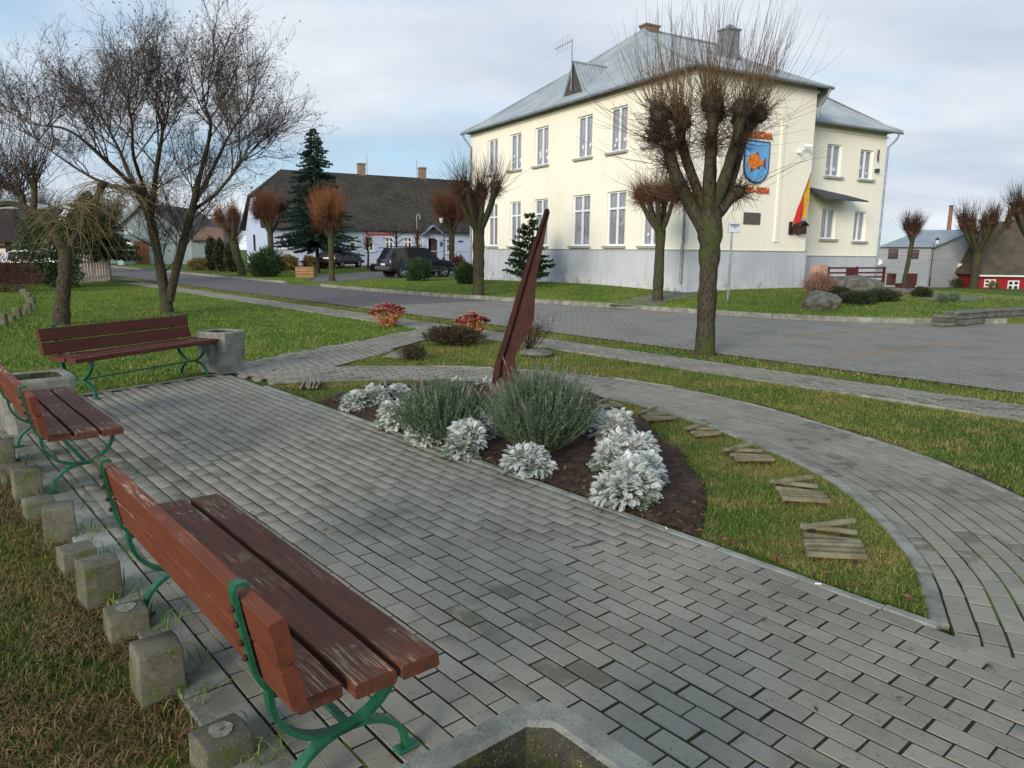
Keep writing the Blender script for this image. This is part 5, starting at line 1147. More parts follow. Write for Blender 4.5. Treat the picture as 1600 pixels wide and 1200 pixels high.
def leafcloud(rg, N_, c, r, size, wid=.35, up=.3, lump=.25, inner=.45, flat=0.0, bottom=-1.0, sd=0.0):
    d = nrmz(rg.normal(0, 1, (N_, 3))); d[:, 2] = np.maximum(d[:, 2], bottom)
    ph_ = np.sin(d[:, 0] * 5 + sd) * np.cos(d[:, 1] * 6 + sd * 2) + np.sin(d[:, 2] * 7 + d[:, 0] * 3 + sd)
    rad = (inner + (1 - inner) * rg.random(N_) ** .5) * (1 + lump * ph_ * .5)
    p = np.array(c) + d * rad[:, None] * np.array(r)
    ax = nrmz(d + np.array([0, 0, up]) + rg.normal(0, .55, (N_, 3))); sd_ = nrmz(np.cross(ax, rg.normal(0, 1, (N_, 3))))
    L = size * rg.uniform(.6, 1.35, N_)[:, None]; W = L * wid
    V = np.stack([p, p + ax * L * .45 + sd_ * W * .5, p + ax * L, p + ax * L * .45 - sd_ * W * .5], 1)
    return V, np.arange(N_ * 4).reshape(N_, 4)
# ---------------------------------------------------------------- pollarded limes
def limb_tubes(mb, limbs, sides=9):
    for pts, r in limbs:
        P_ = catmull([np.array(p) for p in pts], 4); rr = np.interp(np.linspace(0, 1, len(P_)), np.linspace(0, 1, len(r)), r); mb.tube([tuple(p) for p in P_], [float(x) * (1 + .10 * random.uniform(-1, 1)) for x in rr], sides)
def pollard(name, seed, limbs, fists, nsh, shl, ntan, tanl, shmat, tanmat, label, group, spread=.9, upb=.22, r0=.007, barkm='bark', side_f=(), sides=9):
    rg = np.random.default_rng(seed); random.seed(seed); t = empty(name, (0, 0, 0), 0, label, 'tree', group)
    mb = MB(); limb_tubes(mb, limbs, sides)
    for i, (f, r) in enumerate(fists): mb.blob(f, (r * 1.15, r * 1.15, r), seed + i, .5, 2, 2.2)
    mb.build('trunk', barkm, t, True)
    B = Bag(); T_ = Bag(); F_ = np.array([f for f, r in fists]); Rf = np.array([r for f, r in fists])
    w_ = np.array([.16 if i in side_f else 1.0 for i in range(len(F_))]); w_ /= w_.sum()
    idx = rg.choice(len(F_), nsh, p=w_); ov = F_[idx] * np.array([1, 1, 0]); 
    D0 = nrmz(ov) * rg.uniform(-.1, spread, (nsh, 1)) + np.stack([rg.normal(0, .35, nsh), rg.normal(0, .35, nsh), rg.uniform(.25, 1.5, nsh)], -1)
    sidem = np.isin(idx, list(side_f)); D0[sidem, 2] *= .25; D0[sidem, :2] *= 1.6
    base = F_[idx] + nrmz(rg.normal(0, 1, (nsh, 3))) * Rf[idx][:, None] * .8
    ln = shl * rg.uniform(.35, 1.25, nsh); P, R = shoots(rg, base, D0, ln, 6, np.where(sidem, .06, upb), .085, r0, .0016); B.tubes(P, R, 3)
    # side twiglets on the longer shoots
    k = rg.choice(nsh, nsh // 2); b2 = P[k, 2 + (rg.random(len(k)) > .5)]; d2 = nrmz(P[k, 4] - P[k, 2]) + rg.normal(0, .5, (len(k), 3)); P2, R2 = shoots(rg, b2, d2, ln[k] * .35, 4, .1, .1, r0 * .5, .0014); B.tubes(P2, R2, 3)
    link('crown', B.mesh('crown'), shmat, t)
    idx = rg.integers(0, len(F_), ntan); base = F_[idx] + nrmz(rg.normal(0, 1, (ntan, 3))) * Rf[idx][:, None] * rg.uniform(.6, 1.3, (ntan, 1))
    D0 = rg.normal(0, 1, (ntan, 3)) + nrmz(F_[idx] * np.array([1, 1, 0])) * .5; P, R = shoots(rg, base, D0, tanl * rg.uniform(.3, 1.3, ntan), 4, .12, .45, r0 * .8, .0018); T_.tubes(P, R, 3)
    link('twig_tangle', T_.mesh('twig_tangle'), tanmat, t)
    return t
GP = 'pollarded lime trees around the square'
L1 = [([(0, 0, -.1), (.01, 0, .2), (.0, 0, .9), (.0, 0, 1.5), (-.01, 0, 2.0), (-.04, 0, 2.5)], [.225, .168, .155, .162, .19, .19]),
      ([(-.02, 0, 2.0), (-.33, .06, 2.5), (-.60, .08, 2.95), (-.80, .05, 3.5), (-.93, .02, 3.9)], [.14, .13, .11, .09, .10]),
      ([(-.06, 0, 2.3), (-.26, .2, 2.9), (-.45, .38, 3.5), (-.52, .42, 4.0)], [.11, .09, .078, .09]),
      ([(-.03, 0, 2.4), (-.16, -.2, 3.0), (-.2, -.38, 3.6), (-.24, -.42, 4.0)], [.11, .09, .075, .09]),
      ([(-.02, 0, 2.4), (.03, .24, 3.1), (.08, .42, 3.7), (.1, .45, 4.05)], [.10, .085, .075, .09]),
      ([(0, 0, 2.4), (.14, -.14, 3.0), (.24, -.28, 3.6), (.28, -.32, 3.95)], [.11, .09, .075, .09]),
      ([(.02, 0, 2.3), (.25, .05, 2.75), (.40, .1, 3.25), (.48, .1, 3.6), (.66, .08, 3.95)], [.11, .092, .08, .075, .09]),
      ([(.05, 0, 2.35), (.26, -.06, 2.6), (.36, -.08, 2.72)], [.10, .08, .08])]
F1 = [((-.95, .02, 3.95), .15), ((-.52, .42, 4.05), .14), ((-.26, -.44, 4.05), .14), ((.1, .46, 4.1), .13), ((.28, -.34, 4.0), .14), ((.68, .08, 4.0), .14), ((-.8, -.05, 3.5), .10), ((-.02, .0, 3.95), .12), ((-.62, -.18, 3.8), .11), ((.42, .1, 3.9), .12), ((-1.0, .05, 3.6), .09), ((.38, -.08, 2.74), .10), ((-.40, .08, 2.62), .05), ((-.72, .1, 3.2), .06), ((-.87, .03, 3.7), .07), ((-.46, .35, 3.5), .06), ((-.22, -.36, 3.5), .06), ((.24, -.27, 3.5), .06), ((.05, .38, 3.5), .06), ((-.52, .05, 2.8), .05)]
tr = pollard('pollarded_lime', 11, L1, F1, 560, 1.5, 4600, .40, 'twig', 'twig_dark', 'large pollarded lime nearest the camera on the grass verge', GP, side_f=(6, 10, 11, 12, 13, 14, 15, 16, 17, 18, 19), r0=.0052)
p = G(1100, 553); tr.location = p - Vector((0, 0, .03)); tr.rotation_euler = (0, 0, .06)
def rand_pollard(seed, hf, hh_, rad, nl, tr_, nsh, shl, ntan, tanl, shmat, tanmat, label, spread=.8, upb=.22, r0=.012, lean=(0, 0), sides=7):
    rg = np.random.default_rng(seed); limbs = [([(0, 0, -.1), (0, 0, .4), (lean[0] * .5, lean[1] * .5, hf * .5), (lean[0], lean[1], hf)], [tr_ * 1.25, tr_ * 1.02, tr_, tr_ * 1.02])]; fists = []
    for i in range(nl):
        a = 2 * math.pi * (i + rg.uniform(-.3, .3)) / nl; rr = rad * rg.uniform(.55, 1.05) if i else .1; z = hh_ + rg.uniform(-.25, .2)
        e_ = (lean[0] + rr * math.cos(a), lean[1] + rr * math.sin(a), z); m_ = (lean[0] + rr * .62 * math.cos(a), lean[1] + rr * .62 * math.sin(a), hf + (z - hf) * .45)
        limbs.append(([(lean[0], lean[1], hf - .15), m_, e_], [tr_ * .62, tr_ * .45, tr_ * .40])); fists.append((e_, tr_ * .62)); fists.append((tuple(np.array(m_) * .3 + np.array(e_) * .7 + rg.normal(0, .08, 3)), tr_ * .4))
    return pollard('pollarded_lime', seed, limbs, fists, nsh, shl, ntan, tanl, shmat, tanmat, label, GP, spread, upb, r0, sides=sides)
def place(t, p, rz=0, sc=1.0): t.location = p - Vector((0, 0, .05)); t.rotation_euler = (0, 0, rz); t.scale = (sc,) * 3; return t
def height_at(p, y0, y1): return (y1 - y0) / FPX * p.y / math.cos(PITCH) * .985
p2 = G2(1027, 470); s2 = height_at(p2, 250, 470) / 5.2
place(rand_pollard(21, 2.6, 4.0, .9, 7, .19, 380, 1.0, 2300, .62, 'twig', 'twig_red', 'pollarded lime on the town hall lawn just left of the largest one', r0=.008, spread=1.4, upb=.08), p2, 0, s2)
p3 = G2(748, 462); s3 = height_at(p3, 246, 462) / 5.2
place(rand_pollard(22, 2.5, 3.9, .95, 9, .22, 420, 1.35, 1900, .42, 'twig_dark', 'twig_red', 'pollarded lime at the kerb left of the sundial pointer', r0=.008, spread=1.2, upb=.10), p3, .7, s3)
p4 = G2(519, 439); s4 = height_at(p4, 285, 439) / 5.0
place(rand_pollard(23, 2.3, 3.1, .42, 7, .15, 1000, 1.5, 1300, .7, 'twig_orange', 'twig_red', 'narrow pollarded lime with dense ochre twigs beside the driveway', spread=.6, upb=.22), p4, 0, s4)
p5 = G2(378, 431); s5 = height_at(p5, 300, 431) / 4.6
place(rand_pollard(24, 2.0, 3.3, .85, 5, .22, 420, .75, 1300, .6, 'twig_orange', 'twig_red', 'leaning pollarded lime on the left of the far road', lean=(-.35, 0)), p5, .3, s5)
p6 = Vector((AT(424, 400, 56).x, 56, .3)); s6 = height_at(p6, 288, 415) / 5.0
place(rand_pollard(25, 2.2, 3.2, .7, 7, .17, 1400, 1.4, 1200, .7, 'twig_red', 'twig_red', 'reddish pollarded lime in front of the left end of the lilac house', spread=.6, upb=.2), p6, 0, s6)
p7 = G2(706, 417); s7 = height_at(p7, 290, 417) / 5.0
place(rand_pollard(26, 2.2, 3.2, .7, 7, .17, 1400, 1.4, 1200, .7, 'twig_red', 'twig_red', 'reddish pollarded lime behind the dark parked car', spread=.6, upb=.2), p7, 0, s7)
r1_ = Vector((AT(1412, 447, 68).x, 68, AT(1412, 447, 68).z)); sr = height_at(r1_, 328, 447) / 5.0
place(rand_pollard(27, 2.9, 3.7, .45, 6, .14, 500, 1.2, 900, .4, 'twig_dark', 'twig_red', 'slim leaning pollarded lime in front of the grey house', lean=(.25, 0)), r1_, 0, sr)
r2_ = G2(1521, 451); sr = height_at(r2_, 312, 451) / 5.2
place(rand_pollard(28, 2.2, 3.7, 1.25, 10, .24, 800, 1.3, 1900, .45, 'twig_dark', 'twig_red', 'broad pollarded lime between the grey house and the red cottage'), r2_, 0, sr)
r3_ = G2(1612, 456); sr = height_at(r3_, 290, 456) / 5.2
place(rand_pollard(29, 2.2, 3.7, 1.25, 9, .24, 700, 1.4, 1700, .45, 'twig_dark', 'twig_red', 'pollarded lime cut by the right edge in front of the red cottage'), r3_, .5, sr)

# ---------------------------------------------------------------- spreading bare tree on the left lawn
def bare_tree(seed, stems, nb=(8, 8, 8, 4), ln=(1.45, .95, .55, .24), rad=(.021, .0095, .005, .0026), env=None, up=.10):
    rg = np.random.default_rng(seed); mb = MB(); limb_tubes(mb, stems, 9); B = Bag()
    par = []
    for pts, r in stems:
        P_ = np.array(catmull([np.array(q) for q in pts], 6)); par.append((P_, r[-1]))
    pts0 = []; dir0 = []
    for P_, r in par:
        n_ = nb[0]
        for i in range(n_):
            f = rg.uniform(.35, 1.0); k = min(int(f * (len(P_) - 1)), len(P_) - 2); pts0.append(P_[k]); a = rg.uniform(0, 2 * math.pi); tdir = nrmz(P_[k + 1] - P_[k]); dir0.append(tdir * .8 + np.array([math.cos(a), math.sin(a), .25]) * rg.uniform(.5, 1.1))
    base = np.array(pts0); D = np.array(dir0)
    for lv in range(4):
        K = 7 if lv < 2 else 5
        L_ = ln[lv] * rg.uniform(.6, 1.3, len(base)); P, R = shoots(rg, base, D, L_, K, up * (1 if lv < 2 else .4), .13 if lv < 2 else .22, rad[lv], rad[lv] * .35 if lv < 3 else .0016); B.tubes(P, R, 5 if lv == 0 else 3)
        if lv == 3: 
            # buds and leaf remnants on the twig ends
            n_ = len(P) // 3; q = P[rg.choice(len(P), n_), -1]; d_ = rg.normal(0, .018, (n_, 3)); e_ = rg.normal(0, .018, (n_, 3)); B.add(np.stack([q, q + d_, q + d_ + e_, q + e_], 1), np.arange(n_ * 4).reshape(n_, 4)); break
        nx = nb[lv + 1]; rep = np.repeat(np.arange(len(P)), nx); f = rg.uniform(.2, 1.0, len(rep)) * (K - 1.001); k = f.astype(int); fr = (f - k)[:, None]
        base = P[rep, k] * (1 - fr) + P[rep, k + 1] * fr; td = nrmz(P[rep, k + 1] - P[rep, k]); D = td + rg.normal(0, .55, (len(rep), 3)) + np.array([0, 0, .06])
    return mb, B
pB = G(262, 488); kB = pB.y / FPX
def LB(x, y, dy=0.0): q = AT(x, y, pB.y + dy); return (q.x, q.y, q.z)
st = [([LB(262, 489), LB(258, 462), LB(247, 400), LB(236, 345), LB(222, 290, .4)], [.17, .14, .12, .11, .09]), ([LB(264, 470), LB(276, 420), LB(290, 365), LB(302, 320, -.3), LB(310, 280, -.4)], [.12, .11, .10, .09, .075]),
      ([LB(236, 350), LB(205, 280, .6), LB(182, 225, 1.2), LB(150, 165, 1.4)], [.075, .06, .035, .015]), ([LB(236, 345), LB(245, 260, -.6), LB(254, 200, -1.0), LB(242, 165, -1.2)], [.075, .06, .035, .015]), ([LB(228, 310), LB(170, 255, -.6), LB(110, 205, -1.2), LB(55, 195, -1.4)], [.065, .05, .03, .014]),
      ([LB(302, 322), LB(332, 265, .5), LB(358, 212, 1), LB(385, 170, 1.3)], [.065, .05, .03, .014]), ([LB(305, 300), LB(325, 225, -.7), LB(328, 185, -1.2), LB(312, 155, -1.4)], [.065, .05, .03, .014]), ([LB(300, 330), LB(340, 300, -.6), LB(370, 262, -1.0), LB(398, 230, -1.1)], [.05, .04, .025, .012]),
      ([LB(225, 300), LB(160, 285, .5), LB(100, 250, .8), LB(40, 205, .9)], [.05, .04, .025, .012]), ([LB(240, 330), LB(210, 250, -1.2), LB(206, 190, -2.0), LB(195, 145, -2.2)], [.05, .04, .028, .012])]
tb = empty('bare_spreading_tree', pB, 0, 'wide spreading bare tree with a forked trunk on the left lawn', 'tree'); tb['_o'] = tuple(pB)
mb, B = bare_tree(31, st); mb.build('trunk', 'bark_dark', tb, True); o = link('crown', B.mesh('crown'), 'twig_grey', tb); o.location = -pB
# ---------------------------------------------------------------- leaning willow with drooping twigs
pA = G(96, 506)
def LA(x, y, dy=0.0): q = AT(x, y, pA.y + dy); return (q.x, q.y, q.z)
ta_ = empty('leaning_willow', pA, 0, 'lichen-covered leaning tree with drooping pale twigs at the left edge', 'tree'); ta_['_o'] = tuple(pA)
st = [([LA(96, 508), LA(97, 480), LA(101, 440), LA(103, 405), LA(102, 385)], [.20, .165, .15, .145, .13]), ([LA(103, 400), LA(85, 365), LA(65, 340), LA(40, 325), LA(10, 318), LA(-25, 330)], [.11, .095, .085, .07, .06, .05]), ([LA(52, 332), LA(54, 305), LA(52, 285)], [.07, .065, .075]), ([LA(38, 325), LA(30, 300), LA(0, 288), LA(-30, 280)], [.07, .07, .07, .06]), ([LA(103, 395), LA(128, 350, .3), LA(150, 310, .5), LA(160, 290, .5)], [.09, .075, .07, .075])]
mb = MB(); limb_tubes(mb, st); 
for q in ((52, 283), (160, 288), (0, 286)): mb.blob(LA(*q), (.10, .10, .09), q[0], .5, 2, 2.0)
mb.build('trunk', 'bark_grey', ta_, True)
rg = np.random.default_rng(33); B = Bag()
fs = np.array([LA(160, 288, .5), LA(150, 310, .5), LA(128, 340, .3), LA(112, 320, -.3), LA(190, 300, .5), LA(105, 350)]); n_ = 120; base = fs[rg.integers(0, len(fs), n_)] + rg.normal(0, .08, (n_, 3)); a = rg.uniform(0, 2 * math.pi, n_); D0 = np.stack([np.cos(a), np.sin(a), rg.uniform(-.1, .9, n_)], -1); ln = rg.uniform(.7, 2.2, n_)
P, R = shoots(rg, base, D0, ln, 9, -.24, .10, .008, .002); B.tubes(P, R, 4); k = rg.choice(n_, n_ * 4); P2, R2 = shoots(rg, P[k, rg.integers(2, 8, len(k))], rg.normal(0, 1, (len(k), 3)) + np.array([0, 0, -.3]), rg.uniform(.15, .6, len(k)), 5, -.1, .2, .0035, .0015); B.tubes(P2, R2, 3)
o = link('drooping_twigs', B.mesh('drooping_twigs'), 'twig_pale', ta_); o.location = -pA
B = Bag(); fs = np.array([LA(52, 283), LA(0, 286), LA(-25, 325), LA(30, 300)]); n_ = 260; base = fs[rg.integers(0, len(fs), n_)] + rg.normal(0, .1, (n_, 3)); D0 = np.stack([rg.normal(0, .5, n_), rg.normal(0, .5, n_), rg.uniform(.4, 1.2, n_)], -1); P, R = shoots(rg, base, D0, rg.uniform(.6, 2.1, n_), 7, .12, .1, .009, .002); B.tubes(P, R, 3)
k = rg.choice(n_, n_ * 4); P2, R2 = shoots(rg, P[k, rg.integers(1, 6, len(k))], nrmz(P[k, -1] - P[k, 0]) + rg.normal(0, .6, (len(k), 3)), rg.uniform(.15, .6, len(k)), 5, .06, .12, .004, .0015); B.tubes(P2, R2, 3)
o = link('upright_shoots', B.mesh('upright_shoots'), 'twig_grey', ta_); o.location = -pA

# ---------------------------------------------------------------- conifers
def spruce(name, p, H, Rb, label, mat='needle', seed=41, layers=30, droop=.25, z0=.55, dens=1.0):
    rg = np.random.default_rng(seed); t = empty(name, p, 0, label, 'tree'); mb = MB(); mb.tube([(0, 0, -.1), (0, 0, H * .4), (0, 0, H * .97)], [H * .016, H * .010, .015], 8); mb.build('trunk', 'bark_dark', t)
    B = Bag()
    for l in range(layers):
        f = l / (layers - 1); z = z0 + (H - z0) * f ** .95; nb_ = int(rg.integers(7, 10) * (1 - .45 * f)) + 2
        for b in range(nb_):
            a = rg.uniform(0, 2 * math.pi); L_ = Rb * (1 - f) ** .8 * rg.uniform(.62, 1.12) + .14; m_ = max(int(L_ * 9 * dens), 4)
            u = np.linspace(.12, 1, m_); out = np.array([math.cos(a), math.sin(a), 0]); sidev = np.array([-math.sin(a), math.cos(a), 0])
            cen = np.array([0, 0, z + rg.uniform(-.1, .1)]) + out * (u * L_)[:, None] + np.array([0, 0, 1.]) * ((-droop * u * L_ + .30 * droop * L_ * u ** 3) + .10 * (1 - f))[:, None]
            B.tubes(cen[None, [0, m_ // 2, -1]], np.array([[.02, .012, .005]]), 3)
            for sgn in (-1, 1, 0, 0):
                d = nrmz(out * rg.uniform(.5, 1.0, (m_, 1)) + sidev * sgn * rg.uniform(.5, 1.0, (m_, 1)) + np.array([0, 0, 1.]) * (rg.uniform(-.55, .05, (m_, 1)) if sgn else rg.uniform(-.9, .55, (m_, 1)))); ll = (.13 + .20 * (1 - u) * L_ ** .5)[:, None] * rg.uniform(.7, 1.3, (m_, 1)); w_ = .028 + .012 * rg.random((m_, 1))
                up_ = nrmz(np.cross(d, rg.normal(0, 1, (m_, 3)))); V = np.stack([cen - up_ * w_ * .5, cen + d * ll * .5 + up_ * w_, cen + d * ll, cen + d * ll * .5 - up_ * w_], 1); B.add(V, np.arange(m_ * 4).reshape(m_, 4))
                V2 = V + rg.normal(0, .03, (m_, 1, 3)); c2 = nrmz(np.cross(d, up_)); V2[:, 1] = cen + d * ll * .5 + c2 * w_; V2[:, 3] = cen + d * ll * .5 - c2 * w_; B.add(V2, np.arange(m_ * 4).reshape(m_, 4))
    link('crown', B.mesh('crown'), mat, t); return t
ps = G2(497, 427); spruce('spruce_tree', ps, height_at(ps, 214, 427), 2.75, 'tall dark spruce in front of the lilac house', layers=40, z0=1.75, dens=1.3)
pp = G2(826, 447); spruce('young_pine', pp, height_at(pp, 344, 447) * 1.02, 1.0, 'young pine on the lawn behind the sundial pointer', 'needle_pine', 42, 11, -.32, .3, 1.25)
def bushy(name, p, r, N_, size, mat, label, cat='bush', seed=50, wid=.3, up=.4, lump=.3, inner=.3, zc=.85, group=None, stems=True):
    rg = np.random.default_rng(seed); t = empty(name, p, 0, label, cat, group); B = Bag(); B.add(*leafcloud(rg, N_, (0, 0, r[2] * zc), r, size, wid, up, lump, inner, bottom=-.85, sd=seed)); o = link('foliage', B.mesh('foliage'), mat, t); tag(o, kind='stuff')
    if stems:
        mb = MB()
        for k in range(5): a = k * 1.3; mb.tube([(.05 * math.cos(a), .05 * math.sin(a), -.05), (r[0] * .5 * math.cos(a), r[1] * .5 * math.sin(a), r[2] * .9)], [.025, .008], 5)
        mb.build('stems', 'bark_dark', t)
    return t
def pb(x, y, wpx, toppx, mat, label, N_=2600, size=.16, name='evergreen_bush', seed=1, dep=1.0, lum=.3, up=.4, wid=.3, zc=.85, inner=.3):
    p = G2(x, y); k = p.y / FPX; H = (y - toppx) * k; r = (wpx / 2 * k, wpx / 2 * k * dep, H / (zc + 1.0)); return bushy(name, p, r, N_, size, mat, label, seed=seed, lump=lum, up=up, wid=wid, zc=zc, inner=inner)
pb(417, 433, 46, 393, 'bush_dark', 'dark green dwarf pine bush beside the far road', 4200, .26, 'dwarf_pine', 51, up=.9, wid=.16)
pb(655, 439, 36, 409, 'needle_pine', 'round dark bush on the lawn in front of the dark parked car', 3200, .22, 'dwarf_pine', 52, up=.9, wid=.16)
pb(729, 444, 32, 415, 'bush_dark', 'round dark bush beside the kerbside pollarded lime', 3200, .22, 'dwarf_pine', 53, up=.9, wid=.16)
for i, (x, y, w_, tp) in enumerate(((332, 423, 14, 372), (345, 424, 14, 375), (362, 425, 17, 381))): pb(x, y, w_, tp, 'bush_thuja', ['leftmost', 'middle', 'rightmost'][i] + ' of the three columnar thujas by the far road', 2600, .22, 'columnar_thuja', 54 + i, lum=.12, up=1.4, wid=.35)
pb(310, 422, 30, 405, 'bush_yellow', 'ochre clipped bush left of the columnar thujas', 1800, .16, 'ochre_bush', 58)
pb(452, 421, 26, 401, 'bush_yellow', 'left ochre bush under the spruce', 1600, .2, 'ochre_bush', 59); pb(485, 420, 22, 401, 'bush_yellow', 'right ochre bush under the spruce', 1500, .2, 'ochre_bush', 60)
pb(510, 419, 30, 404, 'bush_red', 'dark red hedge bush behind the black car', 1800, .2, 'red_bush', 61); pb(590, 424, 22, 413, 'bush_red', 'low dark red bush left of the dark parked car', 1400, .16, 'red_bush', 62); pb(716, 424, 20, 402, 'bush_red', 'reddish bush near the town hall corner', 1400, .2, 'red_bush', 63)
pb(1446, 447, 26, 431, 'bush_dark', 'dark bush at the corner of the grey house', 1800, .25, 'dwarf_pine', 64, up=.7, wid=.2); pb(1497, 450, 44, 434, 'bush_dark', 'spreading dark juniper in front of the grey house gable', 2600, .28, 'dwarf_pine', 65, up=.5, wid=.2)
pb(1278, 466, 44, 428, simple('pinkish_bare_twigs', S(158, 120, 104), S(130, 98, 84), 4, .85, island=.25), 'pinkish bare shrub beside the boulders', 3800, .14, 'bare_shrub', 66, up=.6, wid=.08, inner=.1)
for i, (x, y, w_, tp) in enumerate(((1306, 466, 40, 452), (1338, 474, 56, 459), (1376, 470, 50, 456), (1440, 464, 20, 453))): pb(x, y, w_, tp, 'bush_thuja', ['low juniper left of the large boulder', 'low spreading juniper in front of the large boulder', 'low juniper right of the large boulder', 'small juniper right of the rusty barrel planter'][i], 2200, .14, 'low_juniper', 70 + i, up=.2, wid=.2)
pb(1472, 473, 14, 462, 'lavender', 'left small grey tuft on the lawn beyond the stone wall', 500, .12, 'grey_tuft', 76, up=1.2, wid=.1); pb(1490, 472, 13, 459, 'lavender', 'right small grey tuft on the lawn beyond the stone wall', 500, .12, 'grey_tuft', 77, up=1.2, wid=.1)
pb(1552, 452, 14, 441, 'bush_yellow', 'small ochre bush in front of the red cottage window', 600, .18, 'ochre_bush', 78)
# evergreens and hedge behind the willow
pe = G(147, 441); spruce('dark_yew', Vector((pe.x, pe.y, 0)), 4.2, 2.1, 'dark evergreen with bare trunk in front of the pale picket fence', 'bush_dark', 43, 22, .15, 1.3, 1.4)
pj = G(84, 449); bushy('green_juniper', pj, (1.25, 1.0, 1.75), 6000, .22, 'bush_dark', 'tall green juniper bush behind the leaning willow', seed=80, wid=.22, up=.8)
ph_ = G(5, 456); bushy('bare_brown_hedge', ph_, (1.6, .5, .75), 5000, .18, 'bush_red', 'brown leafless hedge at the left edge', 'hedge', 81, .08, .8, .15, .1)
# far trees that close the view
def far_tree(x, y, top, wpx, mat, label, seed, Y=None):
    p = Vector((AT(x, y, Y).x, Y, 0)) if Y else G2(x, y); k = p.y / FPX; rg = np.random.default_rng(seed); t = empty('distant_tree', p, 0, label, 'tree', 'bare trees beyond the houses'); H = (y - top) * k; mb = MB(); mb.tube([(0, 0, -.2), (0, 0, H * .5)], [.2, .1], 6); mb.build('trunk', 'bark_dark', t)
    B = Bag(); n_ = 500; base = np.zeros((n_, 3)); base[:, 2] = rg.uniform(.25, .6, n_) * H; a = rg.uniform(0, 6.28, n_); P, R = shoots(rg, base, np.stack([np.cos(a), np.sin(a), rg.uniform(.2, 1.2, n_)], -1), rg.uniform(.3, .75, n_) * wpx * k, 6, .15, .15, .03, .008); B.tubes(P, R, 3); k2 = rg.choice(n_, n_ * 5); P2, R2 = shoots(rg, P[k2, rg.integers(2, 6, len(k2))], rg.normal(0, 1, (len(k2), 3)), rg.uniform(.05, .22, len(k2)) * wpx * k, 4, .1, .2, .012, .006); B.tubes(P2, R2, 3); link('crown', B.mesh('crown'), mat, t)
far_tree(330, 405, 335, 60, 'twig_orange', 'rusty-leaved tree right of the grey shed', 91, 95); far_tree(360, 405, 330, 50, 'twig_red', 'reddish bare tree between the shed and the lilac house', 92, 100); far_tree(300, 405, 322, 60, 'twig_grey', 'grey bare tree behind the grey shed', 93, 105); far_tree(170, 405, 300, 90, 'twig_grey', 'tall bare tree left of the grey shed', 94, 95); far_tree(60, 405, 290, 100, 'twig_grey', 'bare tree behind the timber-framed annex', 95, 85); far_tree(250, 405, 310, 70, 'twig_grey', 'bare tree rising behind the shed roof', 96, 110)
#far_tree(1400, 440, 352, 40, 'twig_grey', 'faint bare tree behind the grey house roof', 97, 130)

# ---------------------------------------------------------------- bed plants
LEAF = []; 
def leaf_template():
    V = [(0, -.02), (0, .02), (.95, .015), (.95, -.015)]; Q = [(0, 3, 2, 1)]
    for u, w_ in ((.22, .16), (.40, .26), (.58, .28), (.76, .22)):
        for sg in (-1, 1):
            o = len(V); V += [(u - .05, sg * .01), (u + .07, sg * .01), (u + .20, sg * w_), (u + .08, sg * w_ * 1.08)]; Q.append((o, o + 1, o + 2, o + 3))
            o = len(V); V += [(u + .04, sg * w_ * .5), (u + .1, sg * w_ * .45), (u + .02, sg * w_ * .95), (u - .03, sg * w_ * .85)]; Q.append((o, o + 1, o + 2, o + 3))
    o = len(V); V += [(.9, -.07), (1.05, -.1), (1.08, .1), (.9, .07)]; Q.append((o, o + 1, o + 2, o + 3)); return np.array(V), np.array(Q)
LT_, LQ_ = leaf_template()
def lobed_leaves(rg, base, D, length, width=1.0, arch=.35):
    n_ = len(base); D = nrmz(D); Sd = nrmz(np.cross(D, np.array([0, 0, 1.]) + rg.normal(0, .35, (n_, 3)))); Up = np.cross(Sd, D); u, v = LT_[:, 0], LT_[:, 1] * width
    P = base[:, None] + length[:, None, None] * (u[None, :, None] * D[:, None] + v[None, :, None] * Sd[:, None] + (-arch * u ** 2 + .25 * np.abs(v))[None, :, None] * Up[:, None] * 1.0)
    Q = (LQ_[None] + (np.arange(n_) * len(LT_))[:, None, None]).reshape(-1, 4); return P, Q
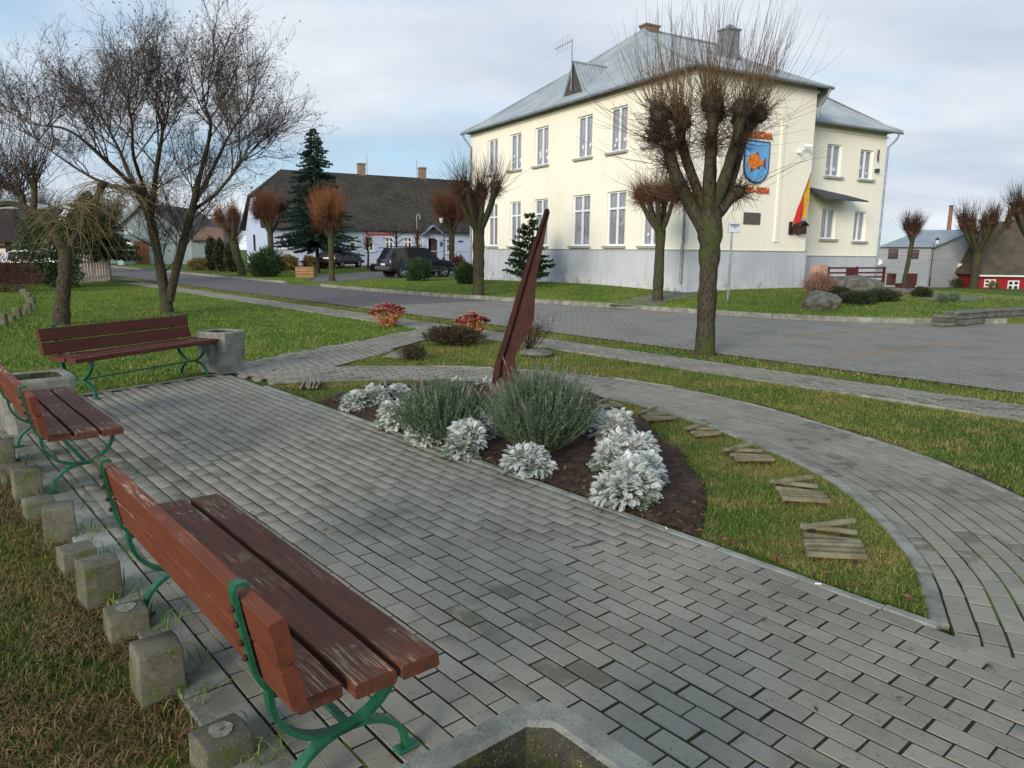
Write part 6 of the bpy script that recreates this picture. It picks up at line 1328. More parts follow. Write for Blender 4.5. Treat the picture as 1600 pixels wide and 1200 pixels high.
def dusty(x, y, wpx, top, label, seed, N_=330, lean=0.0):
    p = G(x, y, .03); k = p.y / FPX; R_ = wpx / 2 * k; p = p + Vector((0, R_ * .55, 0)); H = max((y - top) * k - R_ * .35, R_ * .8); rg = np.random.default_rng(seed); t = empty('silver_ragwort', p, 0, label, 'plant', 'silver-leaved plants in the bed'); B = Bag(); n_ = N_
    n_ = int(N_ * 2.3); ns = 8; sc_ = nrmz(rg.normal(0, 1, (ns, 3)) + np.array([0, 0, .8])) * np.array([1, 1, .9]); sc_[:, 2] = np.abs(sc_[:, 2]); sc_ *= rg.uniform(.35, .72, (ns, 1)); sr_ = rg.uniform(.26, .46, ns); ki = rg.integers(0, ns, n_)
    d = nrmz(rg.normal(0, 1, (n_, 3)) + np.array([0, 0, .3])); q_ = sc_[ki] + d * (sr_[ki] * rg.uniform(.55, 1.0, n_) ** .5)[:, None]; q_[:, 2] = np.maximum(q_[:, 2], .02 + .1 * rg.random(n_))
    base = q_ * np.array([R_ * 1.12, R_ * 1.05, H * 1.05]); D = d * np.array([1, 1, .6]) + nrmz(q_) * .6 + np.array([0, 0, .25]) + rg.normal(0, .35, (n_, 3)); B.add(*lobed_leaves(rg, base, D, rg.uniform(.036, .070, n_) * (1 if R_ < .3 else 1.1), 1.0)); o = link('leaves', B.mesh('leaves'), 'silver', t); tag(o, kind='stuff')
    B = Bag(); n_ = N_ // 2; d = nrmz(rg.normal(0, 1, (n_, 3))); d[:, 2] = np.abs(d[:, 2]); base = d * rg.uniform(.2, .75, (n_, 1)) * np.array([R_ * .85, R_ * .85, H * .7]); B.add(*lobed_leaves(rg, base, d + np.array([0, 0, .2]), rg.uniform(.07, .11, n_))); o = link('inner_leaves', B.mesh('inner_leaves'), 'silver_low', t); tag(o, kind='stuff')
    mb = MB()
    for j in range(6): a = j * 1.05; mb.tube([(0, 0, -.03), (R_ * .3 * math.cos(a), R_ * .3 * math.sin(a), H * .45)], [.008, .005], 5)
    mb.build('stems', 'silver_low', t)
dl = [(552, 638, 38, 607, 'leftmost silver-leaved plant at the bed edge'), (583, 636, 42, 600, 'silver-leaved plant, second from the left tip of the bed'), (618, 626, 46, 597, 'silver-leaved plant standing behind the second and third ones at the left'), (610, 668, 50, 618, 'silver-leaved plant left of the first lavender by the kerb'), (660, 691, 48, 650, 'small silver-leaved plant by the kerb in front of the first lavender'), (722, 714, 60, 650, 'silver-leaved plant at the kerb between the two lavenders'), (742, 690, 52, 632, 'tall silver-leaved plant tucked between the two lavenders'), (826, 741, 74, 680, 'round silver-leaved plant in front of the second lavender'), (932, 684, 56, 628, 'silver-leaved plant touching the right side of the second lavender'), (962, 700, 60, 634, 'silver-leaved plant behind the big ones at the right of the bed'), (985, 738, 92, 652, 'large silver-leaved plant, second from the near right end of the bed'), (985, 790, 100, 704, 'largest silver-leaved plant at the near right end of the bed'), (958, 742, 66, 676, 'silver-leaved plant filling the gap at the left of the big right-hand ones'), (1010, 762, 60, 690, 'silver-leaved plant at the outer side of the big right-hand ones'), (712, 606, 22, 592, 'small silver-leaved plant behind the first lavender'), (757, 606, 20, 592, 'small silver-leaved plant beside the foot of the pointer')]
for i, a in enumerate(dl): dusty(*a, 200 + i, int(250 + a[2] * 3.2))
def lavender(x, y, wpx, top, label, seed, N_=900, dep=.8, flowers=0):
    p = G(x, y, .03); k = p.y / FPX; R_ = wpx / 2 * k; p = p + Vector((0, R_ * .7, 0)); H = (y - top) * k * 1.08; rg = np.random.default_rng(seed); t = empty('lavender_bush', p, 0, label, 'plant', 'lavender bushes in the bed'); B = Bag(); n_ = N_
    a = rg.uniform(0, 6.283, n_); rr = rg.random(n_) ** .55; base = np.stack([np.cos(a) * rr * R_ * .62, np.sin(a) * rr * R_ * .62 * dep, np.zeros(n_)], -1); D0 = np.stack([np.cos(a) * rr * .62, np.sin(a) * rr * .62 * dep, 1.0 - .35 * rr + 0 * a], -1) + rg.normal(0, .13, (n_, 3)); ln = H * (1.02 - .30 * rr ** 2) * rg.uniform(.72, 1.08, n_)
    P, R = shoots(rg, base, D0, ln, 6, .07, .05, .0035, .0015); B.tubes(P, R, 3)
    m_ = 15; rep = np.repeat(np.arange(n_), m_); f = rg.uniform(.30, 1.0, len(rep)) * 4.99; kk = f.astype(int); fr = (f - kk)[:, None]; q = P[rep, kk] * (1 - fr) + P[rep, kk + 1] * fr; td = nrmz(P[rep, kk + 1] - P[rep, kk]); d = nrmz(td * .9 + rg.normal(0, .5, (len(rep), 3))); sd_ = nrmz(np.cross(d, rg.normal(0, 1, (len(rep), 3)))); L_ = rg.uniform(.025, .05, (len(rep), 1)); w_ = .0035
    V = np.stack([q, q + d * L_ * .5 + sd_ * w_, q + d * L_, q + d * L_ * .5 - sd_ * w_], 1); B.add(V, np.arange(len(rep) * 4).reshape(-1, 4)); o = link('foliage', B.mesh('foliage'), 'lavender', t); tag(o, kind='stuff')
    if flowers:
        B = Bag(); kx = rg.choice(n_, flowers); tip = P[kx, -1]; d = nrmz(P[kx, -1] - P[kx, -2]); P2 = tip[:, None] + d[:, None] * np.linspace(0, .14, 4)[None, :, None]; B.tubes(P2, np.broadcast_to(np.array([.0015, .0018, .006, .003]), (flowers, 4)), 4); o = link('dried_flower_spikes', B.mesh('dried_flower_spikes'), 'lav_flower', t); tag(o, kind='stuff')
lavender(688, 694, 124, 604, 'grey-green lavender bush left of the rusted pointer', 301, 1000, .85, 30); lavender(846, 712, 112, 588, 'large grey-green lavender bush right of the rusted pointer', 302, 1250, .85, 45)
lavender(792, 648, 26, 615, 'small lavender growing at the foot of the rusted pointer', 303, 160, .7, 70)
def sedum(x, y, wpx, top, label, seed):
    p = G(x, y); k = p.y / FPX; R_ = wpx / 2 * k; H = (y - top) * k * .95; rg = np.random.default_rng(seed); t = empty('sedum_plant', p + Vector((0, R_ * .6, 0)), 0, label, 'plant', 'dark red sedums by the pavement'); B = Bag(); n_ = 46; a = rg.uniform(0, 6.283, n_); rr = rg.random(n_) ** .6
    base = np.stack([np.cos(a) * rr * R_ * .35, np.sin(a) * rr * R_ * .35, 0 * a], -1); D0 = np.stack([np.cos(a) * rr * .75, np.sin(a) * rr * .75, 1 + 0 * a], -1); P, R = shoots(rg, base, D0, H * (1 - .18 * rr) * rg.uniform(.85, 1.02, n_), 5, .05, .06, .007, .005); B.tubes(P, R, 4)
    rep = np.repeat(np.arange(n_), 14); q = P[rep, rg.integers(1, 5, len(rep))] + rg.normal(0, .02, (len(rep), 3)); d = nrmz(rg.normal(0, 1, (len(rep), 3)) + np.array([0, 0, -.1])); sd_ = nrmz(np.cross(d, rg.normal(0, 1, (len(rep), 3)))); V = np.stack([q, q + d * .04 + sd_ * .014, q + d * .075, q + d * .04 - sd_ * .014], 1); B.add(V, np.arange(len(rep) * 4).reshape(-1, 4)); o = link('stems_and_leaves', B.mesh('stems_and_leaves'), 'sedum_stem', t); tag(o, kind='stuff')
    mb = MB(); random.seed(seed)
    for j in range(n_):
        for m in range(3): mb.blob(P[j, -1] + np.array([random.gauss(0, .022), random.gauss(0, .022), random.gauss(0, .006)]), (.045, .045, .020), j + m, .5, 1, 3)
    o = mb.build('flower_heads', 'sedum_head', t, True); tag(o, kind='stuff')
sedum(604, 511, 56, 472, 'dark red sedum clump at the corner of the left lawn', 311); sedum(738, 528, 54, 487, 'dark red sedum clump beside the low brown heather', 312)
p = G(706, 541); bushy('brown_heather', p + Vector((0, .3, 0)), (.52, .34, .17), 5200, .07, 'bush_brown', 'low dark brown heather mound on the strip of lawn', 'plant', 313, .2, .9, .25, .3)
p = G(645, 562); bushy('small_low_shrub', p + Vector((0, .12, 0)), (.20, .14, .11), 1100, .06, 'bush_brown', 'tiny low shrub beside the flat stone slab', 'plant', 314, .2, .7, .3, .2)
p = G(607, 640); 
def bare_shrub(x, y, top, wpx, label, seed, mat='twig_dark'):
    p = G(x, y); k = p.y / FPX; H = (y - top) * k; rg = np.random.default_rng(seed); t = empty('bare_shrub', p, 0, label, 'plant'); B = Bag(); n_ = 34; a = rg.uniform(0, 6.283, n_); D0 = np.stack([np.cos(a) * rg.uniform(.3, 1.1, n_), np.sin(a) * rg.uniform(.3, 1.1, n_), 1 + 0 * a], -1); P, R = shoots(rg, rg.normal(0, .03, (n_, 3)) * np.array([1, 1, 0]), D0, H * rg.uniform(.7, 1.15, n_), 7, .03, .12, .006, .0025); B.tubes(P, R, 4)
    kk = rg.choice(n_, n_ * 12); P2, R2 = shoots(rg, P[kk, rg.integers(2, 7, len(kk))], nrmz(P[kk, -1] - P[kk, 0]) + rg.normal(0, .6, (len(kk), 3)), rg.uniform(.06, .3, len(kk)) * H, 4, .05, .15, .003, .0015); B.tubes(P2, R2, 3); link('twigs', B.mesh('twigs'), mat, t)
bare_shrub(826, 551, 490, 90, 'bare reddish twiggy shrub behind the rusted pointer', 321)

# ---------------------------------------------------------------- grass blades
def blades(name, X, Y, Z, h, wd, mat, label, seed, bend=.5, seg2=True):
    rg = np.random.default_rng(seed); n_ = len(X); h = h * rg.uniform(.45, 1.35, n_); a = rg.uniform(0, 6.283, n_); ln = np.stack([np.cos(a), np.sin(a), 0 * a], -1); b = a + rg.normal(0, .6, n_) + 1.57; sd_ = np.stack([np.cos(b), np.sin(b), 0 * b], -1); k = rg.uniform(.15, bend * 1.6, n_)[:, None]; w_ = (wd * rg.uniform(.7, 1.3, n_))[:, None]; P = np.stack([X, Y, Z], -1); up = np.array([0, 0, 1.]) * h[:, None]
    if seg2:
        m_ = P + up * .6 + ln * k * h[:, None] * .35; tip = P + up * (1 - .35 * k) + ln * k * h[:, None]
        V = np.stack([P - sd_ * w_, P + sd_ * w_, m_ + sd_ * w_ * .8, m_ - sd_ * w_ * .8, tip], 1); i = np.arange(n_)[:, None] * 5; me = np_mesh(name, V, i + np.array([[0, 1, 2, 3]]), i + np.array([[3, 2, 4]]))
    else:
        tip = P + up * (1 - .3 * k) + ln * k * h[:, None]; V = np.stack([P - sd_ * w_, P + sd_ * w_, tip], 1); me = np_mesh(name, V, None, np.arange(n_ * 3).reshape(-1, 3))
    o = link(name, me, mat); return tag(o, label, 'grass', kind='stuff')
rg = np.random.default_rng(77)
def scatter(n_, x0, x1, y0, y1, mask, power=1.0):
    X = rg.uniform(x0, x1, n_); Y = y0 + (y1 - y0) * rg.random(n_) ** power; m_ = mask(X, Y); return X[m_], Y[m_]
def sa_arr(X, Y): return X * BV[0] + Y * BV[1], X * AV[0] + Y * AV[1]
def patch(X, Y, sc, th):           # clumpy density
    return np.array([nz.noise(Vector((x * sc, y * sc, 7.7))) for x, y in zip(X, Y)]) > th
PATHP = [tuple(p) for p in offset(INNER, 0.0)] + [tuple(p) for p in offset(INNER, .17 + PATHW)[::-1]] 
PATHP2 = [tuple(p) for p in full_curve(-.09)] + [tuple(p) for p in full_curve(PATHW + .15)[::-1]]
def inview(X, Y, mx=.80): return (np.abs(X) < Y * mx + .6) & (Y > .8)
# near left lawn, patchy and dry
def mleft(X, Y): s, a = sa_arr(X, Y); return (a < .78) & (X > -Y * .78 - .6) & (Y > 1.6)
X, Y = scatter(300000, -6.5, -.4, 1.6, 7.5, mleft); kp_ = patch(X, Y, 1.6, -.28) | (rg.random(len(X)) < .35); X, Y = X[kp_], Y[kp_]; f = (4.0 / np.maximum(Y, 2)) > rg.random(len(X)); X, Y = X[f], Y[f]
blades('lawn_grass', X, Y, np.full(len(X), -.028), .038, .0020, 'grass_dry', 'patchy dry grass left of the concrete blocks', 1, .9)
X, Y = scatter(150000, -6.5, -.4, 1.6, 7.5, mleft); kp_ = patch(X, Y, 2.3, -.08); X, Y = X[kp_], Y[kp_]; f = (4.0 / np.maximum(Y, 2)) > rg.random(len(X)); X, Y = X[f], Y[f]
blades('dead_thatch', X, Y, np.full(len(X), -.02), .035, .0024, simple('dead_straw', S(140, 112, 78), S(104, 80, 56), 4, .9, island=.3), 'brown dead thatch in the near left lawn', 9, 2.2)
# lens bed grass
def mbed(X, Y): s, a = sa_arr(X, Y); return in_poly(X, Y, BED) & (~in_poly(X, Y, SOILP) | (~in_poly(X - .05, Y - .02, SOILP) & (rg.random(len(X)) < .6))) & (a > BEDA + .09 + .06 * np.abs(np.sin(s * 5.3) * np.sin(s * 2.1)))
X, Y = scatter(480000, -3.2, 2.6, 3.2, 9.8, mbed); f = rg.random(len(X)) < np.clip(5.2 / Y, .25, 1); blades('bed_grass', X[f], Y[f], np.full(f.sum(), -.008), .036, .0019, 'grass_yellow', 'yellow-green grass inside the lens-shaped bed', 2, 1.5)
# strip between the curved path and the pavement
def mstrip(X, Y): s, a = sa_arr(X, Y); return (a < 9.13) & (a > BEDA) & ~in_poly(X, Y, PATHP2) & ~in_poly(X, Y, BED) & ~in_poly(X, Y, DIAG) & (X > -2.7 + (Y - 10.7) * .24) & inview(X, Y) & ((Y > 10.4) | (X > .6))
X, Y = scatter(520000, -2.7, 7.5, 2.5, 16, mstrip); f = rg.random(len(X)) < np.clip(6.5 / Y, .25, 1); blades('strip_grass', X[f], Y[f], np.full(f.sum(), -.03), .042, .0024, 'grass_yellow', 'yellowish grass between the curved path and the roadside pavement', 3, 1.4)
# verge between pavement and road
def mverge(X, Y): s, a = sa_arr(X, Y); return (a > 10.13) & (a < 11.02) & inview(X, Y, .75)
X, Y = scatter(420000, -20, 9, 6, 42, mverge, 1.3); blades('verge_grass', X, Y, np.full(len(X), -.03), .06, .005, 'grass_yellow', 'narrow grass verge along the road edge', 4, .8, False)
# big left lawn
def mlawn(X, Y): s, a = sa_arr(X, Y); return (a < 9.13) & ((s > 9.3) | (a < .7)) & (s > s_far(a) + .1) & ~in_poly(X, Y, DIAG) & (X < -2.2 + (Y - 16.4) * .2 - (Y < 16.4) * 0.0) & (X < -4.05 + (Y - 11.1) * .37) & (X > -Y * .74 - .5)
X, Y = scatter(600000, -26, -1.8, 6.5, 38, mlawn, 1.5); blades('lawn_grass', X, Y, np.full(len(X), -.03), .055, .0052, 'grass_green', 'green lawn stretching back under the bare trees', 5, .8, False)
# lawn by the town hall and the yard
n_ = 360000; s_ = rg.uniform(4, 48, n_); a_ = np.interp(s_, [k[0] for k in KERB], [k[1] for k in KERB]) + .15 + 22 * rg.random(n_) ** 1.5; X = s_ * BV[0] + a_ * AV[0]; Y = s_ * BV[1] + a_ * AV[1]
f = (np.abs(X) < Y * .72) & ~in_poly(X, Y, DRV); rel = np.stack([X - TC[0], Y - TC[1]], -1); e_, n2 = rel @ TE, rel @ TN; f &= ~((e_ > -.1) & (n2 > -.1) & (n2 < 13.4) & (e_ < 18)); X, Y = X[f][:170000], Y[f][:170000]
blades('far_lawn_grass', X, Y, np.array([LZ(x, y) for x, y in zip(X, Y)]) - .01, .06, .009, 'grass_green', 'mown lawn in front of the town hall', 6, .7, False)
# moss in the joints along the blocks and weeds at the block feet
X, Y = [], []
for x, y in px:
    for _ in range(46): X.append(x + .13 + random.gauss(0, .07)); Y.append(y + .02 + random.gauss(0, .09))
blades('weed_tufts', np.array(X), np.array(Y), np.full(len(X), -.01), .10, .0028, 'grass_green', 'green weed tufts at the feet of the near concrete blocks', 8, 1.2)
# ---------------------------------------------------------------- fallen leaves and soil crumbs
def leaves(name, X, Y, Z, size, label, seed):
    rg = np.random.default_rng(seed); n_ = len(X); P = np.stack([X, Y, Z], -1); a = rg.uniform(0, 6.283, n_); d = np.stack([np.cos(a), np.sin(a), rg.normal(0, .25, n_)], -1); e_ = np.stack([-np.sin(a), np.cos(a), rg.normal(0, .25, n_)], -1); L_ = (size * rg.uniform(.5, 1.4, n_))[:, None]; up = np.array([0, 0, 1.]) * L_ * rg.uniform(.05, .35, (n_, 1))
    V = np.stack([P - d * L_, P - d * L_ * .2 + e_ * L_ * .55 + up, P + d * L_ + up * .3, P - d * L_ * .2 - e_ * L_ * .55 + up * .6], 1); i = np.arange(n_)[:, None] * 4; o = link(name, np_mesh(name, V, None, np.concatenate([i + np.array([[0, 1, 2]]), i + np.array([[0, 2, 3]])])), 'leaf_fallen'); tag(o, label, 'leaves', kind='stuff')
X, Y = scatter(6000, -2.6, 1.8, 4, 9.6, lambda X, Y: in_poly(X, Y, SOILP)); s_, a_ = sa_arr(X, Y); f = rg.random(len(X)) < np.clip(.75 - (a_ - BEDA) * 1.0, .05, 1); leaves('fallen_leaves', X[f][:650], Y[f][:650], np.full(f.sum(), .05)[:650], .022, 'brown fallen leaves on the soil of the bed', 11)
X, Y = scatter(9000, -3.2, 2.6, 3.2, 9.8, mbed); s_, a_ = sa_arr(X, Y); f = (rg.random(len(X)) < np.clip(.9 - (a_ - BEDA - .07) * 5, .02, 1)); X, Y = X[f][:1100], Y[f][:1100]; leaves('fallen_leaves', X, Y, np.full(len(X), .02), .022, 'brown leaf litter along the grass edges of the bed', 12)
X, Y = scatter(5000, -5, -.6, 1.8, 6, mleft); leaves('fallen_leaves', X[:700], Y[:700], np.full(len(X), .0)[:700], .011, 'leaf litter in the dry grass at the left', 13)
X, Y = scatter(300, -3, 3, 2, 9, lambda X, Y: (sa_arr(X, Y)[1] > 1) & (sa_arr(X, Y)[1] < 3.5)); leaves('fallen_leaves', X[:34], Y[:34], np.full(len(X), .012)[:34], .016, 'few small fallen leaves scattered on the plaza pavers', 14)
X, Y = scatter(40000, -2.6, 1.8, 4, 9.6, lambda X, Y: in_poly(X, Y, SOILP)); B = Bag(); n_ = min(len(X), 9000); P = np.stack([X[:n_], Y[:n_], np.full(n_, .046) + rg.normal(0, .008, n_)], -1); V = P[:, None] + rg.normal(0, .0055, (n_, 4, 3)); o = link('soil_crumbs', np_mesh('soil_crumbs', V, None, (np.arange(n_)[:, None, None] * 4 + np.array([[[0, 1, 2], [0, 2, 3], [0, 3, 1], [1, 3, 2]]])).reshape(-1, 3)), 'soil'); tag(o, 'dark crumbs of soil over the bed', 'soil', kind='stuff')

# ================================================================== VEHICLES AND STREET FURNITURE
def paint(name, c, rough=.25): return simple(name, c, None, rough=rough, spec=.5, metal=.15)
M['carglass'] = simple('car_glass', S(18, 20, 22), None, rough=.06, spec=.6); M['tyre'] = simple('tyre_rubber', S(36, 36, 38), None, rough=.9); M['rim'] = simple('alloy_rim', S(176, 178, 182), None, rough=.35, metal=.7); M['tail'] = simple('red_tail_light', S(170, 36, 40), S(196, 96, 92), 14, .25, spec=.5); M['headl'] = simple('head_light', S(214, 220, 224), None, rough=.15, spec=.6); M['plate'] = simple('white_plate', S(230, 230, 226), None, rough=.5); M['trimk'] = simple('black_trim', S(34, 35, 37), None, rough=.6)
def car(loc, rz, label, body, st, gl, W, wr, wx, tails, heads, plate_x, trim=None, group='cars parked by the houses', rails=False, bumper=None):
    """st: stations (x, zb, zmid, zbelt, zroof, w_low, w_belt, w_roof); gl: glazed side ranges of station indices"""
    t = empty('parked_car', loc, rz, label, 'car', group); mb = MB(); ring = []
    for (x, zb, zm, zl, zr, wl, wb, wrf) in st:
        half = [(0, zb), (wl * .86, zb), (wl, zb + .10), (wl * 1.01, zm), (wb, zl), (wrf, zr - .03), (wrf * .90, zr), (0, zr + .015)]
        pts = [(x, -y, z) for y, z in half] + [(x, y, z) for y, z in half[::-1][1:-1]]; ring.append(pts)
    n_ = len(ring[0]); mb.add([p for r_ in ring for p in r_], [(i * n_ + k, i * n_ + (k + 1) % n_, (i + 1) * n_ + (k + 1) % n_, (i + 1) * n_ + k) for i in range(len(ring) - 1) for k in range(n_)] + [tuple(range(n_ - 1, -1, -1)), tuple(range((len(ring) - 1) * n_, len(ring) * n_))])
    b = mb.build('body', body, t); bm = bmesh.new(); bm.from_mesh(b.data); bmesh.ops.recalc_face_normals(bm, faces=bm.faces); bm.to_mesh(b.data); bm.free(); b.data.polygons.foreach_set('use_smooth', [True] * len(b.data.polygons))
    try: b.data.set_sharp_from_angle(angle=math.radians(32))
    except Exception: pass
    def V(i, k): return Vector(ring[i][k])
    def panel(q, name, ins=.10, off=.012, mat='carglass'):
        c = sum(q, Vector()) / 4; nn = (q[1] - q[0]).cross(q[2] - q[0]).normalized(); nn = nn if nn.dot(c - Vector((0, 0, .8))) > 0 else -nn; mb = MB(); mb.slab([c + (p_ - c) * (1 - ins) + nn * .002 for p_ in q], nn * off); return mb.build(name, mat, t)
    for i, j in gl:
        for s_ in (0, 1):
            a, r_ = (4, 5) if s_ == 0 else (n_ - 4, n_ - 5); panel([V(i, a), V(j, a), V(j, r_), V(i, r_)], 'side_window')
    for i, nm in ((heads[0], 'windscreen'), (tails[0], 'rear_window')):
        q = [V(i, 4), V(i, n_ - 4), V(i + 1, n_ - 5), V(i + 1, 5)] if nm == 'windscreen' else [V(i + 1, 4), V(i + 1, n_ - 4), V(i, n_ - 5), V(i, 5)]
        panel(q, nm, .09)
    xf, xr = st[-1][0], st[0][0]
    for s_ in (-1, 1):
        mb = MB(); x, z, w_ = tails[1]; mb.box((x, s_ * w_, z), (.14, .16, tails[2]), 0, .02); mb.build('tail_light', 'tail', t)
        mb = MB(); x, z, w_ = heads[1]; mb.box((x, s_ * w_, z), (.22, .26, .16), 0, .03); mb.build('headlight', 'headl', t)
        mb = MB(); x = st[heads[0] + 1][0] + .1; mb.box((x, s_ * (W / 2 + .06), st[heads[0]][3] + .06), (.10, .16, .12), 0, .03); mb.build('wing_mirror', 'trimk', t)
        for xx in wx:
            wl = empty('wheel', (xx, s_ * (W / 2 - .10), wr)); wl.parent = t
            mb = MB(); prof = [(wr * .66, .10), (wr * .94, .105), (wr, .07), (wr, -.07), (wr * .94, -.105), (wr * .66, -.10)]; k_ = 22; Vv = []
            for a in range(k_): th = 2 * math.pi * a / k_; Vv += [(r_ * math.cos(th), y, r_ * math.sin(th)) for r_, y in prof]
            m_ = len(prof); mb.add(Vv, [(a * m_ + k, ((a + 1) % k_) * m_ + k, ((a + 1) % k_) * m_ + (k + 1) % m_, a * m_ + (k + 1) % m_) for a in range(k_) for k in range(m_)]); mb.build('tyre', 'tyre', wl, True)
            mb = MB(); mb.tube([(0, s_ * .06, 0), (0, s_ * .075, 0)], wr * .68, 20); mb.build('hub_well', 'trimk', wl)
            mb = MB()
            for k in range(5): th = k * 2 * math.pi / 5; mb.box((wr * .36 * math.cos(th), s_ * .088, wr * .36 * math.sin(th)), (wr * .66, .02, wr * .20), 0, 0, Matrix.Rotation(-th, 4, 'Y'))
            mb.tube([(0, s_ * .08, 0), (0, s_ * .105, 0)], wr * .16, 12)
            th_ = np.linspace(0, 2 * math.pi, 23); mb.tube([(wr * .65 * math.cos(a), s_ * .088, wr * .65 * math.sin(a)) for a in th_], wr * .05, 5); mb.build('rim', 'rim', wl)
            mb = MB(); mb.tube([(xx, s_ * (W / 2 - .20), wr + .02), (xx, s_ * (W / 2 - .004), wr + .02)], wr * 1.16, 22); mb.build('wheel_arch', 'trimk', t)
    mb = MB(); mb.box((plate_x[0], 0, plate_x[1]), (.03, .5, .11)); mb.build('number_plate', 'plate', t)
    if bumper:
        for x in (xr - .03, xf + .03): mb = MB(); mb.box((x, 0, bumper), (.16, W * .96, .22), 0, .05); mb.build('bumper', trim or 'trimk', t)
    mb = MB()
    for s_ in (-1, 1): mb = MB(); mb.box((.05, s_ * (W / 2 + .004), .42), ((wx[1] - wx[0]) - 2.5 * wr, .05, .12), 0, .02); mb.build('sill_trim', trim or 'trimk', t)
    if rails:
        for s_ in (-1, 1): mb = MB(); mb.tube([(-1.75, s_ * .60, 1.77), (-1.6, s_ * .60, 1.83), (.2, s_ * .60, 1.84), (.35, s_ * .60, 1.79)], .022, 6); mb.build('roof_rail', 'trimk', t)
    # door shut lines and handles
    for s_ in (-1, 1):
        for xx in (.95, -.05, -1.0): mb = MB(); mb.box((xx, s_ * (W / 2 + .005), .78), (.012, .02, .66)); mb.build('door_joint', 'trimk', t)
        for xx in (.10, -.85): mb = MB(); mb.box((xx, s_ * (W / 2 + .012), .95), (.2, .03, .035), 0, .01); mb.build('door_handle', body, t)
    return t
W = 1.84; h = W / 2
suv = [(-2.27, .50, .72, .98, 1.02, h * .92, h * .88, h * .80), (-2.22, .38, .72, 1.06, 1.12, h * .97, h * .93, h * .80), (-1.86, .34, .74, 1.10, 1.72, h, h * .97, h * .74), (-1.1, .30, .74, 1.10, 1.79, h, h * .985, h * .76), (-.2, .30, .74, 1.09, 1.80, h, h * .985, h * .76), (.45, .30, .74, 1.08, 1.75, h, h * .98, h * .75), (1.22, .30, .74, 1.05, 1.09, h, h * .97, h * .84), (1.85, .34, .74, .98, 1.02, h * .99, h * .94, h * .80), (2.2, .40, .70, .86, .90, h * .92, h * .86, h * .70), (2.3, .48, .62, .74, .76, h * .80, h * .74, h * .6)]
pc = G2(651, 433)
car(pc, math.radians(38), 'dark blue off-road estate car parked in front of the lilac house', paint('dark_navy_paint', S(36, 41, 50), .12), suv, ((2, 3), (3, 4), (4, 5)), W, .37, (-1.42, 1.42), (1, (-2.16, .93, .76), .36), (5, (2.14, .78, .66)), (-2.29, .78), paint('grey_bumper', S(84, 84, 82), .5), rails=True, bumper=.56)
W = 1.72; h = W / 2
hat = [(-2.05, .42, .62, .86, .90, h * .9, h * .86, h * .78), (-2.0, .32, .64, .95, 1.0, h * .97, h * .93, h * .80), (-1.55, .28, .66, .98, 1.38, h, h * .95, h * .70), (-.8, .26, .66, .97, 1.46, h, h * .96, h * .72), (-.1, .26, .66, .95, 1.46, h, h * .96, h * .72), (.35, .26, .66, .94, 1.40, h, h * .955, h * .70), (1.05, .26, .66, .92, .96, h, h * .94, h * .80), (1.6, .3, .64, .84, .87, h * .98, h * .9, h * .75), (1.95, .34, .58, .72, .75, h * .9, h * .82, h * .66), (2.05, .42, .52, .6, .62, h * .78, h * .7, h * .55)]
pk = G2(533, 418); car(pk, math.radians(72), 'black hatchback seen from behind beside the spruce', paint('black_paint_car', S(26, 28, 32)), hat, ((2, 3), (3, 4), (4, 5)), W, .31, (-1.25, 1.3), (1, (-1.96, .86, .70), .2), (5, (1.9, .64, .6)), (-2.06, .72), bumper=.45)
pbl = G2(462, 409); car(pbl, math.radians(15), 'pale blue car mostly hidden behind the ochre bushes', paint('pale_blue_paint', S(150, 172, 190)), hat, ((2, 3), (3, 4), (4, 5)), W, .31, (-1.25, 1.3), (1, (-1.96, .86, .70), .2), (5, (1.9, .64, .6)), (-2.06, .72), bumper=.45)
pw = Vector((AT(36, 415, 40).x, 40, .02)); car(pw, math.radians(186), 'white car behind the dark fence at the left edge', paint('white_paint_car', S(226, 228, 230)), hat, ((2, 3), (3, 4), (4, 5)), W, .31, (-1.25, 1.3), (1, (-1.96, .86, .70), .2), (5, (1.9, .64, .6)), (-2.06, .72), bumper=.45)
# ---- street lamps
def lamp(p, H, label, white=True, double=False):
    t = empty('street_lamp', p, 0, label, 'street lamp'); mb = MB(); mb.tube([(0, 0, -.1), (0, 0, .7), (0, 0, .72), (0, 0, H * .9)], [.075, .07, .045, .035], 10); mb.build('pole', 'trimk', t); mb = MB(); mb.box((0, 0, H * .55), (.8 if double else .5, .035, .035)); mb.build('cross_bar', 'trimk', t)
    x0 = .30 if double else -.22; mb = MB(); mb.tube([(0, 0, H * .78), (x0 * .8, 0, H * .80), (x0, 0, H * .86), (x0, 0, H * .9)], .025, 6); mb.tube([(0, 0, H * .80), (-x0 * .7, 0, H * .79), (-x0 * 1.1, 0, H * .86)], .022, 6); mb.build('arm', 'trimk', t)
    mb = MB(); z = H * .9; mb.tube([(x0, 0, z), (x0, 0, z + .38)], [.09, .19], 6); mb.build('lantern_glass', simple('lamp_glass', S(226, 226, 220), None, rough=.3), t); mb = MB(); mb.tube([(x0, 0, z + .38), (x0, 0, z + .42), (x0, 0, z + .60)], [.24, .22, .03], 8); mb.tube([(x0, 0, z + .6), (x0, 0, z + .72)], .015, 5); mb.build('lantern_roof', 'trimk', t)
pl1 = G2(694, 418); lamp(pl1, height_at(pl1, 343, 418), 'black street lamp with a white lantern by the lilac house porch'); pl2 = Vector((AT(1452, 446, 72).x, 72, AT(1452, 446, 72).z)); lamp(pl2, height_at(pl2, 376, 446) , 'black street lamp at the corner of the grey house', double=True)
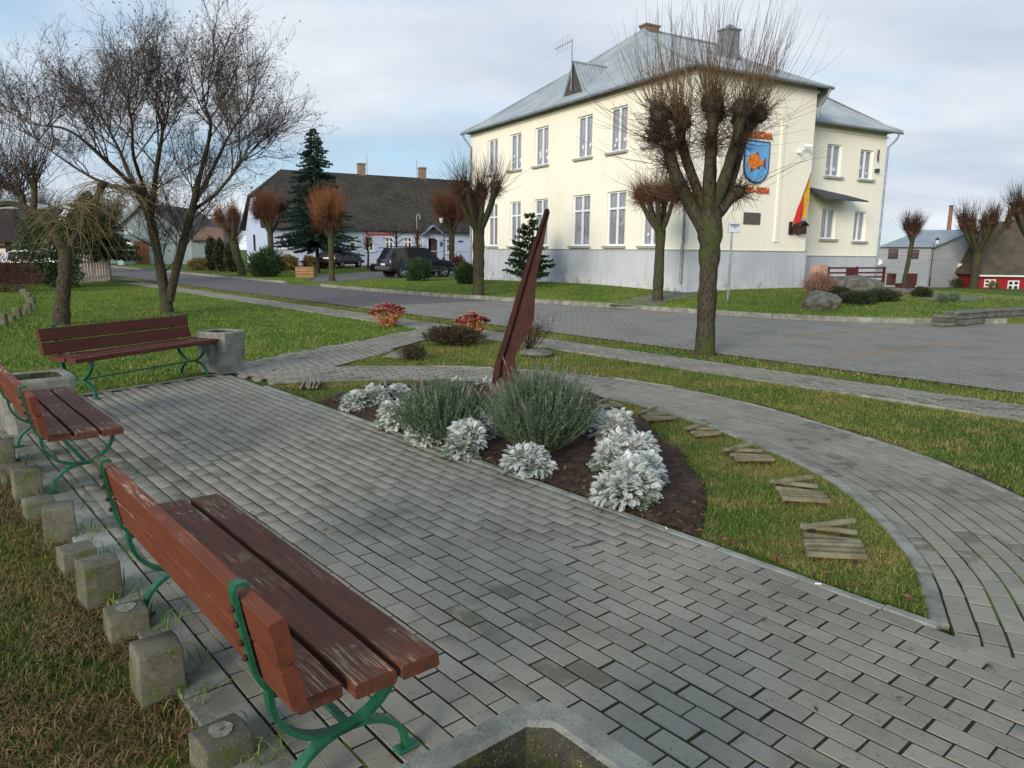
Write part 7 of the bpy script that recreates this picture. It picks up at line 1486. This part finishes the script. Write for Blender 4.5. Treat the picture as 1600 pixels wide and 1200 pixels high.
# ornamental iron stand with curved arms, and the hooked pole beside it
po = G2(620, 421); Ho = height_at(po, 361, 421); t = empty('ornamental_stand', po, 0, 'black iron stand with curved arms behind the dark parked car', 'ornament'); mb = MB(); mb.tube([(0, 0, -.1), (0, 0, Ho)], .07, 8); mb.build('pole', 'trimk', t)
for s_ in (-1, 1):
    for k, (z0, dx, dz) in enumerate(((.78, 1.1, .16), (.62, .9, .16), (.42, 1.2, .12))): mb = MB(); mb.tube([(0, 0, Ho * z0), (s_ * dx * .35, 0, Ho * (z0 + dz * .7)), (s_ * dx * .7, 0, Ho * (z0 + dz)), (s_ * dx * 1.1, 0, Ho * (z0 + dz))], .03, 5); mb.build('arm', 'trimk', t)
pq_ = G2(652, 420); Hq = height_at(pq_, 337, 420); t = empty('hooked_pole', pq_, 0, 'thin pale pole with a hooked top in front of the lilac house', 'pole'); mb = MB(); mb.tube([(0, 0, -.1), (0, 0, Hq * .96), (.12, 0, Hq), (.24, 0, Hq * .96), (.25, 0, Hq * .9)], .035, 6); mb.build('pole_shaft', simple('pale_pole', S(176, 176, 172), None), t)
rg = np.random.default_rng(5); 
for i, (x, y, tp) in enumerate(((575, 420, 366), (652.5, 421, 352))):
    p = G2(x, y); H = height_at(p, tp, y); t = empty('young_street_tree', p, 0, ['small pruned young tree before the lilac house windows', 'slim reddish young tree beside the hooked pole'][i], 'tree'); mb = MB(); mb.tube([(0, 0, -.1), (.05, 0, H * .4), (0, 0, H * .8)], [.09, .07, .05], 7); mb.build('trunk', 'bark_dark', t); B = Bag(); n_ = 160; base = np.zeros((n_, 3)); base[:, 2] = H * rg.uniform(.5 if i == 0 else .3, .85, n_); P, R = shoots(rg, base, np.stack([rg.normal(0, 1, n_), rg.normal(0, 1, n_), rg.uniform(0, 1.4, n_)], -1), rg.uniform(.2, .8, n_), 5, .2, .2, .02, .006); B.tubes(P, R, 3); link('crown', B.mesh('crown'), 'twig_red', t)
# ---- information sign in front of the town hall
pi = G2(1137, 469); Hs = height_at(pi, 366, 469); t = empty('information_sign', pi, 0, 'small white information sign on a grey pole in front of the town hall', 'sign'); t['_o'] = tuple(pi); mb = MB(); mb.tube([pi + Vector((0, 0, -.1)), pi + Vector((0, 0, Hs + .3))], .035, 8); mb.build('pole', 'zinc', t)
sw_ = 20 / FPX * pi.y; sh_ = 14 / FPX * pi.y; cc = pi + Vector((.06, -.05, Hs + sh_ / 2)); mb = MB(); mb.box(cc, (sw_, .03, sh_), .2, .006); mb.build('sign_panel', simple('white_sign_panel', S(206, 212, 218), None, rough=.5), t)
mb = MB(); mb.box(cc + Vector((0, -.004, 0)), (sw_ * 1.04, .02, sh_ * 1.05), .2); mb.build('sign_rim', 'zinc', t).location = (0, .012, 0)
for k, (dz, ww) in enumerate(((.32, .8), (.18, .6), (-.02, .12))): mb = MB(); mb.box(cc + Vector((.0, -.020, dz * sh_)), (sw_ * ww, .006, sh_ * .09), .2); mb.build('sign_line', simple('dark_blue_print', S(52, 60, 84), None), t)
# ---- round traffic sign and cabinet by the shed, picket fence, dark fence
pr = Vector((AT(204, 412, 66).x, 66, .1)); t = empty('round_traffic_sign', pr, 0, 'round white sign on a post in front of the grey shed', 'sign'); zc_ = AT(204, 383, 66).z - .1; mb = MB(); mb.tube([(0, .04, -.1), (0, .04, zc_ + .3)], .04, 6); mb.build('post', 'zinc', t); mb = MB(); mb.tube([(0, 0, zc_), (0, -.03, zc_)], .32, 20); mb.build('sign_disc', simple('white_disc', S(226, 220, 220), None), t); mb = MB(); th_ = np.linspace(0, 2 * math.pi, 25); mb.tube([(.31 * math.cos(a), -.03, zc_ + .31 * math.sin(a)) for a in th_], .03, 5); mb.build('sign_rim', simple('faded_red_rim', S(190, 110, 108), None), t)
pcb = Vector((AT(190, 412, 68).x, 68, .1)); t = empty('utility_cabinet', pcb, 0, 'pale blue-green utility cabinet beside the round sign', 'cabinet'); mb = MB(); mb.box((0, 0, .75), (.5, .35, 1.5), 0, .02); mb.build('cabinet_body', simple('pale_blue_green', S(176, 200, 202), None), t); mb = MB(); mb.box((0, -.19, .75), (.4, .02, 1.2)); mb.build('cabinet_door', simple('pale_blue_green_door', S(166, 190, 194), None), t)
def fence(name, A, Bp, H, n_, gap, mat, label, slant=True, post='darkwood'):
    A, Bp = Vector(A), Vector(Bp); t = empty(name, A, 0, label, 'fence'); d = (Bp - A); L_ = d.length; d.normalize(); rz = math.atan2(d.y, d.x); nn = Vector((d.y, -d.x, 0)); w_ = L_ / n_
    for i in range(n_):
        c = d * (w_ * (i + .5)); hh_ = H * (1 + random.gauss(0, .01)); mb = MB(); x = w_ * (1 - gap) / 2; P_ = [(-x, .08), (x, .08), (x, hh_ - (.08 if slant else 0)), (0, hh_), (-x, hh_ - (.08 if slant else 0))]; mb.slab([Vector((c.x + d.x * u, c.y + d.y * u, v)) + nn * .03 for u, v in P_], nn * .025); mb.build('picket' if gap > .1 else 'board', mat, t)
    for z in (.3, H * .75): mb = MB(); c = d * (L_ / 2); mb.box((c.x, c.y, z), (L_, .05, .08), rz); mb.build('rail', mat, t)
    for f in (0, 1): c = d * (L_ * f); mb = MB(); mb.box((c.x, c.y, H / 2), (.12, .12, H + .1), rz); mb.build('post', post, t)
M['pinkwhite'] = simple('faded_white_picket', S(214, 196, 184), S(196, 178, 164), 4, .85); M['darkboard'] = simple('dark_brown_board', S(66, 50, 46), S(50, 40, 38), 3, .9, island=.2)
fa, fb_ = G(112, 446), G(172, 440); fence('picket_fence', fa, fb_, height_at(fb_, 398, 440), 13, .32, 'pinkwhite', 'faded white picket fence at the back of the left lawn')
fa, fb_ = G(-20, 447), G(112, 446); fence('board_fence', fa, fb_, height_at(fb_, 411, 446), 44, .06, 'darkboard', 'dark brown board fence behind the willow at the left', False)
# ---- brown planter box by the driveway
pbx = G2(477, 434); t = empty('wooden_planter_box', pbx, 0, 'tan wooden planter box by the driveway', 'planter'); k = pbx.y / FPX; w_, hh_ = 27 * k, 15 * k
for z in (0, 1, 2): mb = MB(); mb.box((0, 0, hh_ * (z + .5) / 3), (w_, w_ * .45, hh_ / 3 - .02), .1, .01); mb.build('board', simple('tan_board', S(176, 134, 96), S(150, 112, 82), 5, .85), t)
mb = MB(); mb.box((0, 0, hh_ + .03), (w_ * 1.05, w_ * .5, .06), .1, .01); mb.build('top_rim', simple('tan_rim', S(160, 122, 90), None), t)
# ---- rusty cart-wheel planter and the old plough by the boulders
pwp = G2(1413, 458); t = empty('rusty_barrel_planter', pwp, 0, 'rusty brown barrel planter on a stone ring near the grey house', 'planter'); k = pwp.y / FPX; mb = MB(); mb.tube([(0, 0, .15), (0, 0, .3), (0, 0, 15 * k)], [11 * k, 12 * k, 12 * k], 14); mb.build('barrel', 'rust', t)
for a in range(14): th = a * 2 * math.pi / 14; mb = MB(); mb.box((12.3 * k * math.cos(th), 12.3 * k * math.sin(th), 8 * k), (.05, .16, 13 * k), th, .01); mb.build('stave', 'rust', t)
for a in range(12): th = a * 2 * math.pi / 12; mb = MB(); mb.blob((17 * k * math.cos(th), 17 * k * math.sin(th), .06), (.22, .22, .14), a, .3, 2); mb.build('ring_stone', 'stonewall', t, True)
t = empty('old_plough', G2(1350, 455), 0, 'old rusty plough leaning over the boulders', 'plough'); t['_o'] = tuple(G2(1350, 455)); Yp = G2(1350, 458).y - .6
P_ = [AT(x, y, Yp) for x, y in ((1322, 433), (1345, 435), (1370, 444), (1400, 458))]; mb = MB(); mb.tube(P_, .035, 6); mb.build('beam', 'rust', t); cpl = AT(1304, 437, Yp); mb = MB(); th_ = np.linspace(math.pi, 2 * math.pi, 13); mb.tube([cpl + Vector((.22 * math.cos(a), 0, .22 * math.sin(a))) for a in th_], .025, 5); mb.build('handle_bow', 'rust', t); mb = MB(); mb.tube([cpl + Vector((.0, 0, -.2)), AT(1300, 462, Yp)], .025, 5); mb.tube([AT(1300, 434, Yp), AT(1322, 433, Yp)], .025, 5); mb.build('stay', 'rust', t)
# ---- twig fallen on the plaza, weeds in the joints
p = G(925, 850, .012); mb = MB(); mb.tube([(-.10, -.05, 0), (-.03, -.03, .006), (.03, .03, .004), (.06, .06, 0)], [.003, .0035, .003, .002], 5); mb.tube([(.03, .03, .004), (.08, .03, .01)], .002, 4); o = mb.build('fallen_twig', 'twig_grey', None); o.location = p; tag(o, 'thin dry twig lying on the plaza pavers', 'twig')
for o in bpy.data.objects:
    if '_o' in o: del o['_o']
